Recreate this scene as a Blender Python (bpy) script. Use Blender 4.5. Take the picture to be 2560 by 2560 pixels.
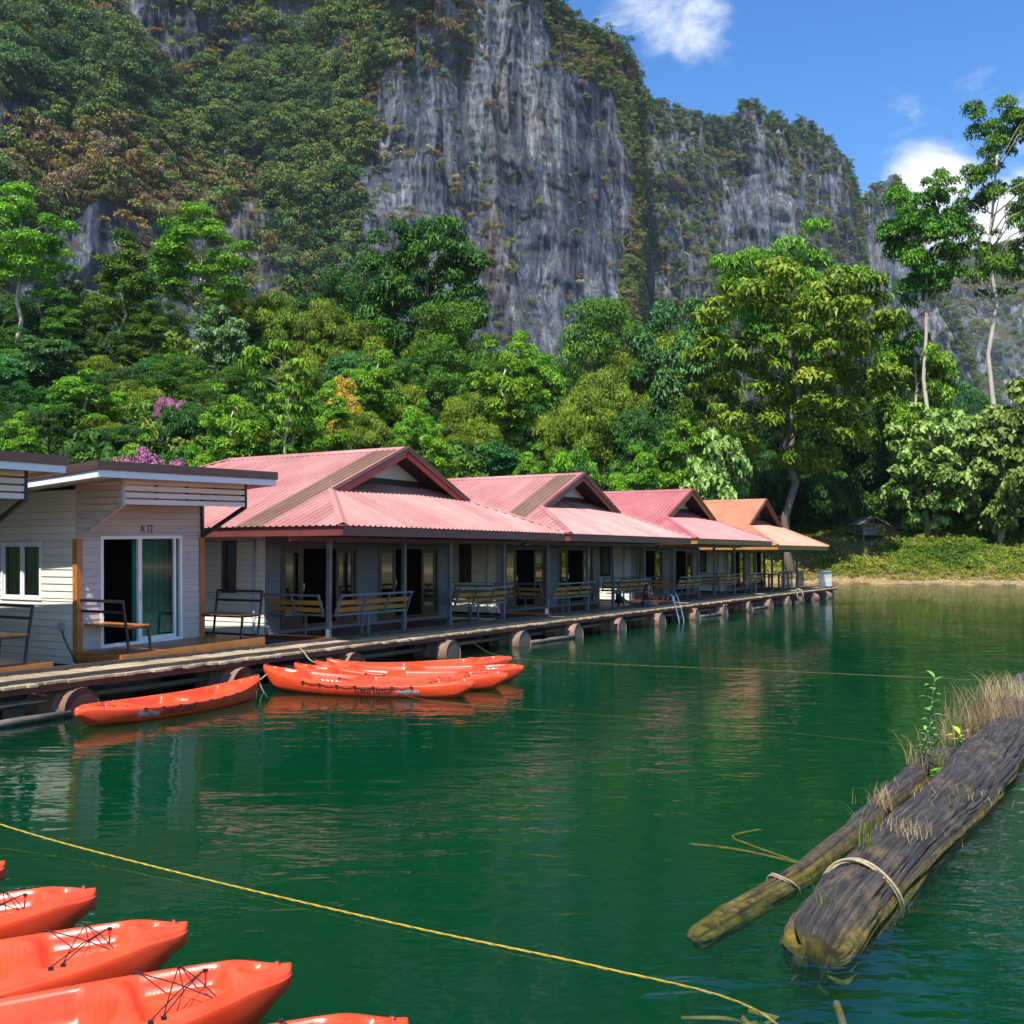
import bpy, bmesh, math, random
import numpy as np
from mathutils import Vector, Matrix, Euler

for o in list(bpy.data.objects):
    bpy.data.objects.remove(o)
scene = bpy.context.scene
COL = scene.collection
R = math.radians

# ------------------------------------------------------------------ camera
CAM_H = 2.4
PITCH = math.atan2(105, 2560)
cam_d = bpy.data.cameras.new("camera")
cam_d.sensor_width = 36.0
cam_d.lens = 36.0
cam_d.clip_start = 0.1
cam_d.clip_end = 6000.0
cam = bpy.data.objects.new("camera", cam_d)
COL.objects.link(cam)
cam.location = (0, 0, CAM_H)
cam.rotation_euler = (math.pi / 2 + PITCH, 0, 0)
scene.camera = cam

# ------------------------------------------------------------------ sun and sky
SUN_TO = Vector((-0.165, -0.624, 1.0)).normalized()
sun_d = bpy.data.lights.new("sun", 'SUN')
sun_d.energy = 5.0
sun_d.angle = R(0.55)
sun_d.color = (1.0, 0.955, 0.88)
sun = bpy.data.objects.new("sun", sun_d)
COL.objects.link(sun)
sun.rotation_euler = (-SUN_TO).to_track_quat('-Z', 'Y').to_euler()
SUN_EL = math.asin(SUN_TO.z)
SUN_ROT = math.atan2(SUN_TO.x, SUN_TO.y)

vs = scene.view_settings
vs.view_transform = 'Standard'
vs.look = 'None'
vs.exposure = 0.72
vs.gamma = 1.0
vs.use_curve_mapping = False

cy = scene.cycles
cy.use_denoising = True
try:
    cy.denoiser = 'OPENIMAGEDENOISE'
except Exception:
    pass
cy.max_bounces = 6
cy.diffuse_bounces = 2
cy.glossy_bounces = 3
cy.transmission_bounces = 3
cy.transparent_max_bounces = 10
cy.volume_bounces = 0
cy.sample_clamp_indirect = 6.0
cy.caustics_reflective = False
cy.caustics_refractive = False

world = bpy.data.worlds.new("World")
scene.world = world
world.use_nodes = True


def nd(nt, t, **kw):
    n = nt.nodes.new(t)
    for k, v in kw.items():
        setattr(n, k, v)
    return n


def px_dir(x, y):
    u = (x - 1280) / 2560.0
    v = (1280 - y) / 2560.0
    c, s = math.cos(PITCH), math.sin(PITCH)
    return Vector((u, c - v * s, s + v * c))


def build_world():
    nt = world.node_tree
    nt.nodes.clear()
    out = nd(nt, 'ShaderNodeOutputWorld')
    bg = nd(nt, 'ShaderNodeBackground')
    sky = nd(nt, 'ShaderNodeTexSky')
    sky.sky_type = 'NISHITA'
    sky.sun_disc = False
    sky.sun_elevation = SUN_EL
    sky.sun_rotation = SUN_ROT
    sky.altitude = 0
    sky.air_density = 1.0
    sky.dust_density = 0.15
    sky.ozone_density = 2.5
    L = nt.links.new
    tc = nd(nt, 'ShaderNodeTexCoord')
    # soft cumulus: fractal noise in direction space, a sparse field everywhere plus the two clouds in view
    mp = nd(nt, 'ShaderNodeMapping')
    mp.inputs['Scale'].default_value = (1, 1, 1.6)
    L(tc.outputs['Generated'], mp.inputs['Vector'])
    n1 = nd(nt, 'ShaderNodeTexNoise')
    n1.inputs['Scale'].default_value = 14.0
    n1.inputs['Detail'].default_value = 9.0
    n1.inputs['Roughness'].default_value = 0.62
    n1.inputs['Distortion'].default_value = 0.25
    L(mp.outputs[0], n1.inputs['Vector'])
    n2 = nd(nt, 'ShaderNodeTexNoise')
    n2.inputs['Scale'].default_value = 1.7
    n2.inputs['Detail'].default_value = 2.0
    L(mp.outputs[0], n2.inputs['Vector'])

    def blob(px, py, r, amp, stretch=(1, 1, 1)):
        d = px_dir(px, py).normalized()
        sub = nd(nt, 'ShaderNodeVectorMath', operation='SUBTRACT')
        L(tc.outputs['Generated'], sub.inputs[0])
        sub.inputs[1].default_value = d
        mul = nd(nt, 'ShaderNodeVectorMath', operation='MULTIPLY')
        L(sub.outputs[0], mul.inputs[0])
        mul.inputs[1].default_value = stretch
        ln = nd(nt, 'ShaderNodeVectorMath', operation='LENGTH')
        L(mul.outputs[0], ln.inputs[0])
        mr = nd(nt, 'ShaderNodeMapRange')
        mr.interpolation_type = 'SMOOTHSTEP'
        mr.inputs['From Min'].default_value = r
        mr.inputs['From Max'].default_value = r * 0.05
        mr.inputs['To Min'].default_value = 0
        mr.inputs['To Max'].default_value = amp
        L(ln.outputs['Value'], mr.inputs['Value'])
        return mr.outputs[0]

    blobs = [blob(1690, 20, 0.15, 0.52, (1, 1, 1.7)), blob(1850, -20, 0.13, 0.34, (1, 1, 1.6)),
             blob(2330, 470, 0.085, 0.85, (1, 1, 1.15)), blob(2510, 600, 0.13, 0.8, (1, 1, 1.1)),
             blob(2190, 560, 0.07, 0.8)]
    acc = None
    for b in blobs:
        if acc is None:
            acc = b
        else:
            m = nd(nt, 'ShaderNodeMath', operation='MAXIMUM')
            L(acc, m.inputs[0]); L(b, m.inputs[1])
            acc = m.outputs[0]
    mr2 = nd(nt, 'ShaderNodeMapRange')
    mr2.inputs['From Min'].default_value = 0.60
    mr2.inputs['From Max'].default_value = 0.75
    mr2.inputs['To Max'].default_value = 0.6
    L(n2.outputs['Fac'], mr2.inputs['Value'])
    mx = nd(nt, 'ShaderNodeMath', operation='MAXIMUM')
    L(acc, mx.inputs[0]); L(mr2.outputs[0], mx.inputs[1])
    # density = smoothstep(noise + mask - 1)
    ad = nd(nt, 'ShaderNodeMath', operation='ADD')
    L(n1.outputs['Fac'], ad.inputs[0]); L(mx.outputs[0], ad.inputs[1])
    den = nd(nt, 'ShaderNodeMapRange')
    den.interpolation_type = 'SMOOTHSTEP'
    den.inputs['From Min'].default_value = 0.82
    den.inputs['From Max'].default_value = 1.30
    L(ad.outputs[0], den.inputs['Value'])
    # sky colour, slightly deepened, then scaled; clouds are sunlit white
    hs = nd(nt, 'ShaderNodeHueSaturation')
    hs.inputs['Hue'].default_value = 0.506
    hs.inputs['Saturation'].default_value = 1.30
    hs.inputs['Value'].default_value = 1.0
    L(sky.outputs[0], hs.inputs['Color'])
    mix = nd(nt, 'ShaderNodeMix', data_type='RGBA')
    L(den.outputs[0], mix.inputs['Factor'])
    L(hs.outputs[0], mix.inputs['A'])
    mix.inputs['B'].default_value = (5.1, 5.3, 5.6, 1)
    L(mix.outputs['Result'], bg.inputs['Color'])
    bg.inputs['Strength'].default_value = 0.138
    L(bg.outputs[0], out.inputs['Surface'])


build_world()

# ------------------------------------------------------------------ row frame of the floating houses
P0 = Vector((-7.13, 14.35))
U = Vector((0.507, 0.862)).normalized()
N = Vector((-U.y, U.x))
ROWZ = math.atan2(U.y, U.x)


def W(s, t, z=0.0):
    q = P0 + U * s + N * t
    return Vector((q.x, q.y, z))


def on_z(px, py, z):
    d = px_dir(px, py)
    k = (z - CAM_H) / d.z
    return Vector((d.x * k, d.y * k, z))


def at_depth(px, py, dep):
    d = px_dir(px, py)
    k = dep / d.y
    return Vector((d.x * k, dep, CAM_H + d.z * k))


# ------------------------------------------------------------------ mesh helpers
class MB:
    def __init__(s):
        s.v = []
        s.f = []

    def quad(s, a, b, c, d):
        i = len(s.v)
        s.v += [tuple(a), tuple(b), tuple(c), tuple(d)]
        s.f.append((i, i + 1, i + 2, i + 3))
        return s

    def poly(s, pts):
        i = len(s.v)
        s.v += [tuple(p) for p in pts]
        s.f.append(tuple(range(i, i + len(pts))))
        return s

    def box(s, x0, x1, y0, y1, z0, z1, mat=None):
        i = len(s.v)
        P = [(x0, y0, z0), (x1, y0, z0), (x1, y1, z0), (x0, y1, z0), (x0, y0, z1), (x1, y0, z1), (x1, y1, z1), (x0, y1, z1)]
        if mat is not None:
            P = [tuple(mat @ Vector(p)) for p in P]
        s.v += P
        for q in ((0, 3, 2, 1), (4, 5, 6, 7), (0, 1, 5, 4), (1, 2, 6, 5), (2, 3, 7, 6), (3, 0, 4, 7)):
            s.f.append(tuple(i + k for k in q))
        return s

    def bar(s, a, b, w, h, up=(0, 0, 1)):
        """rectangular bar from a to b; w across, h along 'up'"""
        a, b = Vector(a), Vector(b)
        d = (b - a)
        L = d.length
        if L < 1e-6:
            return s
        x = d / L
        u = Vector(up)
        y = u.cross(x)
        if y.length < 1e-4:
            y = Vector((1, 0, 0)).cross(x)
        y.normalize()
        z = x.cross(y)
        m = Matrix(((x.x, y.x, z.x, a.x), (x.y, y.y, z.y, a.y), (x.z, y.z, z.z, a.z), (0, 0, 0, 1)))
        return s.box(0, L, -w / 2, w / 2, -h / 2, h / 2, m)

    def tube(s, pts, r, n=8, cap=True):
        pts = [Vector(p) for p in pts]
        rs = r if hasattr(r, '__len__') else [r] * len(pts)
        i0 = len(s.v)
        prev = None
        for k, p in enumerate(pts):
            if k == 0:
                d = pts[1] - p
            elif k == len(pts) - 1:
                d = p - pts[k - 1]
            else:
                d = pts[k + 1] - pts[k - 1]
            d = d.normalized() if d.length > 1e-9 else Vector((0, 0, 1))
            if prev is None:
                a = Vector((0, 0, 1)) if abs(d.z) < 0.9 else Vector((1, 0, 0))
                x = a.cross(d).normalized()
            else:
                x = (prev - d * prev.dot(d))
                x = x.normalized() if x.length > 1e-6 else Vector((1, 0, 0)).cross(d).normalized()
            prev = x
            y = d.cross(x)
            for j in range(n):
                an = 2 * math.pi * j / n
                s.v.append(tuple(p + (x * math.cos(an) + y * math.sin(an)) * rs[k]))
        for k in range(len(pts) - 1):
            for j in range(n):
                a = i0 + k * n + j
                b = i0 + k * n + (j + 1) % n
                s.f.append((a, b, b + n, a + n))
        if cap:
            s.f.append(tuple(i0 + j for j in reversed(range(n))))
            e = i0 + (len(pts) - 1) * n
            s.f.append(tuple(e + j for j in range(n)))
        return s

    def prism(s, poly, y0, y1, axes='xz'):
        """polygon in two axes extruded along the third"""
        n = len(poly)
        i = len(s.v)
        for yy in (y0, y1):
            for p in poly:
                if axes == 'xz':
                    s.v.append((p[0], yy, p[1]))
                elif axes == 'yz':
                    s.v.append((yy, p[0], p[1]))
                else:
                    s.v.append((p[0], p[1], yy))
        s.f.append(tuple(i + k for k in range(n)))
        s.f.append(tuple(i + n + k for k in reversed(range(n))))
        for k in range(n):
            a, b = i + k, i + (k + 1) % n
            s.f.append((b, a, a + n, b + n))
        return s

    def mesh(s, name, mat=None, smooth=False):
        me = bpy.data.meshes.new(name)
        me.from_pydata(s.v, [], s.f)
        me.update()
        if mat:
            me.materials.append(mat)
        if smooth:
            me.polygons.foreach_set('use_smooth', [True] * len(me.polygons))
        return me

    def build(s, name, mat, parent=None, smooth=False, loc=None, rot=None):
        me = s.mesh(name, mat, smooth)
        bm = bmesh.new(); bm.from_mesh(me)
        bmesh.ops.recalc_face_normals(bm, faces=bm.faces)
        bm.to_mesh(me); bm.free()
        return link(name, me, parent, loc, rot)


def link(name, data, parent=None, loc=None, rot=None, scale=None):
    o = bpy.data.objects.new(name, data)
    COL.objects.link(o)
    if parent is not None:
        o.parent = parent
    if loc is not None:
        o.location = loc
    if rot is not None:
        o.rotation_euler = rot
    if scale is not None:
        o.scale = scale
    return o


def tag(o, label=None, cat=None, group=None, kind=None):
    if label: o['label'] = label
    if cat: o['category'] = cat
    if group: o['group'] = group
    if kind: o['kind'] = kind
    return o


def thing(name, label, cat, mat4=None, group=None):
    o = bpy.data.objects.new(name, None)
    COL.objects.link(o)
    o.empty_display_size = 0.3
    if mat4 is not None:
        o.matrix_world = mat4
    return tag(o, label, cat, group)


def copy_tree(o, parent=None):
    c = o.copy()
    COL.objects.link(c)
    c.parent = parent
    for ch in list(o.children):
        cc = copy_tree(ch, c)
        cc.matrix_parent_inverse = ch.matrix_parent_inverse
    return c


def row_mat(s, t, z=0.0, yaw=0.0, tilt=0.0):
    return Matrix.Translation(W(s, t, z)) @ Matrix.Rotation(ROWZ + yaw, 4, 'Z') @ Matrix.Rotation(-tilt, 4, 'Y')


# ------------------------------------------------------------------ noise (numpy)
def _hash(ix, iy, iz, seed):
    h = (ix.astype(np.int64) * 374761393 + iy.astype(np.int64) * 668265263 + iz.astype(np.int64) * 2147483647 + seed * 974711) & 0xFFFFFFFF
    h = ((h ^ (h >> 13)) * 1274126177) & 0xFFFFFFFF
    h = (h ^ (h >> 16)) & 0xFFFFFFFF
    return h / 4294967295.0


def vnoise(x, y, z, seed=0):
    x, y, z = np.broadcast_arrays(np.asarray(x, float), np.asarray(y, float), np.asarray(z, float))
    ix, iy, iz = np.floor(x), np.floor(y), np.floor(z)
    fx, fy, fz = x - ix, y - iy, z - iz
    fx, fy, fz = fx * fx * (3 - 2 * fx), fy * fy * (3 - 2 * fy), fz * fz * (3 - 2 * fz)
    r = 0
    for dx in (0, 1):
        for dy in (0, 1):
            for dz in (0, 1):
                w = (fx if dx else 1 - fx) * (fy if dy else 1 - fy) * (fz if dz else 1 - fz)
                r = r + w * _hash(ix + dx, iy + dy, iz + dz, seed)
    return r * 2 - 1


def fbm(x, y, z, oct=4, seed=0, gain=0.5):
    a, r, f = 1.0, 0.0, 1.0
    for k in range(oct):
        r = r + a * vnoise(np.asarray(x) * f, np.asarray(y) * f, np.asarray(z) * f, seed + k * 17)
        a *= gain
        f *= 2.03
    return r


def sstep(a, b, x):
    t = np.clip((np.asarray(x, float) - a) / (b - a), 0, 1)
    return t * t * (3 - 2 * t)


# ------------------------------------------------------------------ materials
MATS = {}


def new_mat(name):
    m = bpy.data.materials.new(name)
    m.use_nodes = True
    nt = m.node_tree
    nt.nodes.clear()
    out = nd(nt, 'ShaderNodeOutputMaterial')
    MATS[name] = m
    return m, nt, out


def mat(name, col, rough=0.5, var=0.15, vscale=3.0, bump=0.0, bscale=40.0, metal=0.0, spec=0.5, col2=None,
        stretch=(1, 1, 1), objrand=0.0, coat=0.0, sss=0.0, detail=5.0):
    """painted / natural surface: base colour varied by fractal noise, optional second (worn) colour and fine relief"""
    m, nt, out = new_mat(name)
    L = nt.links.new
    b = nd(nt, 'ShaderNodeBsdfPrincipled')
    tc = nd(nt, 'ShaderNodeTexCoord')
    mp = nd(nt, 'ShaderNodeMapping')
    mp.inputs['Scale'].default_value = stretch
    L(tc.outputs['Object'], mp.inputs['Vector'])
    vec = mp.outputs[0]
    if objrand > 0:
        oi = nd(nt, 'ShaderNodeObjectInfo')
        ad = nd(nt, 'ShaderNodeVectorMath', operation='ADD')
        sc = nd(nt, 'ShaderNodeVectorMath', operation='SCALE')
        cb = nd(nt, 'ShaderNodeCombineXYZ')
        L(oi.outputs['Random'], cb.inputs[0]); L(oi.outputs['Random'], cb.inputs[1])
        L(cb.outputs[0], sc.inputs[0]); sc.inputs['Scale'].default_value = 57.0
        L(vec, ad.inputs[0]); L(sc.outputs[0], ad.inputs[1])
        vec = ad.outputs[0]
    n = nd(nt, 'ShaderNodeTexNoise')
    n.inputs['Scale'].default_value = vscale
    n.inputs['Detail'].default_value = detail
    n.inputs['Roughness'].default_value = 0.6
    L(vec, n.inputs['Vector'])
    mr = nd(nt, 'ShaderNodeMapRange')
    mr.inputs['From Min'].default_value = 0.3
    mr.inputs['From Max'].default_value = 0.7
    L(n.outputs['Fac'], mr.inputs['Value'])
    mx = nd(nt, 'ShaderNodeMix', data_type='RGBA')
    c = np.array(col)
    if col2 is None:
        lo, hi = c * (1 - var), np.minimum(c * (1 + var), 0.95)
    else:
        lo, hi = c, np.array(col2)
    mx.inputs['A'].default_value = (*lo, 1)
    mx.inputs['B'].default_value = (*hi, 1)
    L(mr.outputs[0], mx.inputs['Factor'])
    colout = mx.outputs['Result']
    if objrand > 0:
        hs = nd(nt, 'ShaderNodeHueSaturation')
        mr3 = nd(nt, 'ShaderNodeMapRange')
        mr3.inputs['To Min'].default_value = 1 - objrand
        mr3.inputs['To Max'].default_value = 1 + objrand
        L(oi.outputs['Random'], mr3.inputs['Value'])
        L(mr3.outputs[0], hs.inputs['Value'])
        L(colout, hs.inputs['Color'])
        colout = hs.outputs[0]
    L(colout, b.inputs['Base Color'])
    b.inputs['Roughness'].default_value = rough
    b.inputs['Metallic'].default_value = metal
    b.inputs['Specular IOR Level'].default_value = spec
    if coat:
        b.inputs['Coat Weight'].default_value = coat
        b.inputs['Coat Roughness'].default_value = 0.12
    if sss:
        b.inputs['Subsurface Weight'].default_value = sss
        b.inputs['Subsurface Radius'].default_value = (0.03, 0.01, 0.005)
    if bump:
        n2 = nd(nt, 'ShaderNodeTexNoise')
        n2.inputs['Scale'].default_value = bscale
        n2.inputs['Detail'].default_value = 4.0
        L(vec, n2.inputs['Vector'])
        bp = nd(nt, 'ShaderNodeBump')
        bp.inputs['Strength'].default_value = bump
        bp.inputs['Distance'].default_value = 0.02
        L(n2.outputs['Fac'], bp.inputs['Height'])
        L(bp.outputs[0], b.inputs['Normal'])
    L(b.outputs[0], out.inputs['Surface'])
    return m


def leaf_mat(name, c0, c1, c2, rough=0.5, trans=0.24, instancer=False, spec=0.22):
    m, nt, out = new_mat(name)
    L = nt.links.new
    at = nd(nt, 'ShaderNodeAttribute')
    at.attribute_name = 'tint'
    fac = at.outputs['Fac']
    if instancer:
        at2 = nd(nt, 'ShaderNodeAttribute')
        at2.attribute_type = 'INSTANCER'
        at2.attribute_name = 'itint'
    rp = nd(nt, 'ShaderNodeValToRGB')
    rp.color_ramp.elements[0].color = (*c0, 1)
    rp.color_ramp.elements[1].color = (*c2, 1)
    e = rp.color_ramp.elements.new(0.5)
    e.color = (*c1, 1)
    L(fac, rp.inputs[0])
    col = rp.outputs[0]
    oi = nd(nt, 'ShaderNodeObjectInfo')
    hs = nd(nt, 'ShaderNodeHueSaturation')
    mr = nd(nt, 'ShaderNodeMapRange')
    mr.inputs['To Min'].default_value = 0.482
    mr.inputs['To Max'].default_value = 0.512
    mv = nd(nt, 'ShaderNodeMapRange')
    mv.inputs['To Min'].default_value = 0.8
    mv.inputs['To Max'].default_value = 1.2
    L(oi.outputs['Random'], mr.inputs['Value'])
    L(oi.outputs['Random'], mv.inputs['Value'])
    L(mr.outputs[0], hs.inputs['Hue'])
    L(mv.outputs[0], hs.inputs['Value'])
    L(col, hs.inputs['Color'])
    col = hs.outputs[0]
    b = nd(nt, 'ShaderNodeBsdfPrincipled')
    b.inputs['Roughness'].default_value = rough
    b.inputs['Specular IOR Level'].default_value = spec
    L(col, b.inputs['Base Color'])
    tr = nd(nt, 'ShaderNodeBsdfTranslucent')
    L(col, tr.inputs['Color'])
    mx = nd(nt, 'ShaderNodeMixShader')
    mx.inputs[0].default_value = trans
    L(b.outputs[0], mx.inputs[1]); L(tr.outputs[0], mx.inputs[2])
    L(mx.outputs[0], out.inputs['Surface'])
    return m


def glass_mat(name, tint, ior=1.5, boost=1.0):
    m, nt, out = new_mat(name)
    L = nt.links.new
    fr = nd(nt, 'ShaderNodeFresnel'); fr.inputs['IOR'].default_value = ior
    ml = nd(nt, 'ShaderNodeMath', operation='MULTIPLY'); ml.inputs[1].default_value = boost
    ml.use_clamp = True
    L(fr.outputs[0], ml.inputs[0])
    t = nd(nt, 'ShaderNodeBsdfTransparent'); t.inputs[0].default_value = (*tint, 1)
    g = nd(nt, 'ShaderNodeBsdfGlossy'); g.inputs['Roughness'].default_value = 0.0
    g.inputs['Color'].default_value = (0.9, 0.95, 0.95, 1)
    mx = nd(nt, 'ShaderNodeMixShader')
    L(ml.outputs[0], mx.inputs[0]); L(t.outputs[0], mx.inputs[1]); L(g.outputs[0], mx.inputs[2])
    L(mx.outputs[0], out.inputs['Surface'])
    return m


M = {}
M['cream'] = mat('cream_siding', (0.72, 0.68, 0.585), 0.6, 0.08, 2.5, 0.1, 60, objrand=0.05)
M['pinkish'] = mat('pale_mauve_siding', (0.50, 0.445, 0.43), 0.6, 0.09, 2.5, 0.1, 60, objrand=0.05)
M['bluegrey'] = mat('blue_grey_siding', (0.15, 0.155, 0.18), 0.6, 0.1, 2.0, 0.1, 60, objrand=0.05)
M['offwhite'] = mat('offwhite_board', (0.72, 0.71, 0.68), 0.55, 0.06, 2.0)
M['white'] = mat('white_paint', (0.80, 0.80, 0.82), 0.35, 0.03, 3.0)
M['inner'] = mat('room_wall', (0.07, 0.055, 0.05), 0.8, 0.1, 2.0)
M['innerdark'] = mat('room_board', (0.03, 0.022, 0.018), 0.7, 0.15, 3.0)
M['roof_pink'] = mat('faded_red_roof_sheet', (0.33, 0.125, 0.108), 0.5, 0.14, 1.1, 0.0, metal=0.0, col2=(0.50, 0.245, 0.212), objrand=0.08, detail=10, stretch=(0.5, 0.5, 1))
M['roof_rose'] = mat('rose_roof_sheet', (0.34, 0.092, 0.092), 0.5, 0.14, 1.0, 0.0, col2=(0.44, 0.155, 0.145), objrand=0.05, detail=10)
M['roof_orange'] = mat('orange_roof_sheet', (0.42, 0.14, 0.065), 0.5, 0.14, 1.0, 0.0, col2=(0.52, 0.21, 0.115), objrand=0.05, detail=10)
M['roof_brown'] = mat('brown_roof_sheet', (0.16, 0.085, 0.052), 0.4, 0.12, 1.0, col2=(0.22, 0.125, 0.085))
M['maroon'] = mat('maroon_steel_trim', (0.15, 0.040, 0.037), 0.4, 0.2, 3.0)
M['redtrim'] = mat('red_painted_trim', (0.40, 0.045, 0.025), 0.45, 0.2, 3.0)
M['brownred'] = mat('brown_red_trim', (0.20, 0.06, 0.04), 0.45, 0.2, 3.0)
M['ochre'] = mat('ochre_trim', (0.36, 0.19, 0.05), 0.5, 0.2, 3.0)
M['cliproof'] = mat('dark_brown_flashing', (0.075, 0.032, 0.024), 0.35, 0.12, 2.0)
M['wood_dark'] = mat('dark_brown_frame', (0.062, 0.026, 0.012), 0.4, 0.3, 4.0, 0.05, 60, stretch=(1, 1, 0.2))
M['wood_orange'] = mat('orange_stained_wood', (0.34, 0.115, 0.022), 0.35, 0.25, 3.0, 0.08, 50, col2=(0.44, 0.17, 0.04), stretch=(1, 6, 1))
M['wood_bench'] = mat('varnished_bench_slat', (0.30, 0.14, 0.03), 0.4, 0.3, 3.0, 0.1, 50, col2=(0.46, 0.26, 0.07), stretch=(0.4, 3, 3))
M['floor_red'] = mat('red_brown_veranda_board', (0.14, 0.045, 0.025), 0.35, 0.2, 3.0, 0.05, 40)
M['plank'] = mat('weathered_plank', (0.25, 0.185, 0.11), 0.75, 0.3, 5.0, 0.35, 40, col2=(0.50, 0.40, 0.265), stretch=(4, 0.5, 1), objrand=0.28)
M['plank_dark'] = mat('old_dark_timber', (0.040, 0.030, 0.024), 0.7, 0.3, 5.0, 0.4, 40, col2=(0.12, 0.095, 0.075), stretch=(0.5, 4, 4), objrand=0.2)
M['steel_red'] = mat('red_oxide_steel', (0.115, 0.020, 0.016), 0.5, 0.3, 4.0, 0.1, 30)
M['steel_grey'] = mat('grey_painted_steel', (0.11, 0.135, 0.16), 0.4, 0.15, 4.0)
M['steel_white'] = mat('pale_blue_white_steel', (0.58, 0.64, 0.70), 0.4, 0.1, 4.0)
M['steel_black'] = mat('black_powder_coat', (0.012, 0.012, 0.014), 0.4, 0.1, 4.0)
M['stainless'] = mat('stainless_tube', (0.62, 0.63, 0.62), 0.18, 0.05, 4.0, metal=1.0)
M['drum_side'] = mat('rusty_drum_side', (0.17, 0.125, 0.10), 0.6, 0.3, 4.0, 0.15, 25, col2=(0.30, 0.165, 0.10), objrand=0.15)
M['drum_end'] = mat('maroon_drum_end', (0.085, 0.020, 0.016), 0.55, 0.3, 3.0, 0.1, 25, col2=(0.14, 0.045, 0.03))
M['drum_end_grey'] = mat('grey_brown_drum_end', (0.12, 0.095, 0.08), 0.6, 0.3, 3.0, 0.1, 25, objrand=0.2)
M['pvc'] = mat('grey_blue_pipe', (0.34, 0.42, 0.50), 0.35, 0.05, 3.0)
M['curtain'] = mat('green_curtain', (0.10, 0.46, 0.14), 0.8, 0.2, 6.0, stretch=(6, 6, 0.3))
M['curtain_teal'] = mat('teal_curtain', (0.02, 0.21, 0.16), 0.8, 0.2, 6.0, stretch=(6, 6, 0.3))
M['kayak'] = mat('orange_red_polyethylene', (0.70, 0.052, 0.013), 0.32, 0.05, 3.5, 0.05, 90, spec=0.5, col2=(0.80, 0.085, 0.028), detail=9, objrand=0.05)
M['cord'] = mat('black_cord', (0.012, 0.011, 0.010), 0.7, 0.1, 3)
M['lett_black'] = mat('black_print', (0.014, 0.014, 0.018), 0.5, 0.1, 3)
M['lett_white'] = mat('white_print', (0.75, 0.75, 0.78), 0.5, 0.05, 3)
M['rope_y'] = mat('yellow_rope', (0.26, 0.17, 0.012), 0.7, 0.3, 40, 0.5, 90, col2=(0.52, 0.37, 0.03))
M['rope_b'] = mat('beige_rope', (0.36, 0.28, 0.17), 0.8, 0.3, 30, 0.5, 90)
M['skin'] = mat('skin', (0.45, 0.24, 0.16), 0.5, 0.08, 8, sss=0.0)
M['hair'] = mat('brown_hair', (0.045, 0.022, 0.012), 0.5, 0.3, 30, stretch=(1, 1, 0.1))
M['black_cloth'] = mat('black_cloth', (0.010, 0.010, 0.011), 0.85, 0.2, 10)
M['denim'] = mat('blue_denim', (0.045, 0.11, 0.19), 0.85, 0.2, 20, 0.2, 90)
M['navy'] = mat('navy_nylon', (0.014, 0.018, 0.035), 0.6, 0.2, 8, 0.2, 60)
M['hutwood'] = mat('grey_hut_timber', (0.12, 0.10, 0.085), 0.8, 0.3, 5, 0.2, 30, stretch=(1, 1, 0.3))
M['hut_sheet'] = mat('grey_blue_sheet', (0.13, 0.15, 0.18), 0.6, 0.2, 4)
M['turf'] = mat('green_turf_mat', (0.02, 0.075, 0.012), 0.9, 0.3, 30, 0.4, 90)
M['glass'] = glass_mat('window_glass', (0.45, 0.70, 0.66), 1.5, 2.4)
M['glass_clear'] = glass_mat('clear_window_glass', (0.92, 0.98, 0.96), 1.5, 1.0)
M['glass_teal'] = glass_mat('teal_door_glass', (0.45, 0.82, 0.76), 1.5, 1.6)
M['box_grey'] = mat('grey_plastic', (0.35, 0.36, 0.37), 0.5, 0.05, 3)

# ================================================================== THE SETTING
# ------------------------------------------------------------------ ground: lake bed, bank and forest floor in one sheet
SHX = np.array([-700, -60, -25, -8, -2, 4, 10, 18, 26.75, 38.7, 60, 85, 130, 260, 700.])
SHY = np.array([-200, 22, 36, 46, 54, 64, 75, 82, 83.3, 77.5, 74, 66, 48, -40, -300.])


def ground_z(x, y):
    x = np.asarray(x, float); y = np.asarray(y, float)
    d = (y - np.interp(x, SHX, SHY)) * 0.93 + 1.2 * fbm(x * 0.12, y * 0.12, 3.3, 3, 5)
    bed = np.maximum(-3.6, d * 0.30)
    steep = 0.115 + 0.20 * sstep(30, -8, x)
    bank = np.where(d < 2.2, d * 0.16, 0.352 + (d - 2.2) * 0.27)
    bank = np.where(d > 20, 0.352 + 17.8 * 0.27 + (d - 20) * steep, bank)
    far = sstep(90, 260, d)
    bank = np.where(d > 90, 0.352 + 17.8 * 0.27 + 70 * steep + (d - 90) * steep * 0.6 * (1 - 0.75 * far), bank)
    z = np.where(d < 0, bed, bank)
    bump = 0.35 * fbm(x * 0.35, y * 0.35, 1.7, 3, 9) * sstep(1.5, 6, d)
    return z + bump


def ground_d(x, y):
    return (y - np.interp(x, SHX, SHY)) * 0.93 + 1.2 * fbm(x * 0.12, y * 0.12, 3.3, 3, 5)


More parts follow.
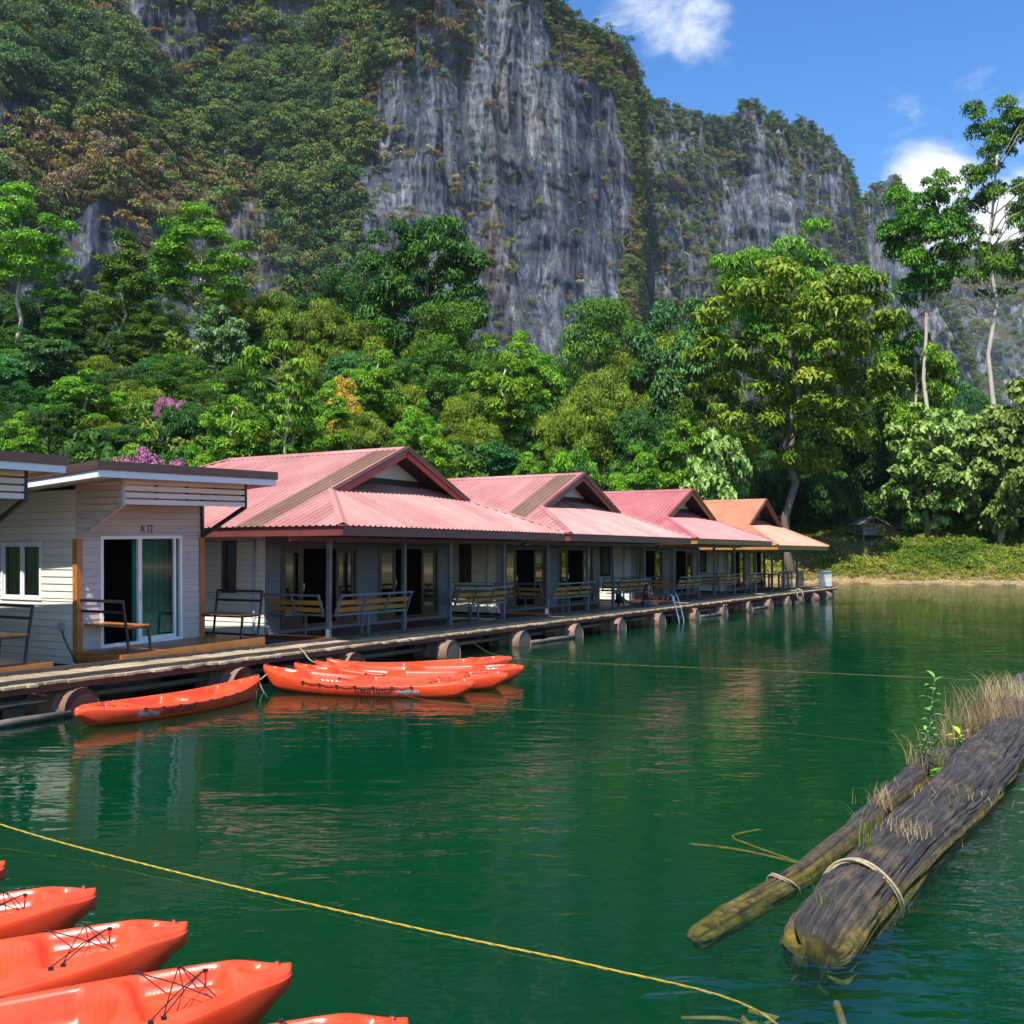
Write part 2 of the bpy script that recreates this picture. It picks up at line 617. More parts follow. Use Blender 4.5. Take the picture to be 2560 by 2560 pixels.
def build_ground():
    xs = np.concatenate([np.linspace(-1500, -160, 14), np.linspace(-150, -62, 24), np.linspace(-60, 110, 190), np.linspace(116, 300, 30), np.linspace(330, 1500, 14)])
    ys = np.concatenate([np.linspace(-400, 20, 14), np.linspace(26, 150, 150), np.linspace(156, 400, 40), np.linspace(430, 2500, 20)])
    X, Y = np.meshgrid(xs, ys)
    Z = ground_z(X, Y)
    nx, ny = len(xs), len(ys)
    v = np.stack([X.ravel(), Y.ravel(), Z.ravel()], 1)
    i = np.arange(nx * ny).reshape(ny, nx)
    f = np.stack([i[:-1, :-1].ravel(), i[:-1, 1:].ravel(), i[1:, 1:].ravel(), i[1:, :-1].ravel()], 1)
    me = bpy.data.meshes.new('ground')
    me.from_pydata(v.tolist(), [], f.tolist())
    me.polygons.foreach_set('use_smooth', [True] * len(me.polygons))
    m, nt, out = new_mat('bank_soil')
    L = nt.links.new
    b = nd(nt, 'ShaderNodeBsdfPrincipled'); b.inputs['Roughness'].default_value = 0.95
    geo = nd(nt, 'ShaderNodeNewGeometry')
    sx = nd(nt, 'ShaderNodeSeparateXYZ'); L(geo.outputs['Position'], sx.inputs[0])
    nz = nd(nt, 'ShaderNodeTexNoise'); nz.inputs['Scale'].default_value = 0.8; nz.inputs['Detail'].default_value = 7
    L(geo.outputs['Position'], nz.inputs['Vector'])
    ad = nd(nt, 'ShaderNodeMath', operation='MULTIPLY_ADD'); ad.inputs[1].default_value = 0.9; 
    L(nz.outputs['Fac'], ad.inputs[0]); L(sx.outputs[2], ad.inputs[2])
    rp = nd(nt, 'ShaderNodeValToRGB')
    cr = rp.color_ramp
    cr.elements[0].position = 0.0; cr.elements[0].color = (0.05, 0.06, 0.03, 1)
    cr.elements[1].position = 1.0; cr.elements[1].color = (0.028, 0.032, 0.012, 1)
    for p, c in ((0.22, (0.10, 0.085, 0.04)), (0.27, (0.36, 0.25, 0.12)), (0.40, (0.38, 0.26, 0.12)), (0.52, (0.14, 0.13, 0.035)), (0.8, (0.07, 0.075, 0.02))):
        e = cr.elements.new(p); e.color = (*c, 1)
    mr = nd(nt, 'ShaderNodeMapRange'); mr.inputs['From Min'].default_value = -0.4; mr.inputs['From Max'].default_value = 3.2
    L(ad.outputs[0], mr.inputs['Value']); L(mr.outputs[0], rp.inputs[0])
    n3 = nd(nt, 'ShaderNodeTexNoise'); n3.inputs['Scale'].default_value = 6; n3.inputs['Detail'].default_value = 5
    L(geo.outputs['Position'], n3.inputs['Vector'])
    mxc = nd(nt, 'ShaderNodeMix', data_type='RGBA', blend_type='MULTIPLY'); mxc.inputs['Factor'].default_value = 0.6
    L(rp.outputs[0], mxc.inputs['A']); L(n3.outputs['Color'], mxc.inputs['B'])
    mx2 = nd(nt, 'ShaderNodeMix', data_type='RGBA'); mx2.inputs['Factor'].default_value = 0.5
    L(rp.outputs[0], mx2.inputs['A']); L(mxc.outputs['Result'], mx2.inputs['B'])
    L(mx2.outputs['Result'], b.inputs['Base Color'])
    bp = nd(nt, 'ShaderNodeBump'); bp.inputs['Strength'].default_value = 0.8; bp.inputs['Distance'].default_value = 0.15
    L(n3.outputs['Fac'], bp.inputs['Height']); L(bp.outputs[0], b.inputs['Normal'])
    L(b.outputs[0], out.inputs['Surface'])
    me.materials.append(m)
    tag(link('ground', me), kind='structure')


build_ground()


# ------------------------------------------------------------------ the lake: a body of murky green water with a rippled surface
def build_water():
    m, nt, out = new_mat('lake_water')
    L = nt.links.new
    tc = nd(nt, 'ShaderNodeTexCoord')

    def ripple(scale, stretch, rotz, detail, dist=0.0):
        mp = nd(nt, 'ShaderNodeMapping')
        mp.inputs['Scale'].default_value = stretch
        mp.inputs['Rotation'].default_value = (0, 0, rotz)
        L(tc.outputs['Object'], mp.inputs['Vector'])
        n = nd(nt, 'ShaderNodeTexNoise')
        n.inputs['Scale'].default_value = scale
        n.inputs['Detail'].default_value = detail
        n.inputs['Roughness'].default_value = 0.5
        n.inputs['Distortion'].default_value = dist
        L(mp.outputs[0], n.inputs['Vector'])
        return n.outputs['Fac']
    a = ripple(1.6, (0.55, 1.5, 1), R(-8), 3.0, 0.3)
    b = ripple(5.5, (0.7, 1.3, 1), R(14), 2.0, 0.2)
    # calm and breezy areas
    patch = ripple(0.10, (1, 1, 1), 0, 2.0)
    mr = nd(nt, 'ShaderNodeMapRange')
    mr.inputs['From Min'].default_value = 0.38; mr.inputs['From Max'].default_value = 0.62
    mr.inputs['To Min'].default_value = 0.35; mr.inputs['To Max'].default_value = 1.0
    L(patch, mr.inputs['Value'])
    mb = nd(nt, 'ShaderNodeMath', operation='MULTIPLY'); mb.inputs[1].default_value = 0.25
    L(b, mb.inputs[0])
    sm = nd(nt, 'ShaderNodeMath', operation='ADD'); L(a, sm.inputs[0]); L(mb.outputs[0], sm.inputs[1])
    ml = nd(nt, 'ShaderNodeMath', operation='MULTIPLY'); L(sm.outputs[0], ml.inputs[0]); L(mr.outputs[0], ml.inputs[1])
    bp = nd(nt, 'ShaderNodeBump')
    bp.inputs['Strength'].default_value = 1.0
    bp.inputs['Distance'].default_value = 0.024
    L(ml.outputs[0], bp.inputs['Height'])
    fr = nd(nt, 'ShaderNodeFresnel'); fr.inputs['IOR'].default_value = 1.333
    L(bp.outputs[0], fr.inputs['Normal'])
    gl = nd(nt, 'ShaderNodeBsdfGlossy'); gl.inputs['Roughness'].default_value = 0.015
    L(bp.outputs[0], gl.inputs['Normal'])
    tr = nd(nt, 'ShaderNodeBsdfTransparent'); tr.inputs[0].default_value = (0.95, 1.0, 0.97, 1)
    mx = nd(nt, 'ShaderNodeMixShader')
    L(fr.outputs[0], mx.inputs[0]); L(tr.outputs[0], mx.inputs[1]); L(gl.outputs[0], mx.inputs[2])
    L(mx.outputs[0], out.inputs['Surface'])
    ab = nd(nt, 'ShaderNodeVolumeAbsorption'); ab.inputs['Color'].default_value = (0.05, 0.55, 0.30, 1); ab.inputs['Density'].default_value = 1.1
    sc = nd(nt, 'ShaderNodeVolumeScatter'); sc.inputs['Color'].default_value = (0.015, 0.56, 0.30, 1); sc.inputs['Density'].default_value = 0.17
    av = nd(nt, 'ShaderNodeAddShader'); L(ab.outputs[0], av.inputs[0]); L(sc.outputs[0], av.inputs[1])
    L(av.outputs[0], out.inputs['Volume'])
    mb_ = MB().box(-640, 640, -300, 160, -3.9, 0.0)
    o = mb_.build('lake', m)
    tag(o, kind='structure')
    return o


build_water()

# ------------------------------------------------------------------ limestone cliffs
def rock_mat():
    m, nt, out = new_mat('limestone')
    L = nt.links.new
    b = nd(nt, 'ShaderNodeBsdfPrincipled'); b.inputs['Roughness'].default_value = 0.9
    b.inputs['Specular IOR Level'].default_value = 0.2
    geo = nd(nt, 'ShaderNodeNewGeometry')

    def noise(stretch, scale, detail, rough=0.6, dist=0.0):
        mp = nd(nt, 'ShaderNodeMapping'); mp.inputs['Scale'].default_value = stretch
        L(geo.outputs['Position'], mp.inputs['Vector'])
        n = nd(nt, 'ShaderNodeTexNoise'); n.inputs['Scale'].default_value = scale; n.inputs['Detail'].default_value = detail
        n.inputs['Roughness'].default_value = rough; n.inputs['Distortion'].default_value = dist
        L(mp.outputs[0], n.inputs['Vector'])
        return n
    streak = noise((1, 1, 0.07), 0.16, 12, 0.74, 0.6)
    fine = noise((1, 1, 0.20), 0.9, 10, 0.8, 0.3)
    big = noise((1, 1, 0.45), 0.016, 5, 0.55)
    tan = noise((1, 1, 0.20), 0.045, 7, 0.65, 0.5)
    sm = nd(nt, 'ShaderNodeMath', operation='MULTIPLY_ADD'); sm.inputs[1].default_value = 0.55
    L(fine.outputs['Fac'], sm.inputs[0]); L(streak.outputs['Fac'], sm.inputs[2])
    sm2 = nd(nt, 'ShaderNodeMath', operation='MULTIPLY_ADD'); sm2.inputs[1].default_value = 0.45
    L(big.outputs['Fac'], sm2.inputs[0]); L(sm.outputs[0], sm2.inputs[2])
    mr = nd(nt, 'ShaderNodeMapRange'); mr.inputs['From Min'].default_value = 0.72; mr.inputs['From Max'].default_value = 1.26
    L(sm2.outputs[0], mr.inputs['Value'])
    rp = nd(nt, 'ShaderNodeValToRGB'); cr = rp.color_ramp
    cr.elements[0].position = 0.05; cr.elements[0].color = (0.009, 0.013, 0.023, 1)
    cr.elements[1].position = 0.97; cr.elements[1].color = (0.60, 0.59, 0.57, 1)
    for p, c in ((0.34, (0.034, 0.046, 0.068)), (0.50, (0.085, 0.103, 0.136)), (0.65, (0.175, 0.192, 0.22)), (0.80, (0.33, 0.335, 0.345))):
        e = cr.elements.new(p); e.color = (*c, 1)
    L(mr.outputs[0], rp.inputs[0])
    tr = nd(nt, 'ShaderNodeMapRange'); tr.inputs['From Min'].default_value = 0.54; tr.inputs['From Max'].default_value = 0.70
    tr.inputs['To Max'].default_value = 0.38
    L(tan.outputs['Fac'], tr.inputs['Value'])
    mx = nd(nt, 'ShaderNodeMix', data_type='RGBA')
    L(tr.outputs[0], mx.inputs['Factor']); L(rp.outputs[0], mx.inputs['A']); mx.inputs['B'].default_value = (0.20, 0.115, 0.065, 1)
    # ledges and gentle slopes carry soil and dry grass
    sx = nd(nt, 'ShaderNodeSeparateXYZ'); L(geo.outputs['Normal'], sx.inputs[0])
    sl = nd(nt, 'ShaderNodeMapRange'); sl.inputs['From Min'].default_value = 0.42; sl.inputs['From Max'].default_value = 0.70
    L(sx.outputs[2], sl.inputs['Value'])
    g = noise((1, 1, 1), 0.25, 6, 0.7)
    gr = nd(nt, 'ShaderNodeValToRGB')
    gr.color_ramp.elements[0].position = 0.3; gr.color_ramp.elements[0].color = (0.022, 0.026, 0.012, 1)
    gr.color_ramp.elements[1].position = 0.72; gr.color_ramp.elements[1].color = (0.12, 0.095, 0.045, 1)
    L(g.outputs['Fac'], gr.inputs[0])
    mx2 = nd(nt, 'ShaderNodeMix', data_type='RGBA')
    L(sl.outputs[0], mx2.inputs['Factor']); L(mx.outputs['Result'], mx2.inputs['A']); L(gr.outputs[0], mx2.inputs['B'])
    L(mx2.outputs['Result'], b.inputs['Base Color'])
    bp = nd(nt, 'ShaderNodeBump'); bp.inputs['Strength'].default_value = 1.0; bp.inputs['Distance'].default_value = 3.2
    L(sm.outputs[0], bp.inputs['Height']); L(bp.outputs[0], b.inputs['Normal'])
    L(b.outputs[0], out.inputs['Surface'])
    return m


M['rock'] = rock_mat()


def ridge(name, px, sky, depth, zb, lean_lo, lean_hi, zband, nrow, amp, flute, seed, rough_top=2.5, ncol=300, vdepth=None):
    """a mountain face: columns follow bearings, feet at 'depth', crest on the skyline, then a back slope.
    lean_lo / lean_hi: run per rise below / above height zband (arrays over px)"""
    pxs = np.linspace(px[0], px[-1], ncol)
    ys = np.interp(pxs, px, sky)
    D = np.interp(pxs, px, depth)
    ll = np.interp(pxs, px, lean_lo); lh = np.interp(pxs, px, lean_hi); zbn = np.interp(pxs, px, zband)
    u = (pxs - 1280) / 2560.0
    vv = (1280 - ys) / 2560.0
    c, s = math.cos(PITCH), math.sin(PITCH)
    r = (s + vv * c) / (c - vv * s)
    Dp = D + ll * (zbn - zb)
    zt = (CAM_H + r * (Dp - lh * zbn)) / (1 - lh * r)
    low = zt < zbn
    zt = np.where(low, (CAM_H + r * (D - ll * zb)) / (1 - ll * r), zt)
    zt = np.maximum(zt, zb + 5)
    zt = zt + rough_top * fbm(pxs * 0.06, 0.3, 0.7, 4, seed + 3)
    nb = max(8, nrow // 7)
    V = np.concatenate([np.linspace(0, 1, nrow), 1 + np.linspace(0, 1, nb + 1)[1:]])
    PX, VV = np.meshgrid(pxs, V)
    ZT = np.broadcast_to(zt, PX.shape); DD = np.broadcast_to(D, PX.shape)
    LL = np.broadcast_to(ll, PX.shape); LH = np.broadcast_to(lh, PX.shape); ZN = np.broadcast_to(zbn, PX.shape)
    back = np.clip(VV - 1, 0, 1)
    Z = zb + (ZT - zb) * np.minimum(VV, 1)
    lean = LL * (np.minimum(Z, ZN) - zb) + LH * np.maximum(Z - ZN, 0)
    Yd = DD + lean
    hgt = (ZT - zb)
    Yd = Yd + back * hgt * 0.9
    Z = Z - hgt * 0.8 * back ** 1.7
    UU = np.broadcast_to(u, PX.shape)
    X = UU * Yd
    # relief: buttresses, vertical flutes, ledges
    ax = X * 0.9 + Yd * 0.45
    def rid(fx, fz, o, sd):
        wv = 6.0 * fbm(ax * 0.02, Z * 0.02, o, 2, sd + 5)
        return 1 - 2.2 * np.abs(vnoise((ax + wv) * fx, Z * fz, o, sd))
    n = amp * fbm(ax * 0.013, Z * 0.006, seed * 0.37, 4, seed) + flute * rid(0.05, 0.006, 2.1, seed + 31) + flute * 0.62 * rid(0.15, 0.020, 4.1, seed + 37) \
        + flute * 0.34 * rid(0.42, 0.06, 6.1, seed + 41) + flute * 0.8 * fbm(ax * 0.025, Z * 0.075, 5.5, 4, seed + 57) + flute * 0.16 * fbm(ax * 0.9, Z * 0.30, 8.8, 2, seed + 77)
    fade = np.where(back > 0, np.clip(1 - back * 1.5, 0.1, 1), 1)
    n = n * fade
    wl = sstep(1050, 800, PX) * (seed == 11)        # gullies and spurs on the wooded flank
    n = n + wl * fade * (14 * fbm(ax * 0.022 + Z * 0.008, Z * 0.012, 3.3, 3, 203) + 5 * fbm(ax * 0.07, Z * 0.05, 1.3, 3, 207))
    nrm = np.sqrt(UU * UU + 1)
    X = X - UU / nrm * n
    Yd = Yd - 1 / nrm * n
    nr, nc = PX.shape
    v = np.stack([X.ravel(), Yd.ravel(), Z.ravel()], 1)
    i = np.arange(nr * nc).reshape(nr, nc)
    f = np.stack([i[:-1, :-1].ravel(), i[:-1, 1:].ravel(), i[1:, 1:].ravel(), i[1:, :-1].ravel()], 1)
    me = bpy.data.meshes.new(name)
    me.from_pydata(v.tolist(), [], f.tolist())
    me.polygons.foreach_set('use_smooth', [True] * len(me.polygons))
    me.materials.append(M['rock'])
    tag(link(name, me), kind='structure')
    P = np.stack([X, Yd, Z], -1)
    return P, PX, VV


def img_y(P):
    c, s = math.cos(PITCH), math.sin(PITCH)
    dz = P[..., 2] - CAM_H
    return 1280 - 2560 * (-P[..., 1] * s + dz * c) / (P[..., 1] * c + dz * s)


# main wall with the wooded left flank
cA = ridge('limestone_cliff', [-900, 0, 400, 700, 800, 900, 1000, 1100, 1300, 1404, 1480, 1530, 1585, 1594, 1606],
           [-60, -90, -110, -120, -120, -115, -110, -100, -70, -5, 72, 100, 150, 235, 420],
           [270, 318, 345, 362, 370, 380, 390, 400, 420, 430, 440, 450, 465, 480, 520], 20,
           [.16, .16, .16, .18, .2, .12, .08, .08, .09, .12, .16, .2, .2, .2, .2],
           [.62, .60, .58, .52, .45, .30, .16, .14, .14, .18, .22, .24, .25, .25, .25],
           [105, 108, 100, 60, 50, 60, 80, 90, 90, 90, 90, 90, 90, 90, 90], 380, 13, 3.6, 11, 3.0, 800)
cB = ridge('second_limestone_cliff', [1440, 1600, 1680, 1760, 1835, 1880, 1920, 1950, 1980, 2030, 2090, 2140, 2156, 2164, 2172],
           [265, 240, 268, 276, 298, 262, 276, 300, 312, 296, 350, 428, 478, 540, 760],
           [545, 560, 570, 585, 600, 605, 610, 615, 620, 628, 640, 660, 675, 690, 720], 10,
           [.16] * 15, [.2] * 15, [80] * 15, 230, 13, 4.6, 23, 3.0, 400)
cC = ridge('third_limestone_cliff', [2090, 2160, 2200, 2230, 2265, 2300, 2343, 2385, 2410, 2440, 2457, 2470],
           [520, 503, 480, 455, 452, 560, 700, 780, 825, 915, 975, 1100],
           [730, 760, 775, 780, 780, 775, 770, 770, 770, 770, 770, 775], 5, [.14] * 12, [.16] * 12, [80] * 12, 120, 9, 4.0, 41, 2.5, 150)
cD = ridge('far_wooded_mountain', [2080, 2250, 2330, 2400, 2480, 2530, 2560, 2640, 2800, 3100],
           [760, 690, 662, 640, 622, 607, 632, 680, 690, 760], [1150] * 10, 0, [.75] * 10, [.75] * 10, [60] * 10, 100, 30, 7, 53, 5, 220)


# ------------------------------------------------------------------ scattered growth (uncountable): one object per stand, instanced plants
def leaf_cloud(rng, centres, radii, n, ll, lw, up=0.5, droop=0.15, jitter=0.25, flat=0.75, tint_clump=0.55):
    """n leaf quads spread over clump surfaces; returns verts (4n,3), tint (n,)"""
    k = len(centres)
    area = radii ** 2
    idx = rng.choice(k, n, p=area / area.sum())
    d = rng.normal(size=(n, 3)); d /= np.linalg.norm(d, axis=1)[:, None]
    d[:, 2] = np.where(d[:, 2] < -0.35, -d[:, 2], d[:, 2])
    rad = radii[idx][:, None] * (1 - jitter * rng.random((n, 1)) ** 1.5 + 0.08 * rng.normal(size=(n, 1)))
    p = centres[idx] + d * rad * np.array([1, 1, flat])
    nrm = d * 0.7 + np.array([0, 0, up]) + rng.normal(size=(n, 3)) * 0.45
    nrm /= np.linalg.norm(nrm, axis=1)[:, None]
    a = rng.normal(size=(n, 3)) + d * 0.5
    a -= nrm * (a * nrm).sum(1)[:, None]
    a /= np.linalg.norm(a, axis=1)[:, None]
    b = np.cross(nrm, a)
    L = ll * (0.65 + 0.7 * rng.random((n, 1)))
    Wd = L * lw / ll
    dr = np.array([0, 0, -1.0]) * droop * L
    q0 = p - a * L * 0.5
    q2 = p + a * L * 0.5 + dr * 1.6
    q1 = p + b * Wd * 0.5 + nrm * L * 0.06
    q3 = p - b * Wd * 0.5 + nrm * L * 0.06
    v = np.stack([q0, q1, q2, q3], 1).reshape(-1, 3)
    ct = rng.random(k)
    tint = np.clip(tint_clump * ct[idx] + (1 - tint_clump) * rng.random(n), 0, 1)
    return v, tint


def leaf_mesh(name, v, tint, material):
    n = len(v) // 4
    me = bpy.data.meshes.new(name)
    me.vertices.add(4 * n)
    me.vertices.foreach_set('co', v.astype(np.float32).ravel())
    me.loops.add(4 * n)
    me.loops.foreach_set('vertex_index', np.arange(4 * n, dtype=np.int32))
    me.polygons.add(n)
    me.polygons.foreach_set('loop_start', np.arange(0, 4 * n, 4, dtype=np.int32))
    me.polygons.foreach_set('loop_total', np.full(n, 4, dtype=np.int32))
    at = me.attributes.new('tint', 'FLOAT', 'FACE')
    at.data.foreach_set('value', tint.astype(np.float32))
    me.update(calc_edges=True)
    me.materials.append(material)
    return me


def veg_mat(name, stops, rough=0.7, trans=0.2, jit=0.35):
    """foliage whose kind of colour is chosen per plant (itint) and varied per leaf (tint)"""
    m, nt, out = new_mat(name)
    L = nt.links.new
    a1 = nd(nt, 'ShaderNodeAttribute'); a1.attribute_name = 'tint'
    a2 = nd(nt, 'ShaderNodeAttribute'); a2.attribute_type = 'INSTANCER'; a2.attribute_name = 'itint'
    rp = nd(nt, 'ShaderNodeValToRGB'); cr = rp.color_ramp
    cr.elements[0].position = stops[0][0]; cr.elements[0].color = (*stops[0][1], 1)
    cr.elements[1].position = stops[-1][0]; cr.elements[1].color = (*stops[-1][1], 1)
    for p, c in stops[1:-1]:
        e = cr.elements.new(p); e.color = (*c, 1)
    L(a2.outputs['Fac'], rp.inputs[0])
    mv = nd(nt, 'ShaderNodeMapRange'); mv.inputs['To Min'].default_value = 1 - jit; mv.inputs['To Max'].default_value = 1 + jit
    L(a1.outputs['Fac'], mv.inputs['Value'])
    hs = nd(nt, 'ShaderNodeHueSaturation'); L(mv.outputs[0], hs.inputs['Value']); L(rp.outputs[0], hs.inputs['Color'])
    b = nd(nt, 'ShaderNodeBsdfPrincipled'); b.inputs['Roughness'].default_value = rough; b.inputs['Specular IOR Level'].default_value = 0.2
    L(hs.outputs[0], b.inputs['Base Color'])
    tr = nd(nt, 'ShaderNodeBsdfTranslucent'); L(hs.outputs[0], tr.inputs['Color'])
    mx = nd(nt, 'ShaderNodeMixShader'); mx.inputs[0].default_value = trans
    L(b.outputs[0], mx.inputs[1]); L(tr.outputs[0], mx.inputs[2]); L(mx.outputs[0], out.inputs['Surface'])
    return m


GN_TREES = {}


def gn_tree(coll):
    ng = bpy.data.node_groups.new('scatter_' + coll.name, 'GeometryNodeTree')
    ng.interface.new_socket('Geometry', in_out='INPUT', socket_type='NodeSocketGeometry')
    ng.interface.new_socket('Geometry', in_out='OUTPUT', socket_type='NodeSocketGeometry')
    gi = ng.nodes.new('NodeGroupInput'); go = ng.nodes.new('NodeGroupOutput')
    ci = ng.nodes.new('GeometryNodeCollectionInfo')
    ci.inputs['Collection'].default_value = coll
    ci.inputs['Separate Children'].default_value = True
    ci.inputs['Reset Children'].default_value = True
    ip = ng.nodes.new('GeometryNodeInstanceOnPoints')
    ip.inputs['Pick Instance'].default_value = True

    def attr(name, t):
        a = ng.nodes.new('GeometryNodeInputNamedAttribute'); a.data_type = t; a.inputs['Name'].default_value = name
        return [o for o in a.outputs if o.name == 'Attribute' and o.enabled][0] if any(o.enabled and o.name == 'Attribute' for o in a.outputs) else a.outputs[0]
    L = ng.links.new
    L(gi.outputs[0], ip.inputs['Points'])
    L(ci.outputs[0], ip.inputs['Instance'])
    L(attr('idx', 'INT'), ip.inputs['Instance Index'])
    L(attr('rot', 'FLOAT_VECTOR'), ip.inputs['Rotation'])
    L(attr('scl', 'FLOAT_VECTOR'), ip.inputs['Scale'])
    L(ip.outputs[0], go.inputs[0])
    return ng


def proto_collection(name, meshes):
    c = bpy.data.collections.new(name)
    for k, me in enumerate(meshes):
        o = bpy.data.objects.new('%s_%02d' % (name, k), me)
        c.objects.link(o)
    return c


def scatter(name, label, cat, coll, nproto, pts, scl, itint, rng, tilt=0.15, zsq=None):
    n = len(pts)
    me = bpy.data.meshes.new(name)
    me.vertices.add(n)
    me.vertices.foreach_set('co', np.asarray(pts, np.float32).ravel())
    a = me.attributes.new('idx', 'INT', 'POINT'); a.data.foreach_set('value', rng.integers(0, nproto, n).astype(np.int32))
    rot = np.stack([rng.normal(0, tilt, n), rng.normal(0, tilt, n), rng.random(n) * 6.283], 1)
    a = me.attributes.new('rot', 'FLOAT_VECTOR', 'POINT'); a.data.foreach_set('vector', rot.astype(np.float32).ravel())
    sc = np.stack([scl, scl, scl * (zsq if zsq is not None else 1.0)], 1)
    a = me.attributes.new('scl', 'FLOAT_VECTOR', 'POINT'); a.data.foreach_set('vector', sc.astype(np.float32).ravel())
    a = me.attributes.new('itint', 'FLOAT', 'POINT'); a.data.foreach_set('value', np.asarray(itint, np.float32))
    o = link(name, me)
    md = o.modifiers.new('growth', 'NODES')
    if coll.name not in GN_TREES:
        GN_TREES[coll.name] = gn_tree(coll)
    md.node_group = GN_TREES[coll.name]
    tag(o, label, cat, kind='stuff')
    return o


M['hillveg'] = veg_mat('hillside_foliage', [(0.0, (0.030, 0.080, 0.030)), (0.28, (0.078, 0.160, 0.044)), (0.5, (0.165, 0.225, 0.050)),
                                           (0.68, (0.20, 0.19, 0.045)), (0.82, (0.27, 0.175, 0.060)), (0.93, (0.22, 0.145, 0.085)), (1.0, (0.42, 0.40, 0.24))], 0.75, 0.22, 0.45)


def build_hill_growth():
    rng = np.random.default_rng(7)
    meshes = []
    for k in range(5):                       # leafy tree crowns, unit radius
        nc = 9
        c = rng.normal(size=(nc, 3)) * np.array([.42, .42, .34]); c[:, 2] += 0.75
        r = 0.26 + 0.2 * rng.random(nc)
        v, t = leaf_cloud(rng, c, r, 620, 0.14, 0.095, 0.6, 0.2)
        meshes.append(leaf_mesh('hill_crown_%d' % k, v, t, M['hillveg']))
    big = []
    for k in range(5):                       # full round crowns
        nc = 18
        c = rng.normal(size=(nc, 3)) * np.array([.36, .36, .30]); c[:, 2] += 0.95
        r = 0.20 + 0.16 * rng.random(nc)
        v, t = leaf_cloud(rng, c, r, 1500, 0.088, 0.062, 0.6, 0.2)
        big.append(leaf_mesh('hill_big_crown_%d' % k, v, t, M['hillveg']))
    coll_big = proto_collection('hill_big_plants', big)
    for k in range(3):                       # grassy or twiggy bushes
        nc = 6
        c = rng.normal(size=(nc, 3)) * np.array([.4, .4, .22]); c[:, 2] += 0.3
        r = 0.28 + 0.2 * rng.random(nc)
        v, t = leaf_cloud(rng, c, r, 460, 0.26, 0.045, 0.2, 0.5)
        meshes.append(leaf_mesh('hill_bush_%d' % k, v, t, M['hillveg']))
    coll = proto_collection('hill_plants', meshes)

    def pick(P, PX, VV, n, prob):
        nr, nc = PX.shape
        # weight by cell area
        e1 = np.linalg.norm(P[1:, :-1] - P[:-1, :-1], axis=-1); e2 = np.linalg.norm(P[:-1, 1:] - P[:-1, :-1], axis=-1)
        w = (e1 * e2) * prob(P[:-1, :-1], PX[:-1, :-1], VV[:-1, :-1])
        w = w.ravel(); w = w / w.sum()
        k = rng.choice(len(w), n, p=w)
        i, j = k // (nc - 1), k % (nc - 1)
        a, b = rng.random(n)[:, None], rng.random(n)[:, None]
        p = P[i, j] * (1 - a) * (1 - b) + P[i + 1, j] * a * (1 - b) + P[i, j + 1] * (1 - a) * b + P[i + 1, j + 1] * a * b
        return p, PX[i, j], VV[i, j]

    def wooded(P, PX):
        """0..1 how wooded the main wall is at this bearing and height (left flank, crest and the lower apron)"""
        y = img_y(P)
        nz = fbm(P[..., 0] * 0.022, P[..., 2] * 0.02, 4.4, 4, 91)
        edge = 905 + 60 * nz + 230 * sstep(260, 40, y)
        left = sstep(edge + 35, edge - 35, PX)
        band = sstep(545 + 55 * nz, 585 + 55 * nz, y) * sstep(720 + 60 * nz, 640 + 60 * nz, PX)
        return left * (1 - 0.93 * band)

    def pA1(P, PX, VV):
        gap = 0.12 + sstep(-0.35, 0.15, fbm(P[..., 0] * 0.05, P[..., 2] * 0.04, 7.7, 3, 81))
        return wooded(P, PX) * gap * (VV < 1.25) + 0.5 * (VV > 0.985) * (VV < 1.2)
    def pA0(P, PX, VV):
        return wooded(P, PX) * (VV < 1.2) * sstep(-0.25, 0.35, -fbm(P[..., 0] * 0.018, P[..., 2] * 0.022, 1.0, 3, 15))
    p, px, vv = pick(*cA, 1700, pA0)
    tint = np.clip(0.26 + 0.16 * rng.normal(size=len(p)) + 0.1 * sstep(450, 850, px), 0.0, 0.6)
    scatter('hillside_trees', 'larger deep green tree crowns standing out of the woodland on the mountain flank', 'woodland', coll_big, 5, p,
            4.5 + 6.0 * rng.random(len(p)) ** 1.5, tint, rng)
    p, px, vv = pick(*cA, 7600, pA1)
    patch = fbm(p[:, 0] * 0.018, p[:, 2] * 0.022, 1.0, 3, 15)
    tint = np.clip(0.40 + 0.40 * patch + 0.20 * rng.normal(size=len(p)) + 0.14 * sstep(450, 850, px), 0.02, 0.95)
    scatter('hillside_wood', 'dense green and dry brown woodland clinging to the steep mountain flank', 'woodland', coll, 8, p,
            3.2 + 4.6 * rng.random(len(p)) ** 1.6, tint, rng)

    def pA2(P, PX, VV):
        nz = fbm(P[..., 0] * 0.03, P[..., 2] * 0.016, 9.1, 4, 21)
        y = img_y(P)
        right = sstep(1330, 1480, PX) + 0.5 * sstep(250, 80, y) + 0.55 * sstep(560, 700, y) * sstep(1340, 1440, PX)
        low = sstep(0.05, 0.5, nz + 0.42 * right - 0.08)
        return (low * (0.3 + 1.2 * right) + 0.05) * (1 - wooded(P, PX)) * (VV < 1.15)
    p, px, vv = pick(*cA, 6400, pA2)
    tint = np.clip(0.66 + 0.2 * fbm(p[:, 0] * 0.03, p[:, 2] * 0.03, 3.0, 3, 33) + 0.16 * rng.normal(size=len(p)), 0.1, 1.0)
    scatter('cliff_scrub', 'dry tufts and shrubs scattered over the bare grey cliff face', 'scrub', coll, 8, p,
            1.3 + 2.4 * rng.random(len(p)) ** 2.2, tint, rng)

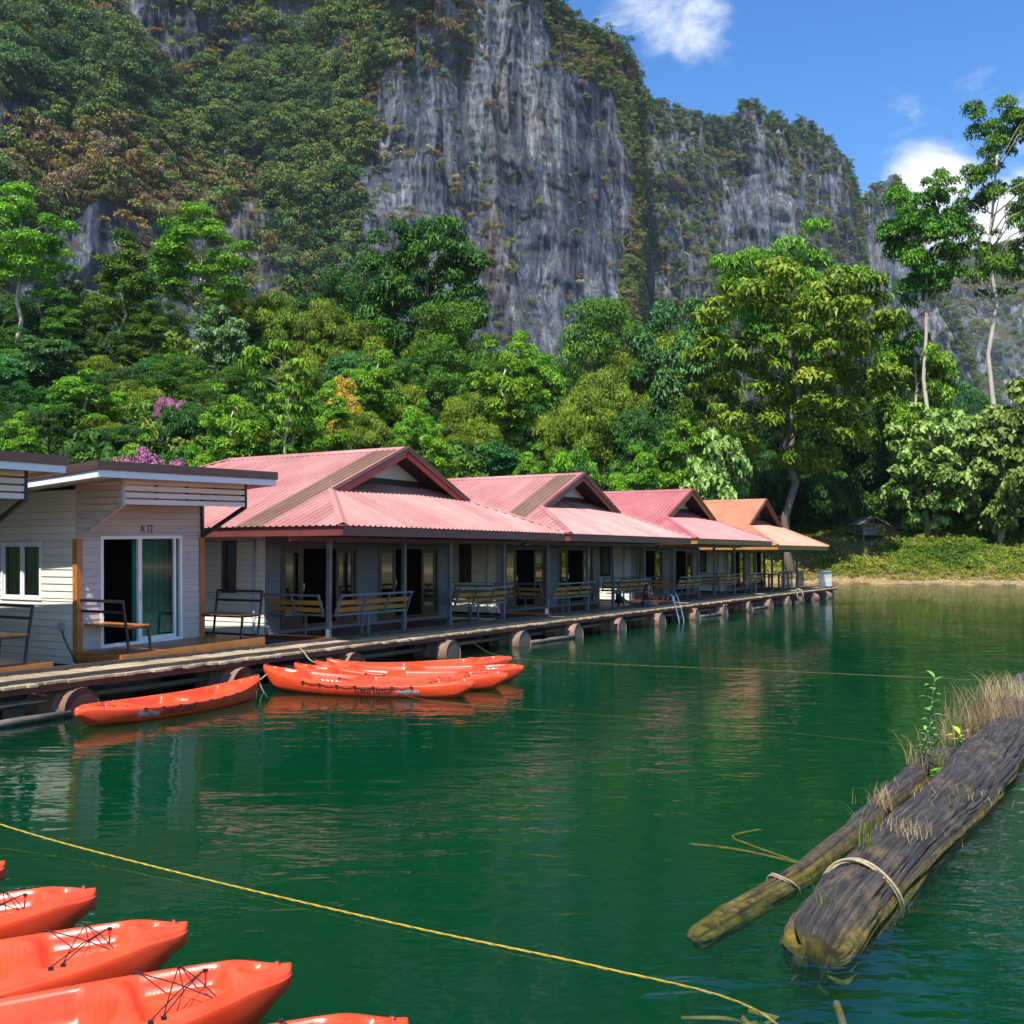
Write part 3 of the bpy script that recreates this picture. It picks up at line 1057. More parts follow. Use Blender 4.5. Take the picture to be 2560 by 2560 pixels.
    def pB(P, PX, VV):
        nz = fbm(P[..., 0] * 0.024, P[..., 2] * 0.014, 2.7, 4, 29)
        return (sstep(-0.05, 0.45, nz) + 0.9 * (VV > 0.9) + 0.05) * (VV < 1.15)
    p, px, vv = pick(*cB, 5200, pB)
    tint = np.clip(0.55 - 0.3 * (vv > 0.93) + 0.2 * rng.normal(size=len(p)), 0.03, 1)
    scatter('second_cliff_scrub', 'olive scrub on ledges of the second cliff under the blue sky', 'scrub', coll, 8, p,
            1.4 + 2.4 * rng.random(len(p)) ** 2, tint, rng)

    def pC(P, PX, VV):
        nz = fbm(P[..., 0] * 0.02, P[..., 2] * 0.012, 6.7, 4, 39)
        return (sstep(0.1, 0.5, nz) + 1.5 * (VV > 0.9) + 0.05) * (VV < 1.15)
    p, px, vv = pick(*cC, 1300, pC)
    scatter('third_cliff_scrub', 'dark scrub along the crest of the shadowed cliff behind the tall trees', 'scrub', coll, 8, p,
            2.0 + 2.4 * rng.random(len(p)) ** 2, np.clip(0.35 + 0.2 * rng.normal(size=len(p)), 0.03, 1), rng)

    def pD(P, PX, VV):
        return (0.35 + sstep(0.0, 0.3, fbm(P[..., 0] * 0.01, P[..., 2] * 0.012, 6.7, 4, 49))) * (VV < 1.1)
    p, px, vv = pick(*cD, 5200, pD)
    y = img_y(p)
    tint = np.clip(0.62 - 0.35 * sstep(760, 900, y) + 0.16 * rng.normal(size=len(p)), 0.03, 1)
    scatter('far_mountain_wood', 'hazy pale green woodland covering the distant mountain beyond the cliffs', 'woodland', coll, 8, p,
            4.5 + 5 * rng.random(len(p)) ** 2, tint, rng)


build_hill_growth()

# ================================================================== FOREST
M['bark_pale'] = mat('pale_bark', (0.36, 0.30, 0.24), 0.8, 0.3, 2.0, 0.3, 20, col2=(0.50, 0.42, 0.34), stretch=(1, 1, 0.3))
M['bark_dark'] = mat('dark_bark', (0.10, 0.075, 0.055), 0.85, 0.3, 2.0, 0.3, 20, col2=(0.19, 0.15, 0.11), stretch=(1, 1, 0.3))
LEAF = {
    'bright': leaf_mat('bright_green_leaf', (0.028, 0.096, 0.007), (0.119, 0.293, 0.015), (0.263, 0.502, 0.028)),
    'mid': leaf_mat('mid_green_leaf', (0.020, 0.068, 0.007), (0.072, 0.192, 0.015), (0.171, 0.342, 0.026)),
    'dark': leaf_mat('dark_green_leaf', (0.011, 0.041, 0.007), (0.036, 0.116, 0.016), (0.092, 0.229, 0.028)),
    'deep': leaf_mat('deep_green_leaf', (0.012, 0.055, 0.010), (0.040, 0.130, 0.016), (0.105, 0.245, 0.026)),
    'blue': leaf_mat('blue_green_leaf', (0.016, 0.064, 0.018), (0.056, 0.192, 0.045), (0.132, 0.326, 0.077)),
    'olive': leaf_mat('yellow_green_leaf', (0.034, 0.074, 0.005), (0.129, 0.208, 0.013), (0.286, 0.361, 0.025)),
    'yellow': leaf_mat('large_yellowing_leaf', (0.042, 0.120, 0.012), (0.145, 0.270, 0.018), (0.360, 0.390, 0.025)),
    'pale': leaf_mat('pale_heart_leaf', (0.069, 0.128, 0.022), (0.209, 0.321, 0.064), (0.363, 0.487, 0.125)),
    'pink': leaf_mat('pink_blossom', (0.10, 0.10, 0.05), (0.42, 0.13, 0.30), (0.62, 0.26, 0.48)),
    'orange': leaf_mat('yellow_orange_blossom', (0.16, 0.16, 0.02), (0.42, 0.27, 0.03), (0.56, 0.38, 0.05)),
    'silver': leaf_mat('silvery_leaf', (0.023, 0.073, 0.014), (0.076, 0.206, 0.037), (0.464, 0.528, 0.285)),
}


def make_proto(kind, seed, H, Rr, lo, leaf, nclump, cr, nleaf, ll, lw, shape='ellipsoid', droop=0.2, trunk=0.3, bark='bark_dark',
               limbs=10, up=0.5, flat=0.75, hollow=0.5, lean=0.0, tint_clump=0.55):
    """a tree of height H: tapered trunk with limbs, crown of leaf clumps. Returns (trunk mesh, crown mesh, H, Rr)"""
    rng = np.random.default_rng(seed)
    zc, rz = H * (1 + lo) / 2, H * (1 - lo) / 2
    C = []
    while len(C) < nclump:
        d = rng.normal(size=3); d /= np.linalg.norm(d)
        r = rng.random() ** (1 / 3.0)
        if r < hollow and rng.random() < 0.75:
            continue
        p = d * r
        h = p[2]
        if shape == 'dome':
            k = np.interp(h, [-1, -0.6, 0.1, 0.72, 1], [0.80, 0.95, 1.0, 0.78, 0.42]) / max(0.25, math.sqrt(max(0.06, 1 - h * h)))
        elif shape == 'cone':
            k = np.interp(h, [-1, -0.7, 1], [0.7, 1.0, 0.18]) / max(0.25, math.sqrt(max(0.06, 1 - h * h)))
        elif shape == 'umbrella':
            k = np.interp(h, [-1, 0.2, 0.8, 1], [0.25, 0.8, 1.0, 0.7]) / max(0.3, math.sqrt(max(0.09, 1 - h * h)))
        else:
            k = 1.0
        C.append([p[0] * k * (Rr - cr * 0.5), p[1] * k * (Rr - cr * 0.5), zc + h * (rz - cr * 0.5)])
    C = np.array(C)
    C[:, 0] += lean * C[:, 2]
    rad = cr * (0.6 + 0.75 * rng.random(nclump))
    v, t = leaf_cloud(rng, C, rad, nleaf, ll, lw, up, droop, 0.45, flat, tint_clump)
    # upper clumps a little yellower growth, as new leaves are
    cm = leaf_mesh(kind + '_crown', v, t, LEAF[leaf])
    mb = MB()
    zt = H * (lo + (1 - lo) * 0.72)
    npt = 9
    wob = rng.normal(size=(npt, 2)) * 0.012 * H
    path = [Vector((lean * zt * (k / (npt - 1)) + (wob[k, 0] if k else 0), (wob[k, 1] if k else 0), -0.8 + (zt + 0.8) * k / (npt - 1))) for k in range(npt)]
    rr = [trunk * (1.25 if k == 0 else 1.0 - 0.72 * k / (npt - 1)) for k in range(npt)]
    mb.tube(path, rr, 7)
    order = rng.permutation(nclump)[:limbs]
    for q in order:
        tgt = Vector(C[q])
        z0 = max(H * (lo + 0.02 * rng.normal()) * 0.9, min(zt * 0.97, tgt.z - (0.25 + 0.3 * rng.random()) * math.hypot(tgt.x, tgt.y) - 0.03 * H))
        f = min(1.0, max(0.0, (z0 + 0.8) / (zt + 0.8))) * (npt - 1)
        k = min(npt - 2, int(f))
        a = path[k].lerp(path[k + 1], f - k)
        mid = a.lerp(tgt, 0.55) + Vector((rng.normal() * .03 * H, rng.normal() * .03 * H, 0.02 * H))
        r0 = trunk * (1.0 - 0.72 * f / (npt - 1)) * (0.55 if limbs < 30 else 0.38)
        mb.tube([a, mid, tgt], [r0, r0 * 0.6, r0 * 0.22], 5)
    tm = mb.mesh(kind + '_trunk', M[bark], True)
    return tm, cm, H, Rr


PR = {}
PR['dome'] = make_proto('dome', 1, 26, 9.5, 0.22, 'deep', 165, 1.70, 46000, 0.46, 0.25, 'dome', 0.35, 0.5, 'bark_dark', 10, 0.6)
PR['dome_b'] = make_proto('dome_b', 2, 22, 8.5, 0.2, 'mid', 116, 1.76, 28710, 0.376, 0.194, 'ellipsoid', 0.3, 0.45, 'bark_dark', 8, 0.6)
PR['tall'] = make_proto('tall', 3, 27, 7, 0.34, 'bright', 73, 1.52, 24795, 0.334, 0.194, 'ellipsoid', 0.2, 0.36, 'bark_pale', 22, 0.6, 0.6, 0.35)
PR['tall_b'] = make_proto('tall_b', 4, 26, 5.5, 0.36, 'mid', 67, 1.36, 23490, 0.303, 0.168, 'cone', 0.25, 0.34, 'bark_pale', 20, 0.6, 0.6, 0.35)
PR['dark'] = make_proto('dark', 5, 18, 7, 0.12, 'dark', 108, 1.60, 27405, 0.364, 0.181, 'dome', 0.3, 0.4, 'bark_dark', 6, 0.55)
PR['dark_b'] = make_proto('dark_b', 6, 16, 6.5, 0.10, 'dark', 93, 1.52, 24795, 0.400, 0.168, 'ellipsoid', 0.25, 0.35, 'bark_dark', 6, 0.5)
PR['round'] = make_proto('round', 7, 15, 6, 0.28, 'blue', 108, 1.36, 26100, 0.334, 0.207, 'ellipsoid', 0.3, 0.35, 'bark_dark', 6, 0.8, 0.8, 0.75)
PR['umbrella'] = make_proto('umbrella', 8, 15, 7, 0.35, 'blue', 77, 1.44, 22185, 0.364, 0.219, 'umbrella', 0.25, 0.28, 'bark_pale', 14, 0.8, 0.55, 0.3)
PR['yellow'] = make_proto('yellow', 9, 30, 9.5, 0.30, 'yellow', 131, 1.28, 24795, 0.577, 0.260, 'ellipsoid', 0.35, 0.42, 'bark_dark', 42, 0.5, 0.6, 0.3, 0.0, 0.35)
PR['feather'] = make_proto('feather', 10, 14, 5.5, 0.08, 'olive', 93, 1.52, 27405, 0.485, 0.110, 'dome', 0.35, 0.2, 'bark_dark', 6, 0.5, 0.8)
PR['feather_b'] = make_proto('feather_b', 11, 13, 5.5, 0.06, 'olive', 85, 1.44, 24795, 0.437, 0.129, 'ellipsoid', 0.3, 0.2, 'bark_dark', 6, 0.5, 0.8)
PR['slender'] = make_proto('slender', 12, 17, 4.2, 0.50, 'bright', 33, 0.76, 3915, 0.376, 0.207, 'umbrella', 0.5, 0.15, 'bark_pale', 22, 0.7, 0.5, 0.2)
PR['glossy'] = make_proto('glossy', 13, 15, 4.2, 0.40, 'silver', 64, 1.00, 10962, 0.334, 0.219, 'ellipsoid', 0.4, 0.2, 'bark_dark', 14, 0.7, 0.7, 0.4, 0, 0.15)
PR['fern'] = make_proto('fern', 14, 26, 10, 0.48, 'bright', 103, 1.58, 24650, 0.615, 0.153, 'umbrella', 0.25, 0.4, 'bark_dark', 20, 0.9, 0.5, 0.3)
PR['crown_tree'] = make_proto('crown_tree', 15, 34, 5.2, 0.62, 'mid', 77, 1.20, 24795, 0.316, 0.181, 'ellipsoid', 0.3, 0.34, 'bark_pale', 16, 0.6, 0.75, 0.45)
PR['airy'] = make_proto('airy', 16, 42, 6.8, 0.52, 'mid', 94, 1.08, 23959, 0.303, 0.174, 'ellipsoid', 0.3, 0.42, 'bark_pale', 20, 0.6, 0.65, 0.2)
PR['ivy'] = make_proto('ivy', 17, 24, 4.5, 0.22, 'bright', 71, 1.20, 20880, 0.334, 0.194, 'ellipsoid', 0.4, 0.3, 'bark_pale', 6, 0.5, 0.9, 0.4)
PR['heart'] = make_proto('heart', 18, 12, 4.3, 0.05, 'pale', 95, 0.85, 7500, 0.46, 0.41, 'dome', 0.3, 0.13, 'bark_dark', 30, 0.35, 0.8, 0.35, 0, 0.2)
PR['heart_b'] = make_proto('heart_b', 19, 13, 3.8, 0.06, 'pale', 80, 0.85, 6000, 0.46, 0.41, 'ellipsoid', 0.3, 0.12, 'bark_dark', 30, 0.35, 0.8, 0.3, 0, 0.2)
PR['shrub'] = make_proto('shrub', 20, 5, 3.2, 0.03, 'mid', 67, 0.76, 12528, 0.255, 0.142, 'dome', 0.4, 0.1, 'bark_dark', 5, 0.5)
PR['shrub_b'] = make_proto('shrub_b', 21, 5, 3.0, 0.03, 'bright', 62, 0.72, 10962, 0.267, 0.129, 'dome', 0.45, 0.1, 'bark_dark', 5, 0.5)
PR['shrub_d'] = make_proto('shrub_d', 22, 5.5, 3.2, 0.03, 'dark', 67, 0.80, 12528, 0.291, 0.142, 'dome', 0.5, 0.1, 'bark_dark', 5, 0.5)
PR['pink'] = make_proto('pink', 23, 5, 2.9, 0.1, 'pink', 62, 0.60, 13050, 0.157, 0.104, 'dome', 0.2, 0.1, 'bark_dark', 14, 0.5)
PR['orange'] = make_proto('orange', 24, 11, 4.0, 0.18, 'orange', 77, 0.76, 13572, 0.218, 0.104, 'cone', 0.3, 0.13, 'bark_pale', 26, 0.5, 0.8, 0.3)


def plant(kind, px, ytop, dep, wpx, label, cat='tree', group=None, name=None, rot=None, base=None, lean=0.0, walk=True):
    """stand a tree on the ground at bearing px and distance dep, so tall that its top reaches ytop, so wide as wpx"""
    tm, cm, H, Rr = PR[kind]
    # the slope is known, the size is not: walk up or down the slope until the tree has its natural proportions
    for it in range(40):
        top = at_depth(px, ytop, dep)
        zb = float(ground_z(top.x, top.y)) if base is None else base
        h = max(0.5, top.z - zb)
        sz = h / H
        sx = (wpx / 2560.0 * dep / 2) / Rr
        if not walk:
            break
        if sz < 0.8 * sx and float(ground_d(top.x, top.y)) > 4:
            dep *= 0.975
        elif sz > 1.45 * sx and dep < 128:
            dep *= 1.02
        else:
            break
    sz = max(sz, 0.45 * sx)
    sx = min(max(sx, sz * 0.6), sz * 2.4)
    root = bpy.data.objects.new(name or ('tree' if cat == 'tree' else 'shrub'), None)
    COL.objects.link(root)
    root.location = (top.x, top.y, zb)
    rz = random.Random(int(px * 7 + dep * 13 + ytop)).random() * 6.283 if rot is None else rot
    root.rotation_euler = (0, lean, rz if lean == 0 else 0)
    sx = max(sx, sz / (3.0 if kind in ('pink', 'slender') else 1.5))
    root.scale = (sx, sx, sz)
    tag(root, label, cat, group)
    link('trunk', tm, root)
    link('crown', cm, root)
    return root


# --- trees that the photograph lets one single out (bearing px, top py, distance m, width px)
K = 2560 / 1932.0
SPEC = [
    # left
    ('tall', 40, 342, 96, 225, 'tall bright green tree with thin pale trunks rising above the two flat-roofed cabins'),
    ('tall_b', 238, 432, 92, 165, 'tall narrow dark green tree on a pale straight trunk left of the bright spreading tree'),
    ('tall', 382, 382, 100, 215, 'tall bright green spreading tree with dark forked limbs against the grey rock band'),
    ('glossy', 142, 528, 104, 105, 'dark tree with whitish young leaves on top between two tall pale-trunked trees'),
    ('glossy', 414, 574, 84, 112, 'small round tree with glossy pale leaves and two thin dark stems'),
    ('slender', 541, 636, 53, 175, 'sparse bright-leaved sapling on a long thin white trunk behind the first red roof'),
    ('feather_b', 522, 556, 104, 125, 'rounded yellow-green tree beside the dark broad tree'),
    ('dark', 632, 505, 108, 190, 'broad dark green tree left of the great dome-crowned tree'),
    ('dome', 803, 404, 104, 255, 'great dome-crowned deep green tree rising before the grey cliff'),
    ('dome_b', 850, 560, 96, 190, 'bushy deep green tree under the great dome-crowned tree'),
    ('umbrella', 88, 632, 78, 185, 'flat-topped blue-green tree on a thin pale stem behind the leftmost flat roof'),
    ('ivy', 160, 742, 66, 150, 'leafy bush with a few pink flowers above the brown flat roof'),
    ('pink', 322, 742, 71, 50, 'pink blossom spray hanging among dark shrubs'),
    ('pink', 265, 832, 45, 105, 'mauve-pink flowering bush just behind the brown flat roof'),
    ('dark_b', 375, 750, 70, 140, 'dense dark green round bush beside the pink blossom spray'),
    ('orange', 645, 700, 72, 120, 'yellow-orange flowering tree behind the ridge of the first red roof'),
    ('ivy', 1000, 615, 96, 130, 'mid green bushy tree with a reddish tip before the foot of the cliff'),
    ('dome_b', 1130, 548, 104, 180, 'rounded light green tree standing alone before the cliff foot'),
    ('round', 1282, 560, 100, 140, 'tight blue-green dome-shaped tree left of the big yellowing tree'),
    ('fern', 1488, 436, 104, 335, 'wide light green feathery canopy behind the yellowing large-leaved tree'),
    ('yellow', 1490, 468, 86, 430, 'big yellowing large-leaved tree with bare dark limbs near the last roof'),
    ('crown_tree', 1742, 322, 94, 175, 'tall tree with one compact oval crown on a thin white trunk'),
    ('airy', 1868, 186, 92, 215, 'tallest tree with airy crown on a long bare pale trunk by the bank'),
    ('ivy', 1722, 545, 97, 150, 'vine-draped bright green column tree below the compact oval crown'),
    ('dark', 1640, 640, 112, 190, 'deep green tree filling the gap behind the small hut'),
    ('dark_b', 1585, 720, 106, 190, 'dark green thicket tree left above the small stilted hut'),
    ('dark_b', 1800, 700, 98, 150, 'dark green tree between the two tall white trunks'),
    ('heart', 1760, 757, 93, 190, 'pale heart-leaved bush under the compact oval crown tree'),
    ('heart_b', 1872, 745, 92, 165, 'pale heart-leaved tall bush before the tallest tree'),
    ('heart', 1925, 700, 91, 210, 'pale heart-leaved bush spreading past the bank beyond the tallest trunk'),
    ('heart_b', 1350, 790, 76, 130, 'pale large-leaved bush behind the third roof'),
    ('umbrella', 940, 1100 / K, 78, 150, 'low spreading shrub-tree behind the gap of the first two red roofs'),
]
for k in SPEC:
    kind, x, y, dep, w, lab = k
    cat = 'bush' if 'bush' in lab and kind != 'ivy' else 'tree'
    nm = {'pink': 'flowering_bush', 'heart': 'heart_leaved_bush', 'heart_b': 'heart_leaved_bush', 'orange': 'flowering_tree'}.get(kind, 'forest_tree')
    plant(kind, x * K, y * K, dep, w * K, lab, cat, name=nm, walk=kind not in ('yellow', 'fern', 'crown_tree', 'airy', 'heart', 'heart_b', 'ivy', 'dome', 'slender', 'pink'))

# --- the forest mass on the slope: look-alike trees that only their place tells apart
rng = random.Random(5)
MASS = []


def mass(x0, x1, n, y0, y1, d0, d1, w0, w1, kinds):
    for q in range(n):
        f = (q + 0.5 + rng.uniform(-.35, .35)) / n
        MASS.append((rng.choice(kinds), x0 + (x1 - x0) * f, rng.uniform(y0, y1), rng.uniform(d0, d1), rng.uniform(w0, w1)))


# in 1932-pixel picture units
mass(-60, 330, 10, 540, 620, 102, 116, 105, 150, ['dark', 'dark_b', 'dome_b', 'tall_b'])
mass(-40, 760, 20, 640, 720, 84, 100, 100, 140, ['dark', 'dark_b', 'dome_b', 'feather', 'ivy', 'round'])
mass(420, 780, 9, 540, 610, 100, 112, 100, 150, ['dark', 'dome_b', 'feather', 'dark_b'])
mass(-40, 820, 20, 745, 815, 66, 80, 85, 120, ['dark_b', 'feather', 'feather_b', 'ivy', 'shrub_d', 'dark'])
mass(-60, 420, 11, 835, 868, 54, 62, 75, 105, ['shrub', 'shrub_d', 'shrub_b', 'feather_b'])
mass(700, 1060, 7, 615, 690, 92, 104, 110, 150, ['dome_b', 'ivy', 'dark', 'feather'])
mass(720, 1330, 12, 690, 770, 84, 96, 100, 140, ['feather', 'dark_b', 'ivy', 'feather_b', 'dome_b'])
mass(660, 1380, 15, 780, 850, 78, 90, 85, 120, ['feather', 'ivy', 'shrub_b', 'feather_b', 'dark_b', 'shrub'])
mass(1120, 1340, 5, 620, 690, 100, 110, 110, 150, ['feather', 'feather_b', 'ivy'])
mass(1330, 1660, 6, 700, 790, 94, 108, 110, 150, ['feather', 'dark_b', 'dark', 'feather_b'])
mass(1360, 1720, 8, 830, 900, 92, 104, 90, 125, ['dark_b', 'shrub_d', 'dark', 'shrub_d'])
mass(1640, 1990, 7, 780, 850, 92, 106, 100, 140, ['dark', 'dark_b', 'dark_b', 'dome_b'])
mass(1700, 1990, 7, 880, 930, 98, 106, 80, 110, ['shrub_d', 'shrub_b', 'shrub_d', 'shrub'])
mass(1960, 2700, 16, 620, 860, 88, 112, 110, 200, ['dark', 'dark_b', 'dome_b', 'feather', 'ivy', 'dome'])
mass(-420, -60, 7, 640, 800, 80, 104, 120, 180, ['dark', 'dark_b', 'dome_b'])
LAB = {'dark': ('dense dark green tree in the forest mass above the raft houses', 'dense dark forest trees'),
       'dark_b': ('dark drooping-leaved tree in the forest mass above the raft houses', 'dark drooping forest trees'),
       'dome_b': ('mid green round-crowned tree in the forest mass on the slope', 'round-crowned forest trees'),
       'dome': ('large mid green dome tree in the forest past the bank', 'large dome trees past the bank'),
       'tall_b': ('slim high-crowned tree in the forest mass on the slope', 'slim forest trees'),
       'feather': ('yellow-green feathery bamboo-like clump in the forest mass', 'feathery yellow-green clumps'),
       'feather_b': ('low yellow-green feathery thicket in the forest mass', 'low feathery thickets'),
       'ivy': ('vine-covered bright green tree in the forest mass', 'vine-covered forest trees'),
       'round': ('small blue-green round tree tucked into the forest mass', 'small blue-green round trees'),
       'shrub': ('mid green leafy shrub along the forest edge', 'mid green edge shrubs'),
       'shrub_b': ('bright green leafy shrub along the forest edge', 'bright green edge shrubs'),
       'shrub_d': ('dark leafy shrub along the shaded forest edge', 'dark edge shrubs'),
       'heart_b': ('pale heart-leaved shrub low on the forest edge above the bank', 'pale heart-leaved edge shrubs')}
for kind, x, y, dep, w in MASS:
    if 1580 < x < 1720 and dep < 104:        # the clearing with the stilted hut stays open
        dep = 104 + 0.1 * w
    lab, grp = LAB[kind]
    plant(kind, x * K, y * K, dep, w * K, lab, 'shrub' if 'shrub' in lab or 'thicket' in lab or 'clump' in lab else 'tree', grp,
          name='edge_shrub' if kind.startswith('shrub') or kind == 'heart_b' else 'forest_tree')

# ------------------------------------------------------------------ bank growth (uncountable ground cover) and straw
M['bankveg'] = veg_mat('bank_herbs', [(0.0, (0.035, 0.100, 0.010)), (0.35, (0.105, 0.195, 0.015)), (0.65, (0.220, 0.270, 0.024)), (0.85, (0.32, 0.29, 0.05)), (1.0, (0.42, 0.30, 0.13))], 0.6, 0.25, 0.3)


def build_bank():
    rg = np.random.default_rng(77)
    meshes = []
    for k in range(5):
        nc = 7
        c = rg.normal(size=(nc, 3)) * np.array([.45, .45, .16]); c[:, 2] = np.abs(c[:, 2]) + 0.22
        v, t = leaf_cloud(rg, c, 0.2 + 0.15 * rg.random(nc), 110, 0.20, 0.10, 0.6, 0.3)
        meshes.append(leaf_mesh('herb_%d' % k, v, t, M['bankveg']))
    coll = proto_collection('bank_plants', meshes)
    n = 25000
    x = rg.uniform(-8, 72, n); d = 1.6 + 26 * rg.random(n) ** 0.9
    y = np.interp(x, SHX, SHY) + d
    z = ground_z(x, y)
    dd = ground_d(x, y)
    keep = dd > 1.9 + 0.7 * fbm(x * 0.4, y * 0.4, 0, 2, 3)
    x, y, z, dd = x[keep], y[keep], z[keep], dd[keep]
    pt = fbm(x * 0.16, y * 0.16, 2.0, 3, 61)
    tint = np.clip(0.46 + 0.46 * pt + 0.20 * rg.normal(size=len(x)) + 0.35 * sstep(4.0, 2.0, dd), 0, 1)
    scl = (0.30 + 0.48 * rg.random(len(x)) ** 2.0) * (0.75 + 0.5 * sstep(2, 8, dd)) * (1 + 0.5 * np.clip(pt, 0, 1))
    scatter('bank_herbage', 'low green and yellowing creepers covering the sunny bank above the waterline', 'herbage', coll, 5,
            np.stack([x, y, z - 0.03], 1), scl, tint, rg, 0.1)
    # straw litter at the waterline: thin blades
    m = 9000
    x = rg.uniform(-8, 72, m); dd = rg.uniform(0.3, 3.4, m)
    y = np.interp(x, SHX, SHY) + dd / 0.93
    z = ground_z(x, y)
    p = np.stack([x, y, z], 1)
    a = np.stack([rg.normal(size=m), rg.normal(size=m) * 0.6, rg.random(m) * 0.9], 1); a /= np.linalg.norm(a, axis=1)[:, None]
    L = (0.12 + 0.3 * rg.random(m))[:, None]
    b = np.cross(a, rg.normal(size=(m, 3))); b /= np.linalg.norm(b, axis=1)[:, None]
    q = np.stack([p - b * .02, p + b * .02, p + a * L + b * .006, p + a * L - b * .006], 1).reshape(-1, 3)
    straw = leaf_mat('dry_straw', (0.30, 0.21, 0.09), (0.46, 0.34, 0.16), (0.60, 0.47, 0.25))
    M['straw'] = straw
    me = leaf_mesh('shore_straw', q, rg.random(m), straw)
    tag(link('shore_straw', me), 'pale dry straw and litter along the edge of the water', 'straw', kind='stuff')


build_bank()


def build_undergrowth():
    rg = np.random.default_rng(101)
    meshes = []
    M['under'] = veg_mat('undergrowth_leaves', [(0.0, (0.014, 0.048, 0.008)), (0.3, (0.036, 0.098, 0.012)), (0.6, (0.090, 0.185, 0.018)), (1.0, (0.21, 0.27, 0.026))], 0.6, 0.22, 0.5)
    for k in range(6):
        nc = 16
        c = rg.normal(size=(nc, 3)) * np.array([.45, .45, .30]); c[:, 2] = np.abs(c[:, 2]) + 0.25
        v, t = leaf_cloud(rg, c, 0.16 + 0.16 * rg.random(nc), 900, 0.13, 0.065 if k % 2 else 0.045, 0.6, 0.3, 0.4)
        meshes.append(leaf_mesh('undergrowth_%d' % k, v, t, M['under']))
    coll = proto_collection('undergrowth_plants', meshes)
    n = 3600
    x = rg.uniform(-75, 80, n); y = rg.uniform(30, 135, n)
    d = ground_d(x, y)
    keep = (d > np.where(x > 8, 17, 4)) & (d < 85) & (np.abs(x) < 0.62 * y + 6)
    x, y, d = x[keep], y[keep], d[keep]
    z = ground_z(x, y)
    pt = fbm(x * 0.09, y * 0.09, 7.0, 3, 71)
    tint = np.clip(0.36 + 0.45 * pt + 0.14 * rg.normal(size=len(x)), 0, 1)
    scatter('undergrowth', 'tangled green undergrowth filling the forest floor under the trees', 'undergrowth', coll, 6,
            np.stack([x, y, z - 0.2], 1), 1.7 + 1.9 * rg.random(len(x)), tint, rg, 0.12)


build_undergrowth()

# ================================================================== RAFT HOUSES
def sub_rects(x0, x1, z0, z1, holes):
    """rectangle minus holes -> list of rectangles (x0,x1,z0,z1)"""
    zs = sorted({z0, z1, *[min(max(h[k], z0), z1) for h in holes for k in (2, 3)]})
    out = []
    for a, b in zip(zs[:-1], zs[1:]):
        if b - a < 1e-4:
            continue
        mid = (a + b) / 2
        cut = sorted([(max(h[0], x0), min(h[1], x1)) for h in holes if h[2] < mid < h[3] and h[1] > x0 and h[0] < x1])
        x = x0
        for c0, c1 in cut:
            if c0 - x > 1e-3:
                out.append((x, c0, a, b))
            x = max(x, c1)
        if x1 - x > 1e-3:
            out.append((x, x1, a, b))
    return out


def lap_board_mesh(material):
    """one lap-siding board of unit length and unit height, thicker at its lower edge; outward is -y"""
    mb = MB()
    mb.prism([(-0.022, 0.0), (-0.022, 0.06), (-0.008, 1.0), (0.0, 1.0), (0.0, 0.0)], 0.0, 1.0, 'yz')
    return mb.mesh('lap_board', material)


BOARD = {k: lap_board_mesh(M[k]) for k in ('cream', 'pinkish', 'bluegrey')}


def siding_wall(house, name, mtx, width, height, holes, material, single=True, bh=0.13, inner=None):
    """wall panel with openings; local x along the wall, y inward, z up. Boards are parts of the wall."""
    mb = MB()
    for a, b, c, d in sub_rects(0, width, 0, height, holes):
        mb.box(a, b, 0.004, 0.09, c, d)
    w = mb.build(name, inner or M['inner'], house)
    w.matrix_local = mtx
    nrow = int(math.ceil(height / bh))
    jo = MB()
    rr = random.Random(int(width * 100))
    for k in range(nrow):
        a, b = k * bh, min((k + 1) * bh, height)
        for x0, x1, z0, z1 in sub_rects(0, width, a, b, holes):
            if x1 - x0 < 0.02 or z1 - z0 < 0.015:
                continue
            if single:
                o = link('siding_board', BOARD[material], w)
                o.location = (x0 + 0.0015, -0.001 * rr.random(), z0)
                o.scale = (x1 - x0 - 0.003, 1, (z1 - z0) - 0.004)
            else:
                i = len(jo.v)
                h = z1 - z0 - 0.004
                P = [(-0.022, 0.0), (-0.022, 0.06 * h), (-0.008, h), (0.0, h), (0.0, 0.0)]
                jo.prism([(y, z0 + z) for y, z in P], x0, x1, 'yz')
    if not single and jo.v:
        o = jo.build('siding', M[material], w)
        o['kind'] = 'stuff'
    return w


def frame_rect(mb, x0, x1, z0, z1, wd, y0, y1, bottom=True):
    mb.box(x0, x0 + wd, y0, y1, z0, z1)
    mb.box(x1 - wd, x1, y0, y1, z0, z1)
    mb.box(x0 + wd, x1 - wd, y0, y1, z1 - wd, z1)
    if bottom:
        mb.box(x0 + wd, x1 - wd, y0, y1, z0, z0 + wd)


class Sheet(MB):
    def build(s, name, mat, parent=None, smooth=False, loc=None, rot=None):
        return link(name, s.mesh(name, mat), parent, loc, rot)      # outward side stays -y


def glass_sheet(x0, x1, y, z0, z1):
    return Sheet().quad((x0, y, z0), (x1, y, z0), (x1, y, z1), (x0, y, z1))


def curtain(parent, x0, x1, z0, z1, y, material, name='curtain', waves=7, amp=0.035):
    mb = MB()
    n = waves * 6
    pts = [(x0 + (x1 - x0) * k / n, y + amp * math.sin(k / 6 * 6.283 + 0.7 * math.sin(k))) for k in range(n + 1)]
    for (a, ya), (b, yb) in zip(pts[:-1], pts[1:]):
        mb.quad((a, ya, z0), (b, yb, z0), (b, yb, z1), (a, ya, z1))
    return mb.build(name, material, parent, True)


LEFTW = Matrix.Rotation(R(-90), 4, 'Z')      # wall facing -x: local x runs from the back to the front
RIGHTW = Matrix.Rotation(R(90), 4, 'Z')      # wall facing +x


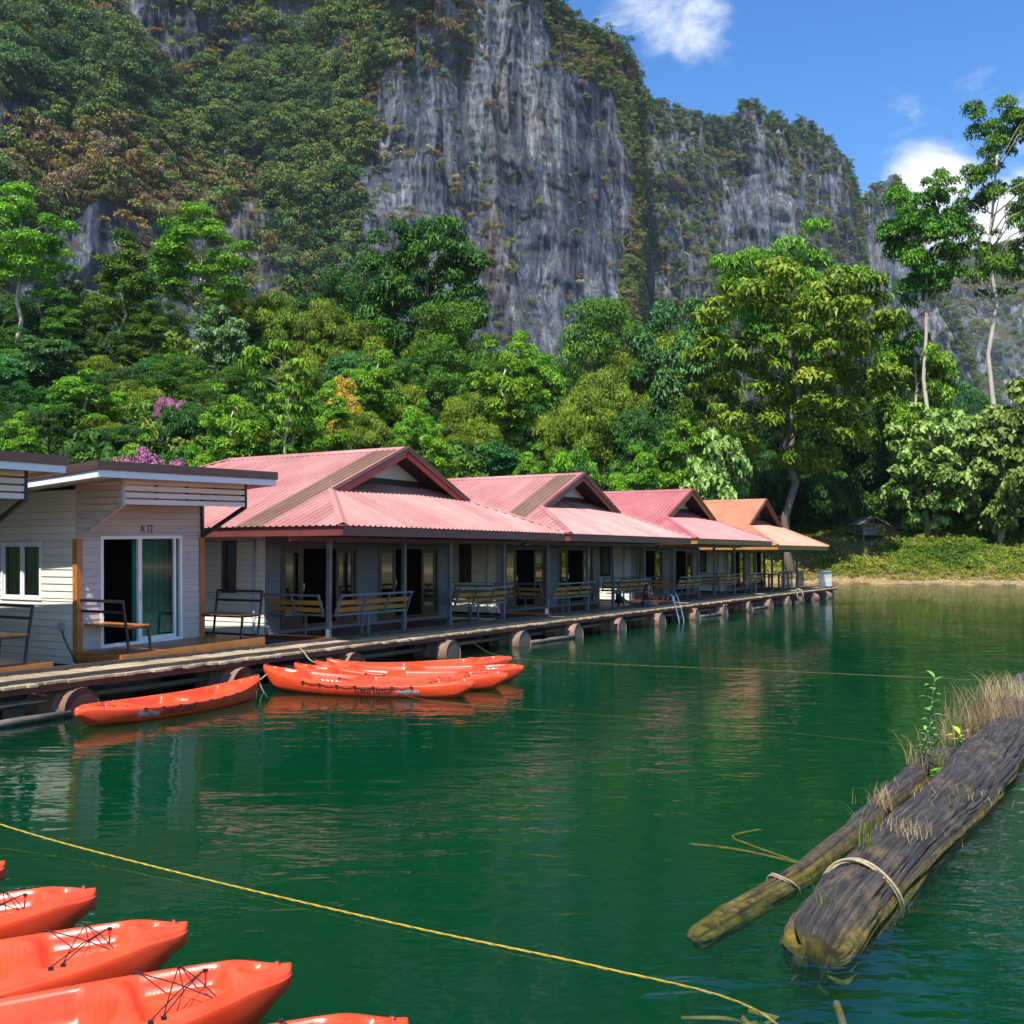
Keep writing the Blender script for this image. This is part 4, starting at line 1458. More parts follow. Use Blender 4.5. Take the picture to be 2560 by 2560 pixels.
def corr_sheet(O, e, g, a0, a1, hmin, hmax, pitch=0.18, rib=0.026):
    """ribbed sheet: O eave origin, e unit along eave, g vector per unit horizontal run up-slope;
    for each a on the eave from a0 to a1 the sheet spans run hmin(a)..hmax(a)"""
    O, e, g = Vector(O), Vector(e), Vector(g)
    n = e.cross(g)
    if n.z < 0:
        n = -n
    n.normalize()
    prof = [(0, 0), (0.56, 0), (0.64, 1), (0.88, 1), (0.96, 0)]
    aa = []
    k0 = int(math.floor(a0 / pitch))
    k = k0
    while k * pitch < a1:
        for f, h in prof:
            a = (k + f) * pitch
            if a0 <= a <= a1:
                aa.append((a, h * rib))
        k += 1

    def hat(a):
        f = (a / pitch) % 1.0
        for (f0, h0), (f1, h1) in zip(prof, prof[1:] + [(1.0, 0)]):
            if f0 <= f <= f1:
                return rib * (h0 + (h1 - h0) * (f - f0) / max(1e-6, f1 - f0))
        return 0.0
    if not aa or aa[0][0] > a0 + 1e-4:
        aa.insert(0, (a0, hat(a0)))
    if aa[-1][0] < a1 - 1e-4:
        aa.append((a1, hat(a1)))
    mb = MB()
    prev = None
    for a, h in aa:
        lo, hi = hmin(a), hmax(a)
        if hi - lo < 0.01:
            hi = lo + 0.01
        p = [O + e * a + g * lo + n * h, O + e * a + g * hi + n * h]
        i = len(mb.v)
        mb.v += [tuple(p[0]), tuple(p[1])]
        if prev is not None:
            mb.f.append((prev, i, i + 1, prev + 1))
        prev = i
    return mb


def raft_house(s_c, label, roofm, trim, fascia, eave_z=2.97, ridge_z=5.05, xw=(-3.7, 3.65), single=True, brown=None, rails='bench', ref='first red-roofed raft house', caps='roof'):
    """a lake raft house: two rooms behind a veranda, Dutch-gable roof of ribbed steel sheets"""
    h = thing('raft_house', label, 'house', row_mat(s_c, 0, 0))
    HW, YF, YG, YB = 4.85, -0.2, 1.80, 7.87        # half width of roof, front eave, gable, end of ridge
    sl = (ridge_z - eave_z) / HW
    YE = YB + HW                                    # back eave
    # ---- floor, rooms
    fl = MB().box(xw[0] - 0.15, xw[1] + 0.15, 1.25, 11.5, 0.44, 0.52).build('floor_slab', M['steel_grey'], h)
    nb = 9
    for k in range(nb):
        y0 = 1.25 + k * 0.195
        MB().box(xw[0] - 0.15, xw[1] + 0.15, y0, y0 + 0.188, 0.521, 0.60 - 0.002 * (k % 2)).build('floor_board', M['floor_red'], fl)
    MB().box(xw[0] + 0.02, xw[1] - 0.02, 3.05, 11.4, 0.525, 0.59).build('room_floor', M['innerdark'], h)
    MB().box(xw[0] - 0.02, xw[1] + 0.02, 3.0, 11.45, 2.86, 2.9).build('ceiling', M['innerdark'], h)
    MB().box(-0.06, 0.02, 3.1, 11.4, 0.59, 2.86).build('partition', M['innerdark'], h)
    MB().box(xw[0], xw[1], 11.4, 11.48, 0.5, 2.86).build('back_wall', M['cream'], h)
    Wd = xw[1] - xw[0]
    d1 = (0.48, 3.22); d2 = (4.06, 6.80)            # door openings, from the left wall corner
    z0, z1 = 0.07, 2.02                              # above wall foot (0.60)
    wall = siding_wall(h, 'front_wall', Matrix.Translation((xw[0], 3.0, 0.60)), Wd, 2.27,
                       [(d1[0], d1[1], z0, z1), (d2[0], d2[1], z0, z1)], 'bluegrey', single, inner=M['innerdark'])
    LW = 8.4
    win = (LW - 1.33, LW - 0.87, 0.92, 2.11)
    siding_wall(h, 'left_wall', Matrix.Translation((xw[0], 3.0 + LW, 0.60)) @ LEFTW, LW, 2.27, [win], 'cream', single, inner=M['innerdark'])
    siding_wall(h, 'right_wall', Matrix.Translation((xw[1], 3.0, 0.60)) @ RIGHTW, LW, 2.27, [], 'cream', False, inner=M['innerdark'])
    # corner trims
    # ---- narrow side window with dark frame and louvre blades
    wn = MB(); frame_rect(wn, win[0], win[1], win[2], win[3], 0.07, -0.03, 0.08)
    wo = wn.build('side_window', M['wood_dark'], h); wo.matrix_local = Matrix.Translation((xw[0], 3.0 + LW, 0.60)) @ LEFTW
    glass_sheet(win[0] + .07, win[1] - .07, 0.03, win[2] + .07, win[3] - .07).build('pane', M['glass'], wo)
    curtain(wo, win[0] + .08, win[1] - .08, win[2] + .08, win[3] - .08, 0.12, M['inner'] if single else M['offwhite'], waves=3, amp=0.02)
    # ---- sliding door sets: fixed pane, open middle, pane
    for di, (a, b) in enumerate((d1, d2)):
        mb = MB()
        frame_rect(mb, a, b, z0, z1, 0.09, -0.035, 0.07)
        dr = mb.build('door_frame', M['wood_dark'], h)
        dr.matrix_local = Matrix.Translation((xw[0], 3.0, 0.60))
        for (p, q) in ((a + 0.09, a + 0.78), (b - 0.78, b - 0.09)):
            lf = MB(); frame_rect(lf, p, q, z0 + 0.09, z1 - 0.09, 0.10, 0.0, 0.045)
            lf.box(p + 0.10, q - 0.10, 0.0, 0.045, z0 + 0.19, z0 + 0.30)
            leaf = lf.build('sliding_leaf', M['wood_dark'], dr)
            glass_sheet(p + 0.10, q - 0.10, 0.018, z0 + 0.30, z1 - 0.19).build('pane', M['glass'], dr)
        if single:
            MB().box(a + 0.74, a + 0.76, -0.05, -0.036, 0.95, 1.12).build('door_handle', M['stainless'], dr)
    if single and s_c < 15:
        t = text_mesh('3/3', 0.075, 0.002)
        o = link('room_number', t, h)
        t.materials.append(M['ochre'])
        o.matrix_local = Matrix.Translation((xw[0] + 1.75, 2.96, 0.60 + z1 - 0.075)) @ Matrix.Rotation(R(90), 4, 'X')
    # ---- posts
    for px_, py_ in ((-3.51, 1.3), (-0.79, 1.3), (1.17, 1.3), (3.84, 1.3)):
        MB().box(px_ - 0.045, px_ + 0.045, py_ - 0.045, py_ + 0.045, 0.50, eave_z - 0.22).build('post', M['steel_grey'], h)
    # ---- roof
    roof = MB().box(-HW + 0.1, HW - 0.1, 1.26, 1.34, eave_z - 0.3, eave_z - 0.2).build('roof', M['maroon'], h)

    def hmax_side(y):
        if y < YG - 0.05:
            return max(0.02, y - YF)
        if y <= YB:
            return HW
        return max(0.02, YE - y)
    sw = 0.72 if single else 3.6
    for sgn, nm in ((-1, 'roof_sheet'), (1, 'roof_sheet')):
        y = YF
        k = 0
        cuts = [YF]
        while cuts[-1] < YE - 1e-3:
            nx = min(cuts[-1] + sw, YE)
            if brown and sgn < 0:
                for bb in brown:
                    if cuts[-1] < bb - 1e-3 < nx:
                        nx = bb
            cuts.append(nx)
        for y0, y1 in zip(cuts[:-1], cuts[1:]):
            pieces = [(y0, y1)] if not (y0 < YG - 0.051 < y1) else [(y0, YG - 0.051), (YG - 0.0499, y1)]
            for c0, c1 in pieces:
                isb = brown and sgn < 0 and c0 >= brown[0] - 1e-3 and c1 <= brown[1] + 1e-3
                mb = corr_sheet((sgn * HW, 0, eave_z), (0, 1, 0), (-sgn, 0, sl), c0, c1, (lambda a: 0.0), hmax_side)
                if isb:
                    mb.v = [(x, yy, z + 0.004) for x, yy, z in mb.v]
                mb.build(nm, M['roof_brown'] if isb else roofm, roof)
    # front hip, back hip
    YW = 2.55
    x = -HW
    while x < HW - 1e-3:
        x1 = min(x + sw, HW)
        corr_sheet((0, YF, eave_z), (1, 0, 0), (0, 1, sl), x, x1, (lambda a: 0.0), (lambda a: max(0.02, min(HW - abs(a), YW - YF)))).build('roof_sheet', roofm, roof)
        x = x1
    corr_sheet((0, YE, eave_z), (1, 0, 0), (0, -1, sl), -HW, HW, (lambda a: 0.0), (lambda a: max(0.02, HW - abs(a)))).build('back_roof_sheet', roofm, roof)
    # ridge and hip caps
    capm = roofm
    MB().prism([(-0.17, ridge_z - 0.17 * sl + 0.02), (0, ridge_z + 0.045), (0.17, ridge_z - 0.17 * sl + 0.02), (0, ridge_z + 0.03)], YG, YB, 'xz').build('ridge_cap', capm, roof)
    for sgn in (-1, 1):
        cap = MB()
        a = Vector((sgn * HW, YF, eave_z + 0.03)); b = Vector((sgn * (HW - (YG - YF)), YG, eave_z + 0.03 + (YG - YF) * sl))
        sd = Vector((0.12, 0, 0)); 
        cap.quad(a + Vector((-sgn * 0.13, 0, 0.0)), b + Vector((-sgn * 0.13, 0, 0.0)), b + Vector((0, 0, 0.035)), a + Vector((0, 0, 0.035)))
        cap.quad(a + Vector((0, 0, 0.035)), b + Vector((0, 0, 0.035)), b + Vector((0, 0.13, 0.0)), a + Vector((0, 0.13, 0.0)))
        cap.build('hip_cap', capm, roof)
        bk = MB().bar((sgn * HW, YE, eave_z + 0.03), (0, YB, ridge_z + 0.03), 0.2, 0.03).build('back_hip_cap', capm, roof)
    # fascias under the eaves
    z0f, z1f = eave_z - 0.20, eave_z - 0.012
    MB().box(-HW + 0.06, HW - 0.06, YF + 0.05, YF + 0.09, z0f, z1f).build('front_fascia', fascia, roof)
    for sgn in (-1, 1):
        MB().box(sgn * (HW - 0.09), sgn * (HW - 0.05), YF + 0.05, YE - 0.05, z0f, z1f).build('side_fascia', fascia if sgn < 0 else fascia, roof)
    # soffit rafters
    for k in range(5):
        xx = -4.2 + k * 2.1
        MB().box(xx - 0.03, xx + 0.03, YF + 0.1, 3.0, eave_z - 0.16, eave_z - 0.09).build('veranda_beam', M['maroon'], roof)
    # gable: barge boards (cap + red inner board), white board triangle, dark band
    zf = eave_z + (YG - YF) * sl
    xf = HW - (YG - YF)
    for sgn in (-1, 1):
        n = Vector((sgn * sl, 0, 1)).normalized()
        A = Vector((sgn * xf, YG - 0.02, zf)); B = Vector((0, YG - 0.02, ridge_z))
        MB().bar(A + n * 0.0, B + n * 0.0, 0.035, 0.13, n).build('barge_cap', M['maroon'] if trim is not M['roof_orange'] else M['brownred'], roof)
        MB().bar(A + Vector((0, 0.045, 0)) - n * 0.13, B + Vector((0, 0.045, 0)) - n * 0.13, 0.035, 0.15, n).build('barge_board', trim, roof)
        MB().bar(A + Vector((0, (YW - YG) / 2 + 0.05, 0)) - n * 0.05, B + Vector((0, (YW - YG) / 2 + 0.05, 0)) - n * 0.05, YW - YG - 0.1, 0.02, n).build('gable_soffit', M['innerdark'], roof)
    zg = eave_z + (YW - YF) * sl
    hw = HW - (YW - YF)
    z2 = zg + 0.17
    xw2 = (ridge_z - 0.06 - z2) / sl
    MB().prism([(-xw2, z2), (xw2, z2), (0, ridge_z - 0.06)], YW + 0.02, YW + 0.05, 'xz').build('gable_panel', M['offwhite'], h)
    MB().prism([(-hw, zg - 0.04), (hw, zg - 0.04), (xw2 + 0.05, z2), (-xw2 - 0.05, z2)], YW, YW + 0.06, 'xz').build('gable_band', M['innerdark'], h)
    # downpipe on the left wall
    pp = MB().tube([(xw[0] - 0.05, 3.28, 2.7), (xw[0] - 0.05, 3.28, 0.72), (xw[0] - 0.05, 3.2, 0.62), (xw[0] - 0.05, 2.9, 0.52)], 0.028, 8)
    pp.build('downpipe', M['pvc'], h, True)
    # under-floor float frame
    for yy in (1.5, 3.6, 6.5, 9.5, 11.2):
        MB().box(xw[0], xw[1], yy - 0.06, yy + 0.06, 0.26, 0.44).build('float_beam', M['steel_red'], h)
    for xx in (-3.0, -1.0, 1.0, 3.0):
        MB().tube([(xx, 1.6, 0.05), (xx, 11.2, 0.05)], 0.28, 12).build('float_tube', M['drum_side'], h, True)
    return h


def text_mesh(body, size, extrude=0.0, offset=0.0, shear=0.0, res=4):
    cu = bpy.data.curves.new('lettering', 'FONT')
    cu.body = body
    cu.size = size
    cu.extrude = extrude
    cu.offset = offset
    cu.shear = shear
    cu.resolution_u = res
    cu.align_x = 'CENTER'
    o = bpy.data.objects.new('lettering_tmp', cu)
    COL.objects.link(o)
    dg = bpy.context.evaluated_depsgraph_get()
    me = bpy.data.meshes.new_from_object(o.evaluated_get(dg))
    bpy.data.objects.remove(o)
    me.name = 'lettering'
    me.materials.clear()
    return me


def slat_bench(mtx, length, label, nmid=2, group=None, leg=True):
    """bench rail of the veranda: a leaning back of two varnished boards in a grey steel frame, narrow seat inside.
    local x along the bench, y toward the house, z from the floor"""
    b = thing('veranda_bench', label, 'bench', mtx, group)
    top, bot, out = 0.90, 0.47, 0.17
    L = length
    MB().bar((0, -out, top), (L, -out, top), 0.06, 0.045).build('top_rail', M['steel_grey'], b)
    MB().bar((0, 0, bot), (L, 0, bot), 0.05, 0.045).build('bottom_rail', M['steel_grey'], b)
    n = nmid + 2
    for k in range(n):
        x = 0.02 + (L - 0.04) * k / (n - 1)
        MB().bar((x, 0.0, bot - 0.03), (x, -out, top), 0.035, 0.05, (0, 1, 0)).build('bracket', M['steel_grey'], b)
    up = Vector((0, -out, top - bot)).normalized()
    for f in (0.25, 0.62):
        c = Vector((0, -out * f + 0.03, bot + (top - bot) * f))
        MB().bar(c, c + Vector((L, 0, 0)), 0.022, 0.10, up).build('back_slat', M['wood_bench'], b)
    for yy in (0.12, 0.26):
        MB().box(0.02, L - 0.02, yy, yy + 0.11, bot - 0.03, bot - 0.005).build('seat_slat', M['wood_bench'], b)
    if leg:
        for x in (L * 0.44,):
            MB().box(x - 0.022, x + 0.022, -0.022, 0.022, 0.0, bot).build('leg', M['steel_grey'], b)
    MB().box(L * 0.5 - 0.02, L * 0.5 + 0.02, 0.3, 0.34, 0.0, bot - 0.03).build('inner_leg', M['steel_grey'], b)
    return b


HOUSES = [
    (11.95, M['roof_pink'], M['redtrim'], M['maroon'], 'first', (1.80, 2.56), True),
    (21.87, M['roof_pink'], M['brownred'], M['brownred'], 'second', (1.80, 2.56), True),
    (32.10, M['roof_rose'], M['ochre'], M['ochre'], 'third', None, False),
    (42.60, M['roof_orange'], M['brownred'], M['ochre'], 'fourth', None, False),
]
HLAB = ['raft house with faded pink ribbed roof and bright red gable boards',
        'raft house with faded pink ribbed roof and brown-red gable boards',
        'raft house with rose-red ribbed roof and ochre yellow gable boards',
        'raft house with orange ribbed roof at the open end of the row']
for (sc, rm, tr, fa, nm, br, sg), lab in zip(HOUSES, HLAB):
    z_e = 2.97 if nm != 'fourth' else 2.80
    z_r = {'first': 5.05, 'second': 5.08, 'third': 5.10, 'fourth': 5.17}[nm]
    raft_house(sc, lab, rm, tr, fa, z_e, z_r, (-3.7, 3.65) if nm != 'fourth' else (-3.1, 3.75), sg, (2.0, 2.8) if br else None)

which = {'first': 'the house with bright red gable boards', 'second': 'the house with brown-red gable boards', 'third': 'the rose-roofed house'}
for (sc, rm, tr, fa, nm, br, sg) in HOUSES[:3]:
    w = which[nm]
    slat_bench(row_mat(sc - 3.42, 1.2, 0.60), 2.6, 'slatted veranda bench on the front left bay of ' + w, 2)
    slat_bench(row_mat(sc + 1.22, 1.2, 0.60), 2.6, 'slatted veranda bench on the front right bay of ' + w, 2)
    m = row_mat(sc - 3.55, 3.0 + 0.02, 0.60) @ Matrix.Rotation(R(-90), 4, 'Z')
    slat_bench(m, 1.62, 'slatted bench on the left porch side of ' + w, 1, None, False)
    m = row_mat(sc + 3.72, 1.38, 0.60) @ Matrix.Rotation(R(90), 4, 'Z')
    slat_bench(m, 1.55, 'slatted bench on the right porch side of ' + w, 1, None, False)
slat_bench(row_mat(42.6 - 5.6, 1.2, 0.60), 2.4, 'wood-slatted grey bench before the left bay of the orange-roofed house', 2)


# ------------------------------------------------------------------ flat-roofed cabins
def cabin(mtx, label, number, single=True):
    """local: x along the row (0 = left wall), y inland (0 = facade), z world heights"""
    h = thing('flat_roofed_cabin', label, 'cabin', mtx)
    Wd, LW, zb, zt = 2.87, 6.0, 0.42, 3.72
    # deck in front
    dk = MB().box(-0.02, Wd + 0.55, -1.2, 0.1, 0.46, 0.56).build('deck', M['wood_orange'], h)
    for k in range(9):
        y0 = -1.2 + k * 0.144
        MB().box(-0.02, Wd + 0.55, y0, y0 + 0.14, 0.561, 0.65).build('deck_board', M['wood_orange'], dk)
    MB().box(0.06, Wd - 0.05, 0.1, LW, 0.5, 0.655).build('room_floor', M['wood_dark'], h)
    MB().box(0.02, Wd - 0.02, 0.05, LW - 0.05, 3.30, 3.34).build('ceiling', M['inner'], h)
    MB().box(0.0, Wd, LW - 0.08, LW, zb, 3.3).build('back_wall', M['cream'], h)
    door = (0.47, 2.36, 0.24, 2.28)
    siding_wall(h, 'front_wall', Matrix.Translation((0, 0, zb)), Wd, 3.25, [door], 'pinkish', single, inner=M['inner'])
    win = (LW - 2.18, LW - 0.98, 1.12, 2.18)
    siding_wall(h, 'left_wall', Matrix.Translation((0, LW, zb)) @ LEFTW, LW, 3.12, [win], 'cream', single, inner=M['inner'])
    siding_wall(h, 'right_wall', Matrix.Translation((Wd, 0, zb)) @ RIGHTW, LW, 3.12, [], 'cream', False, inner=M['inner'])
    # corner posts of orange wood
    for x in (-0.045, Wd - 0.07):
        MB().box(x, x + 0.115, -0.05, 0.07, 0.5, 2.66).build('corner_post', M['wood_orange'], h)
    # sliding door: white frame, left half open, right leaf glazed, curtain behind
    mb = MB(); frame_rect(mb, door[0], door[1], door[2], door[3], 0.06, -0.03, 0.08)
    mb.box(1.32, 1.40, -0.01, 0.05, door[2] + .06, door[3] - .06)
    mb.box(2.16, 2.22, -0.01, 0.05, door[2] + .06, door[3] - .06)
    dr = mb.build('sliding_door', M['white'], h); dr.location = (0, 0, zb)
    glass_sheet(1.40, 2.16, 0.02, door[2] + .13, door[3] - .06).build('pane', M['glass_teal'], dr)
    glass_sheet(2.22, 2.30, 0.03, door[2] + .06, door[3] - .06).build('side_pane', M['glass_teal'], dr)
    MB().box(1.40, 2.16, -0.005, 0.045, door[2] + .06, door[2] + .13).build('bottom_rail', M['white'], dr)
    MB().box(1.352, 1.372, -0.03, -0.011, 1.05, 1.24).build('door_handle', M['stainless'], dr)
    curtain(dr, 1.42, 2.28, door[2] + .05, door[3] - .08, 0.30, M['curtain_teal'], waves=6)
    curtain(dr, 1.02, 1.24, door[2] + .5, door[3] - .08, 0.9, M['curtain'], waves=3)
    # side window
    mb = MB(); frame_rect(mb, win[0], win[1], win[2], win[3], 0.055, -0.035, 0.06)
    xm = (win[0] + win[1]) / 2
    mb.box(xm - 0.03, xm + 0.03, -0.02, 0.04, win[2] + .055, win[3] - .055)
    wo = mb.build('window', M['white'], h); wo.matrix_local = Matrix.Translation((0, LW, zb)) @ LEFTW
    for a, b in ((win[0] + .055, xm - .03), (xm + .03, win[1] - .055)):
        glass_sheet(a, b, 0.01, win[2] + .055, win[3] - .055).build('pane', M['glass_clear'], wo)
        fr = MB(); frame_rect(fr, a, b, win[2] + .055, win[3] - .055, 0.03, -0.004, 0.03); fr.build('sash', M['white'], wo)
        curtain(wo, a, b, win[2], win[3], 0.065, M['curtain'], waves=4, amp=0.022)
    # number over the door
    if number:
        t = text_mesh(number, 0.19, 0.0015, -0.0005)
        o = link('cabin_number', t, h)
        t.materials.append(M['lett_black'])
        o.matrix_local = Matrix.Translation((1.5, -0.026, 2.76)) @ Matrix.Rotation(R(90), 4, 'X')
        o.scale = (0.8, 1.15, 1)
    # roof plate: brown flashing over white fascia, falling to the back
    fall = -0.062
    x0, x1, y0, y1 = -0.88, Wd + 0.42, -1.70, LW + 0.6

    def zr(y, z):
        return z + fall * (y - y0)
    rf = MB()
    rf.v += [(x0 + .03, y0 + .03, 3.735), (x1 - .03, y0 + .03, 3.735), (x1 - .03, y1 - .03, zr(y1, 3.735)), (x0 + .03, y1 - .03, zr(y1, 3.735)),
             (x0 + .03, y0 + .03, 3.87), (x1 - .03, y0 + .03, 3.87), (x1 - .03, y1 - .03, zr(y1, 3.87)), (x0 + .03, y1 - .03, zr(y1, 3.87))]
    for q in ((0, 3, 2, 1), (4, 5, 6, 7), (0, 1, 5, 4), (1, 2, 6, 5), (2, 3, 7, 6), (3, 0, 4, 7)):
        rf.f.append(q)
    ro = rf.build('roof', M['offwhite'], h)
    for nm, zc, hh, mm, pr in (('flashing', 3.855, 0.15, M['cliproof'], 0.0), ('white_fascia', 3.72, 0.115, M['white'], 0.025)):
        MB().box(x0 + pr, x1 - pr, y0 + pr, y0 + pr + 0.03, zc - hh / 2, zc + hh / 2).build(nm, mm, ro)
        for xx, s_ in ((x0 + pr, 1), (x1 - pr, -1)):
            mb = MB()
            xa, xb = (xx, xx + 0.03) if s_ > 0 else (xx - 0.03, xx)
            ya = y0 + pr + 0.03
            mb.v += [(xa, ya, zr(ya, zc - hh / 2)), (xb, ya, zr(ya, zc - hh / 2)), (xb, y1, zr(y1, zc - hh / 2)), (xa, y1, zr(y1, zc - hh / 2)),
                     (xa, ya, zr(ya, zc + hh / 2)), (xb, ya, zr(ya, zc + hh / 2)), (xb, y1, zr(y1, zc + hh / 2)), (xa, y1, zr(y1, zc + hh / 2))]
            for q in ((0, 3, 2, 1), (4, 5, 6, 7), (0, 1, 5, 4), (1, 2, 6, 5), (2, 3, 7, 6), (3, 0, 4, 7)):
                mb.f.append(q)
            mb.build('side_' + nm, mm, ro)
    # bracket wings (side panels with sloped foot) and slatted front screen
    for x, s_ in ((0.0, -1), (Wd, 1)):
        br = MB()
        yf = -1.22
        br.bar((x, -0.03, 2.68), (x, yf, 3.24), 0.06, 0.07, (0, 0, 1))
        br.bar((x, yf, 3.22), (x, yf, 3.74), 0.06, 0.06, (0, 1, 0))
        br.bar((x, -0.03, 2.7), (x, -0.03, 3.66), 0.06, 0.06, (0, 1, 0))
        bo = br.build('bracket_wing', M['pinkish'] if s_ < 0 else M['steel_black'], h)
        if s_ < 0:
            for k in range(8):
                z = 2.80 + k * 0.118
                ye = max(yf + 0.02, -0.05 - (z + 0.05 - 2.68) * (1.19 / 0.56)) if z < 3.2 else yf + 0.03
                MB().box(x - 0.03, x - 0.012, ye, -0.05, z, z + 0.085).build('wing_slat', M['pinkish'], bo)
        else:
            MB().box(x + 0.0, x + 0.012, yf + 0.03, -0.05, 3.3, 3.68).build('wing_panel', M['pinkish'], bo)
    sc = MB().box(0.02, Wd - 0.02, -1.16, -1.13, 3.68, 3.73).build('front_screen', M['steel_black'], h)
    for xx in (0.05, 0.75, 1.45, 2.15, 2.88):
        MB().box(xx - 0.025, xx + 0.025, -1.19, -1.155, 3.25, 3.69).build('screen_stud', M['steel_black'], sc)
    for k in range(4):
        z = 3.245 + k * 0.118
        MB().box(-0.02, Wd + 0.02, -1.245, -1.225, z, z + 0.086).build('screen_slat', M['offwhite'] if k else M['offwhite'], sc)
    # plinth and floats
    MB().box(0.05, Wd - 0.05, 0.05, LW, 0.25, zb).build('plinth', M['steel_grey'], h)
    for xx in (0.6, 2.3):
        MB().tube([(xx, -1.2, 0.02), (xx, LW - 0.2, 0.02)], 0.26, 12).build('float_tube', M['drum_side'], h, True)
    # outlet box and cable on the left wall
    if number:
        bx = MB().box(-0.075, -0.02, 0.32, 0.44, 1.02, 1.16).build('outlet_box', M['box_grey'], h)
        MB().tube([(-0.05, 0.36, 1.02), (-0.06, 0.30, 0.90), (-0.08, 0.14, 0.72), (-0.07, 0.02, 0.55), (-0.06, -0.05, 0.45)], 0.012, 6).build('cable', M['cord'], bx, True)
    return h


A12 = Matrix.Translation(W(3.10, 2.50, 0.015)) @ Matrix.Rotation(ROWZ, 4, 'Z') @ Matrix.Rotation(-0.022, 4, 'Y')
A12 = A12 @ Matrix.Translation((0, 0, 0.0))
A11 = Matrix.Translation(W(-1.66, 2.50, -0.01)) @ Matrix.Rotation(ROWZ, 4, 'Z') @ Matrix.Rotation(-0.008, 4, 'Y')
cabin(A12, 'flat-roofed cabin numbered A12 with white sliding door and orange deck', 'A 12', True)
cabin(A11, 'neighbouring flat-roofed cabin of which only slatted screen, roof and deck corner show', None, False)


def steel_bench(mtx, label, back=-1):
    """black steel bench with orange seat; local x across (back side at x=0), y along"""
    b = thing('steel_bench', label, 'bench', mtx)
    Ln, dp = 1.28, 0.50
    for y in (0.02, Ln - 0.02):
        e = MB()
        e.bar((0.06, y, 0.0), (0.0, y, 0.46), 0.035, 0.035, (0, 1, 0))
        e.bar((0.0, y, 0.44), (-0.07, y, 0.92), 0.035, 0.035, (0, 1, 0))
        e.bar((dp + 0.02, y, 0.0), (dp - 0.03, y, 0.46), 0.035, 0.035, (0, 1, 0))
        e.bar((0.03, y, 0.018), (dp, y, 0.018), 0.034, 0.034)
        e.bar((0.0, y, 0.44), (dp - 0.02, y, 0.44), 0.034, 0.034)
        e.build('side_frame', M['steel_black'], b)
    MB().bar((-0.07, 0, 0.91), (-0.07, Ln, 0.91), 0.034, 0.05).build('top_rail', M['steel_black'], b)
    MB().bar((-0.045, 0.03, 0.72), (-0.045, Ln - 0.03, 0.72), 0.03, 0.045).build('mid_rail', M['steel_black'], b)
    MB().bar((dp - 0.03, 0.03, 0.435), (dp - 0.03, Ln - 0.03, 0.435), 0.03, 0.035).build('seat_rail', M['steel_black'], b)
    for k in range(3):
        x0 = 0.02 + k * 0.155
        MB().box(x0, x0 + 0.15, 0.0, Ln, 0.458, 0.484).build('seat_slat', M['wood_orange'], b)
    return b


steel_bench(A12 @ Matrix.Translation((0.10, -1.19, 0.652)), 'black steel bench with orange seat before the open door of cabin A12')
steel_bench(A12 @ Matrix.Translation((3.32, 0.1, 0.652)) @ Matrix.Rotation(R(180), 4, 'Z'), 'black steel bench with wooden seat at the right end of the A12 deck')
steel_bench(A11 @ Matrix.Translation((3.0, 0.1, 0.652)) @ Matrix.Rotation(R(180), 4, 'Z'), 'black steel bench on the deck of the neighbouring cabin left of A12')

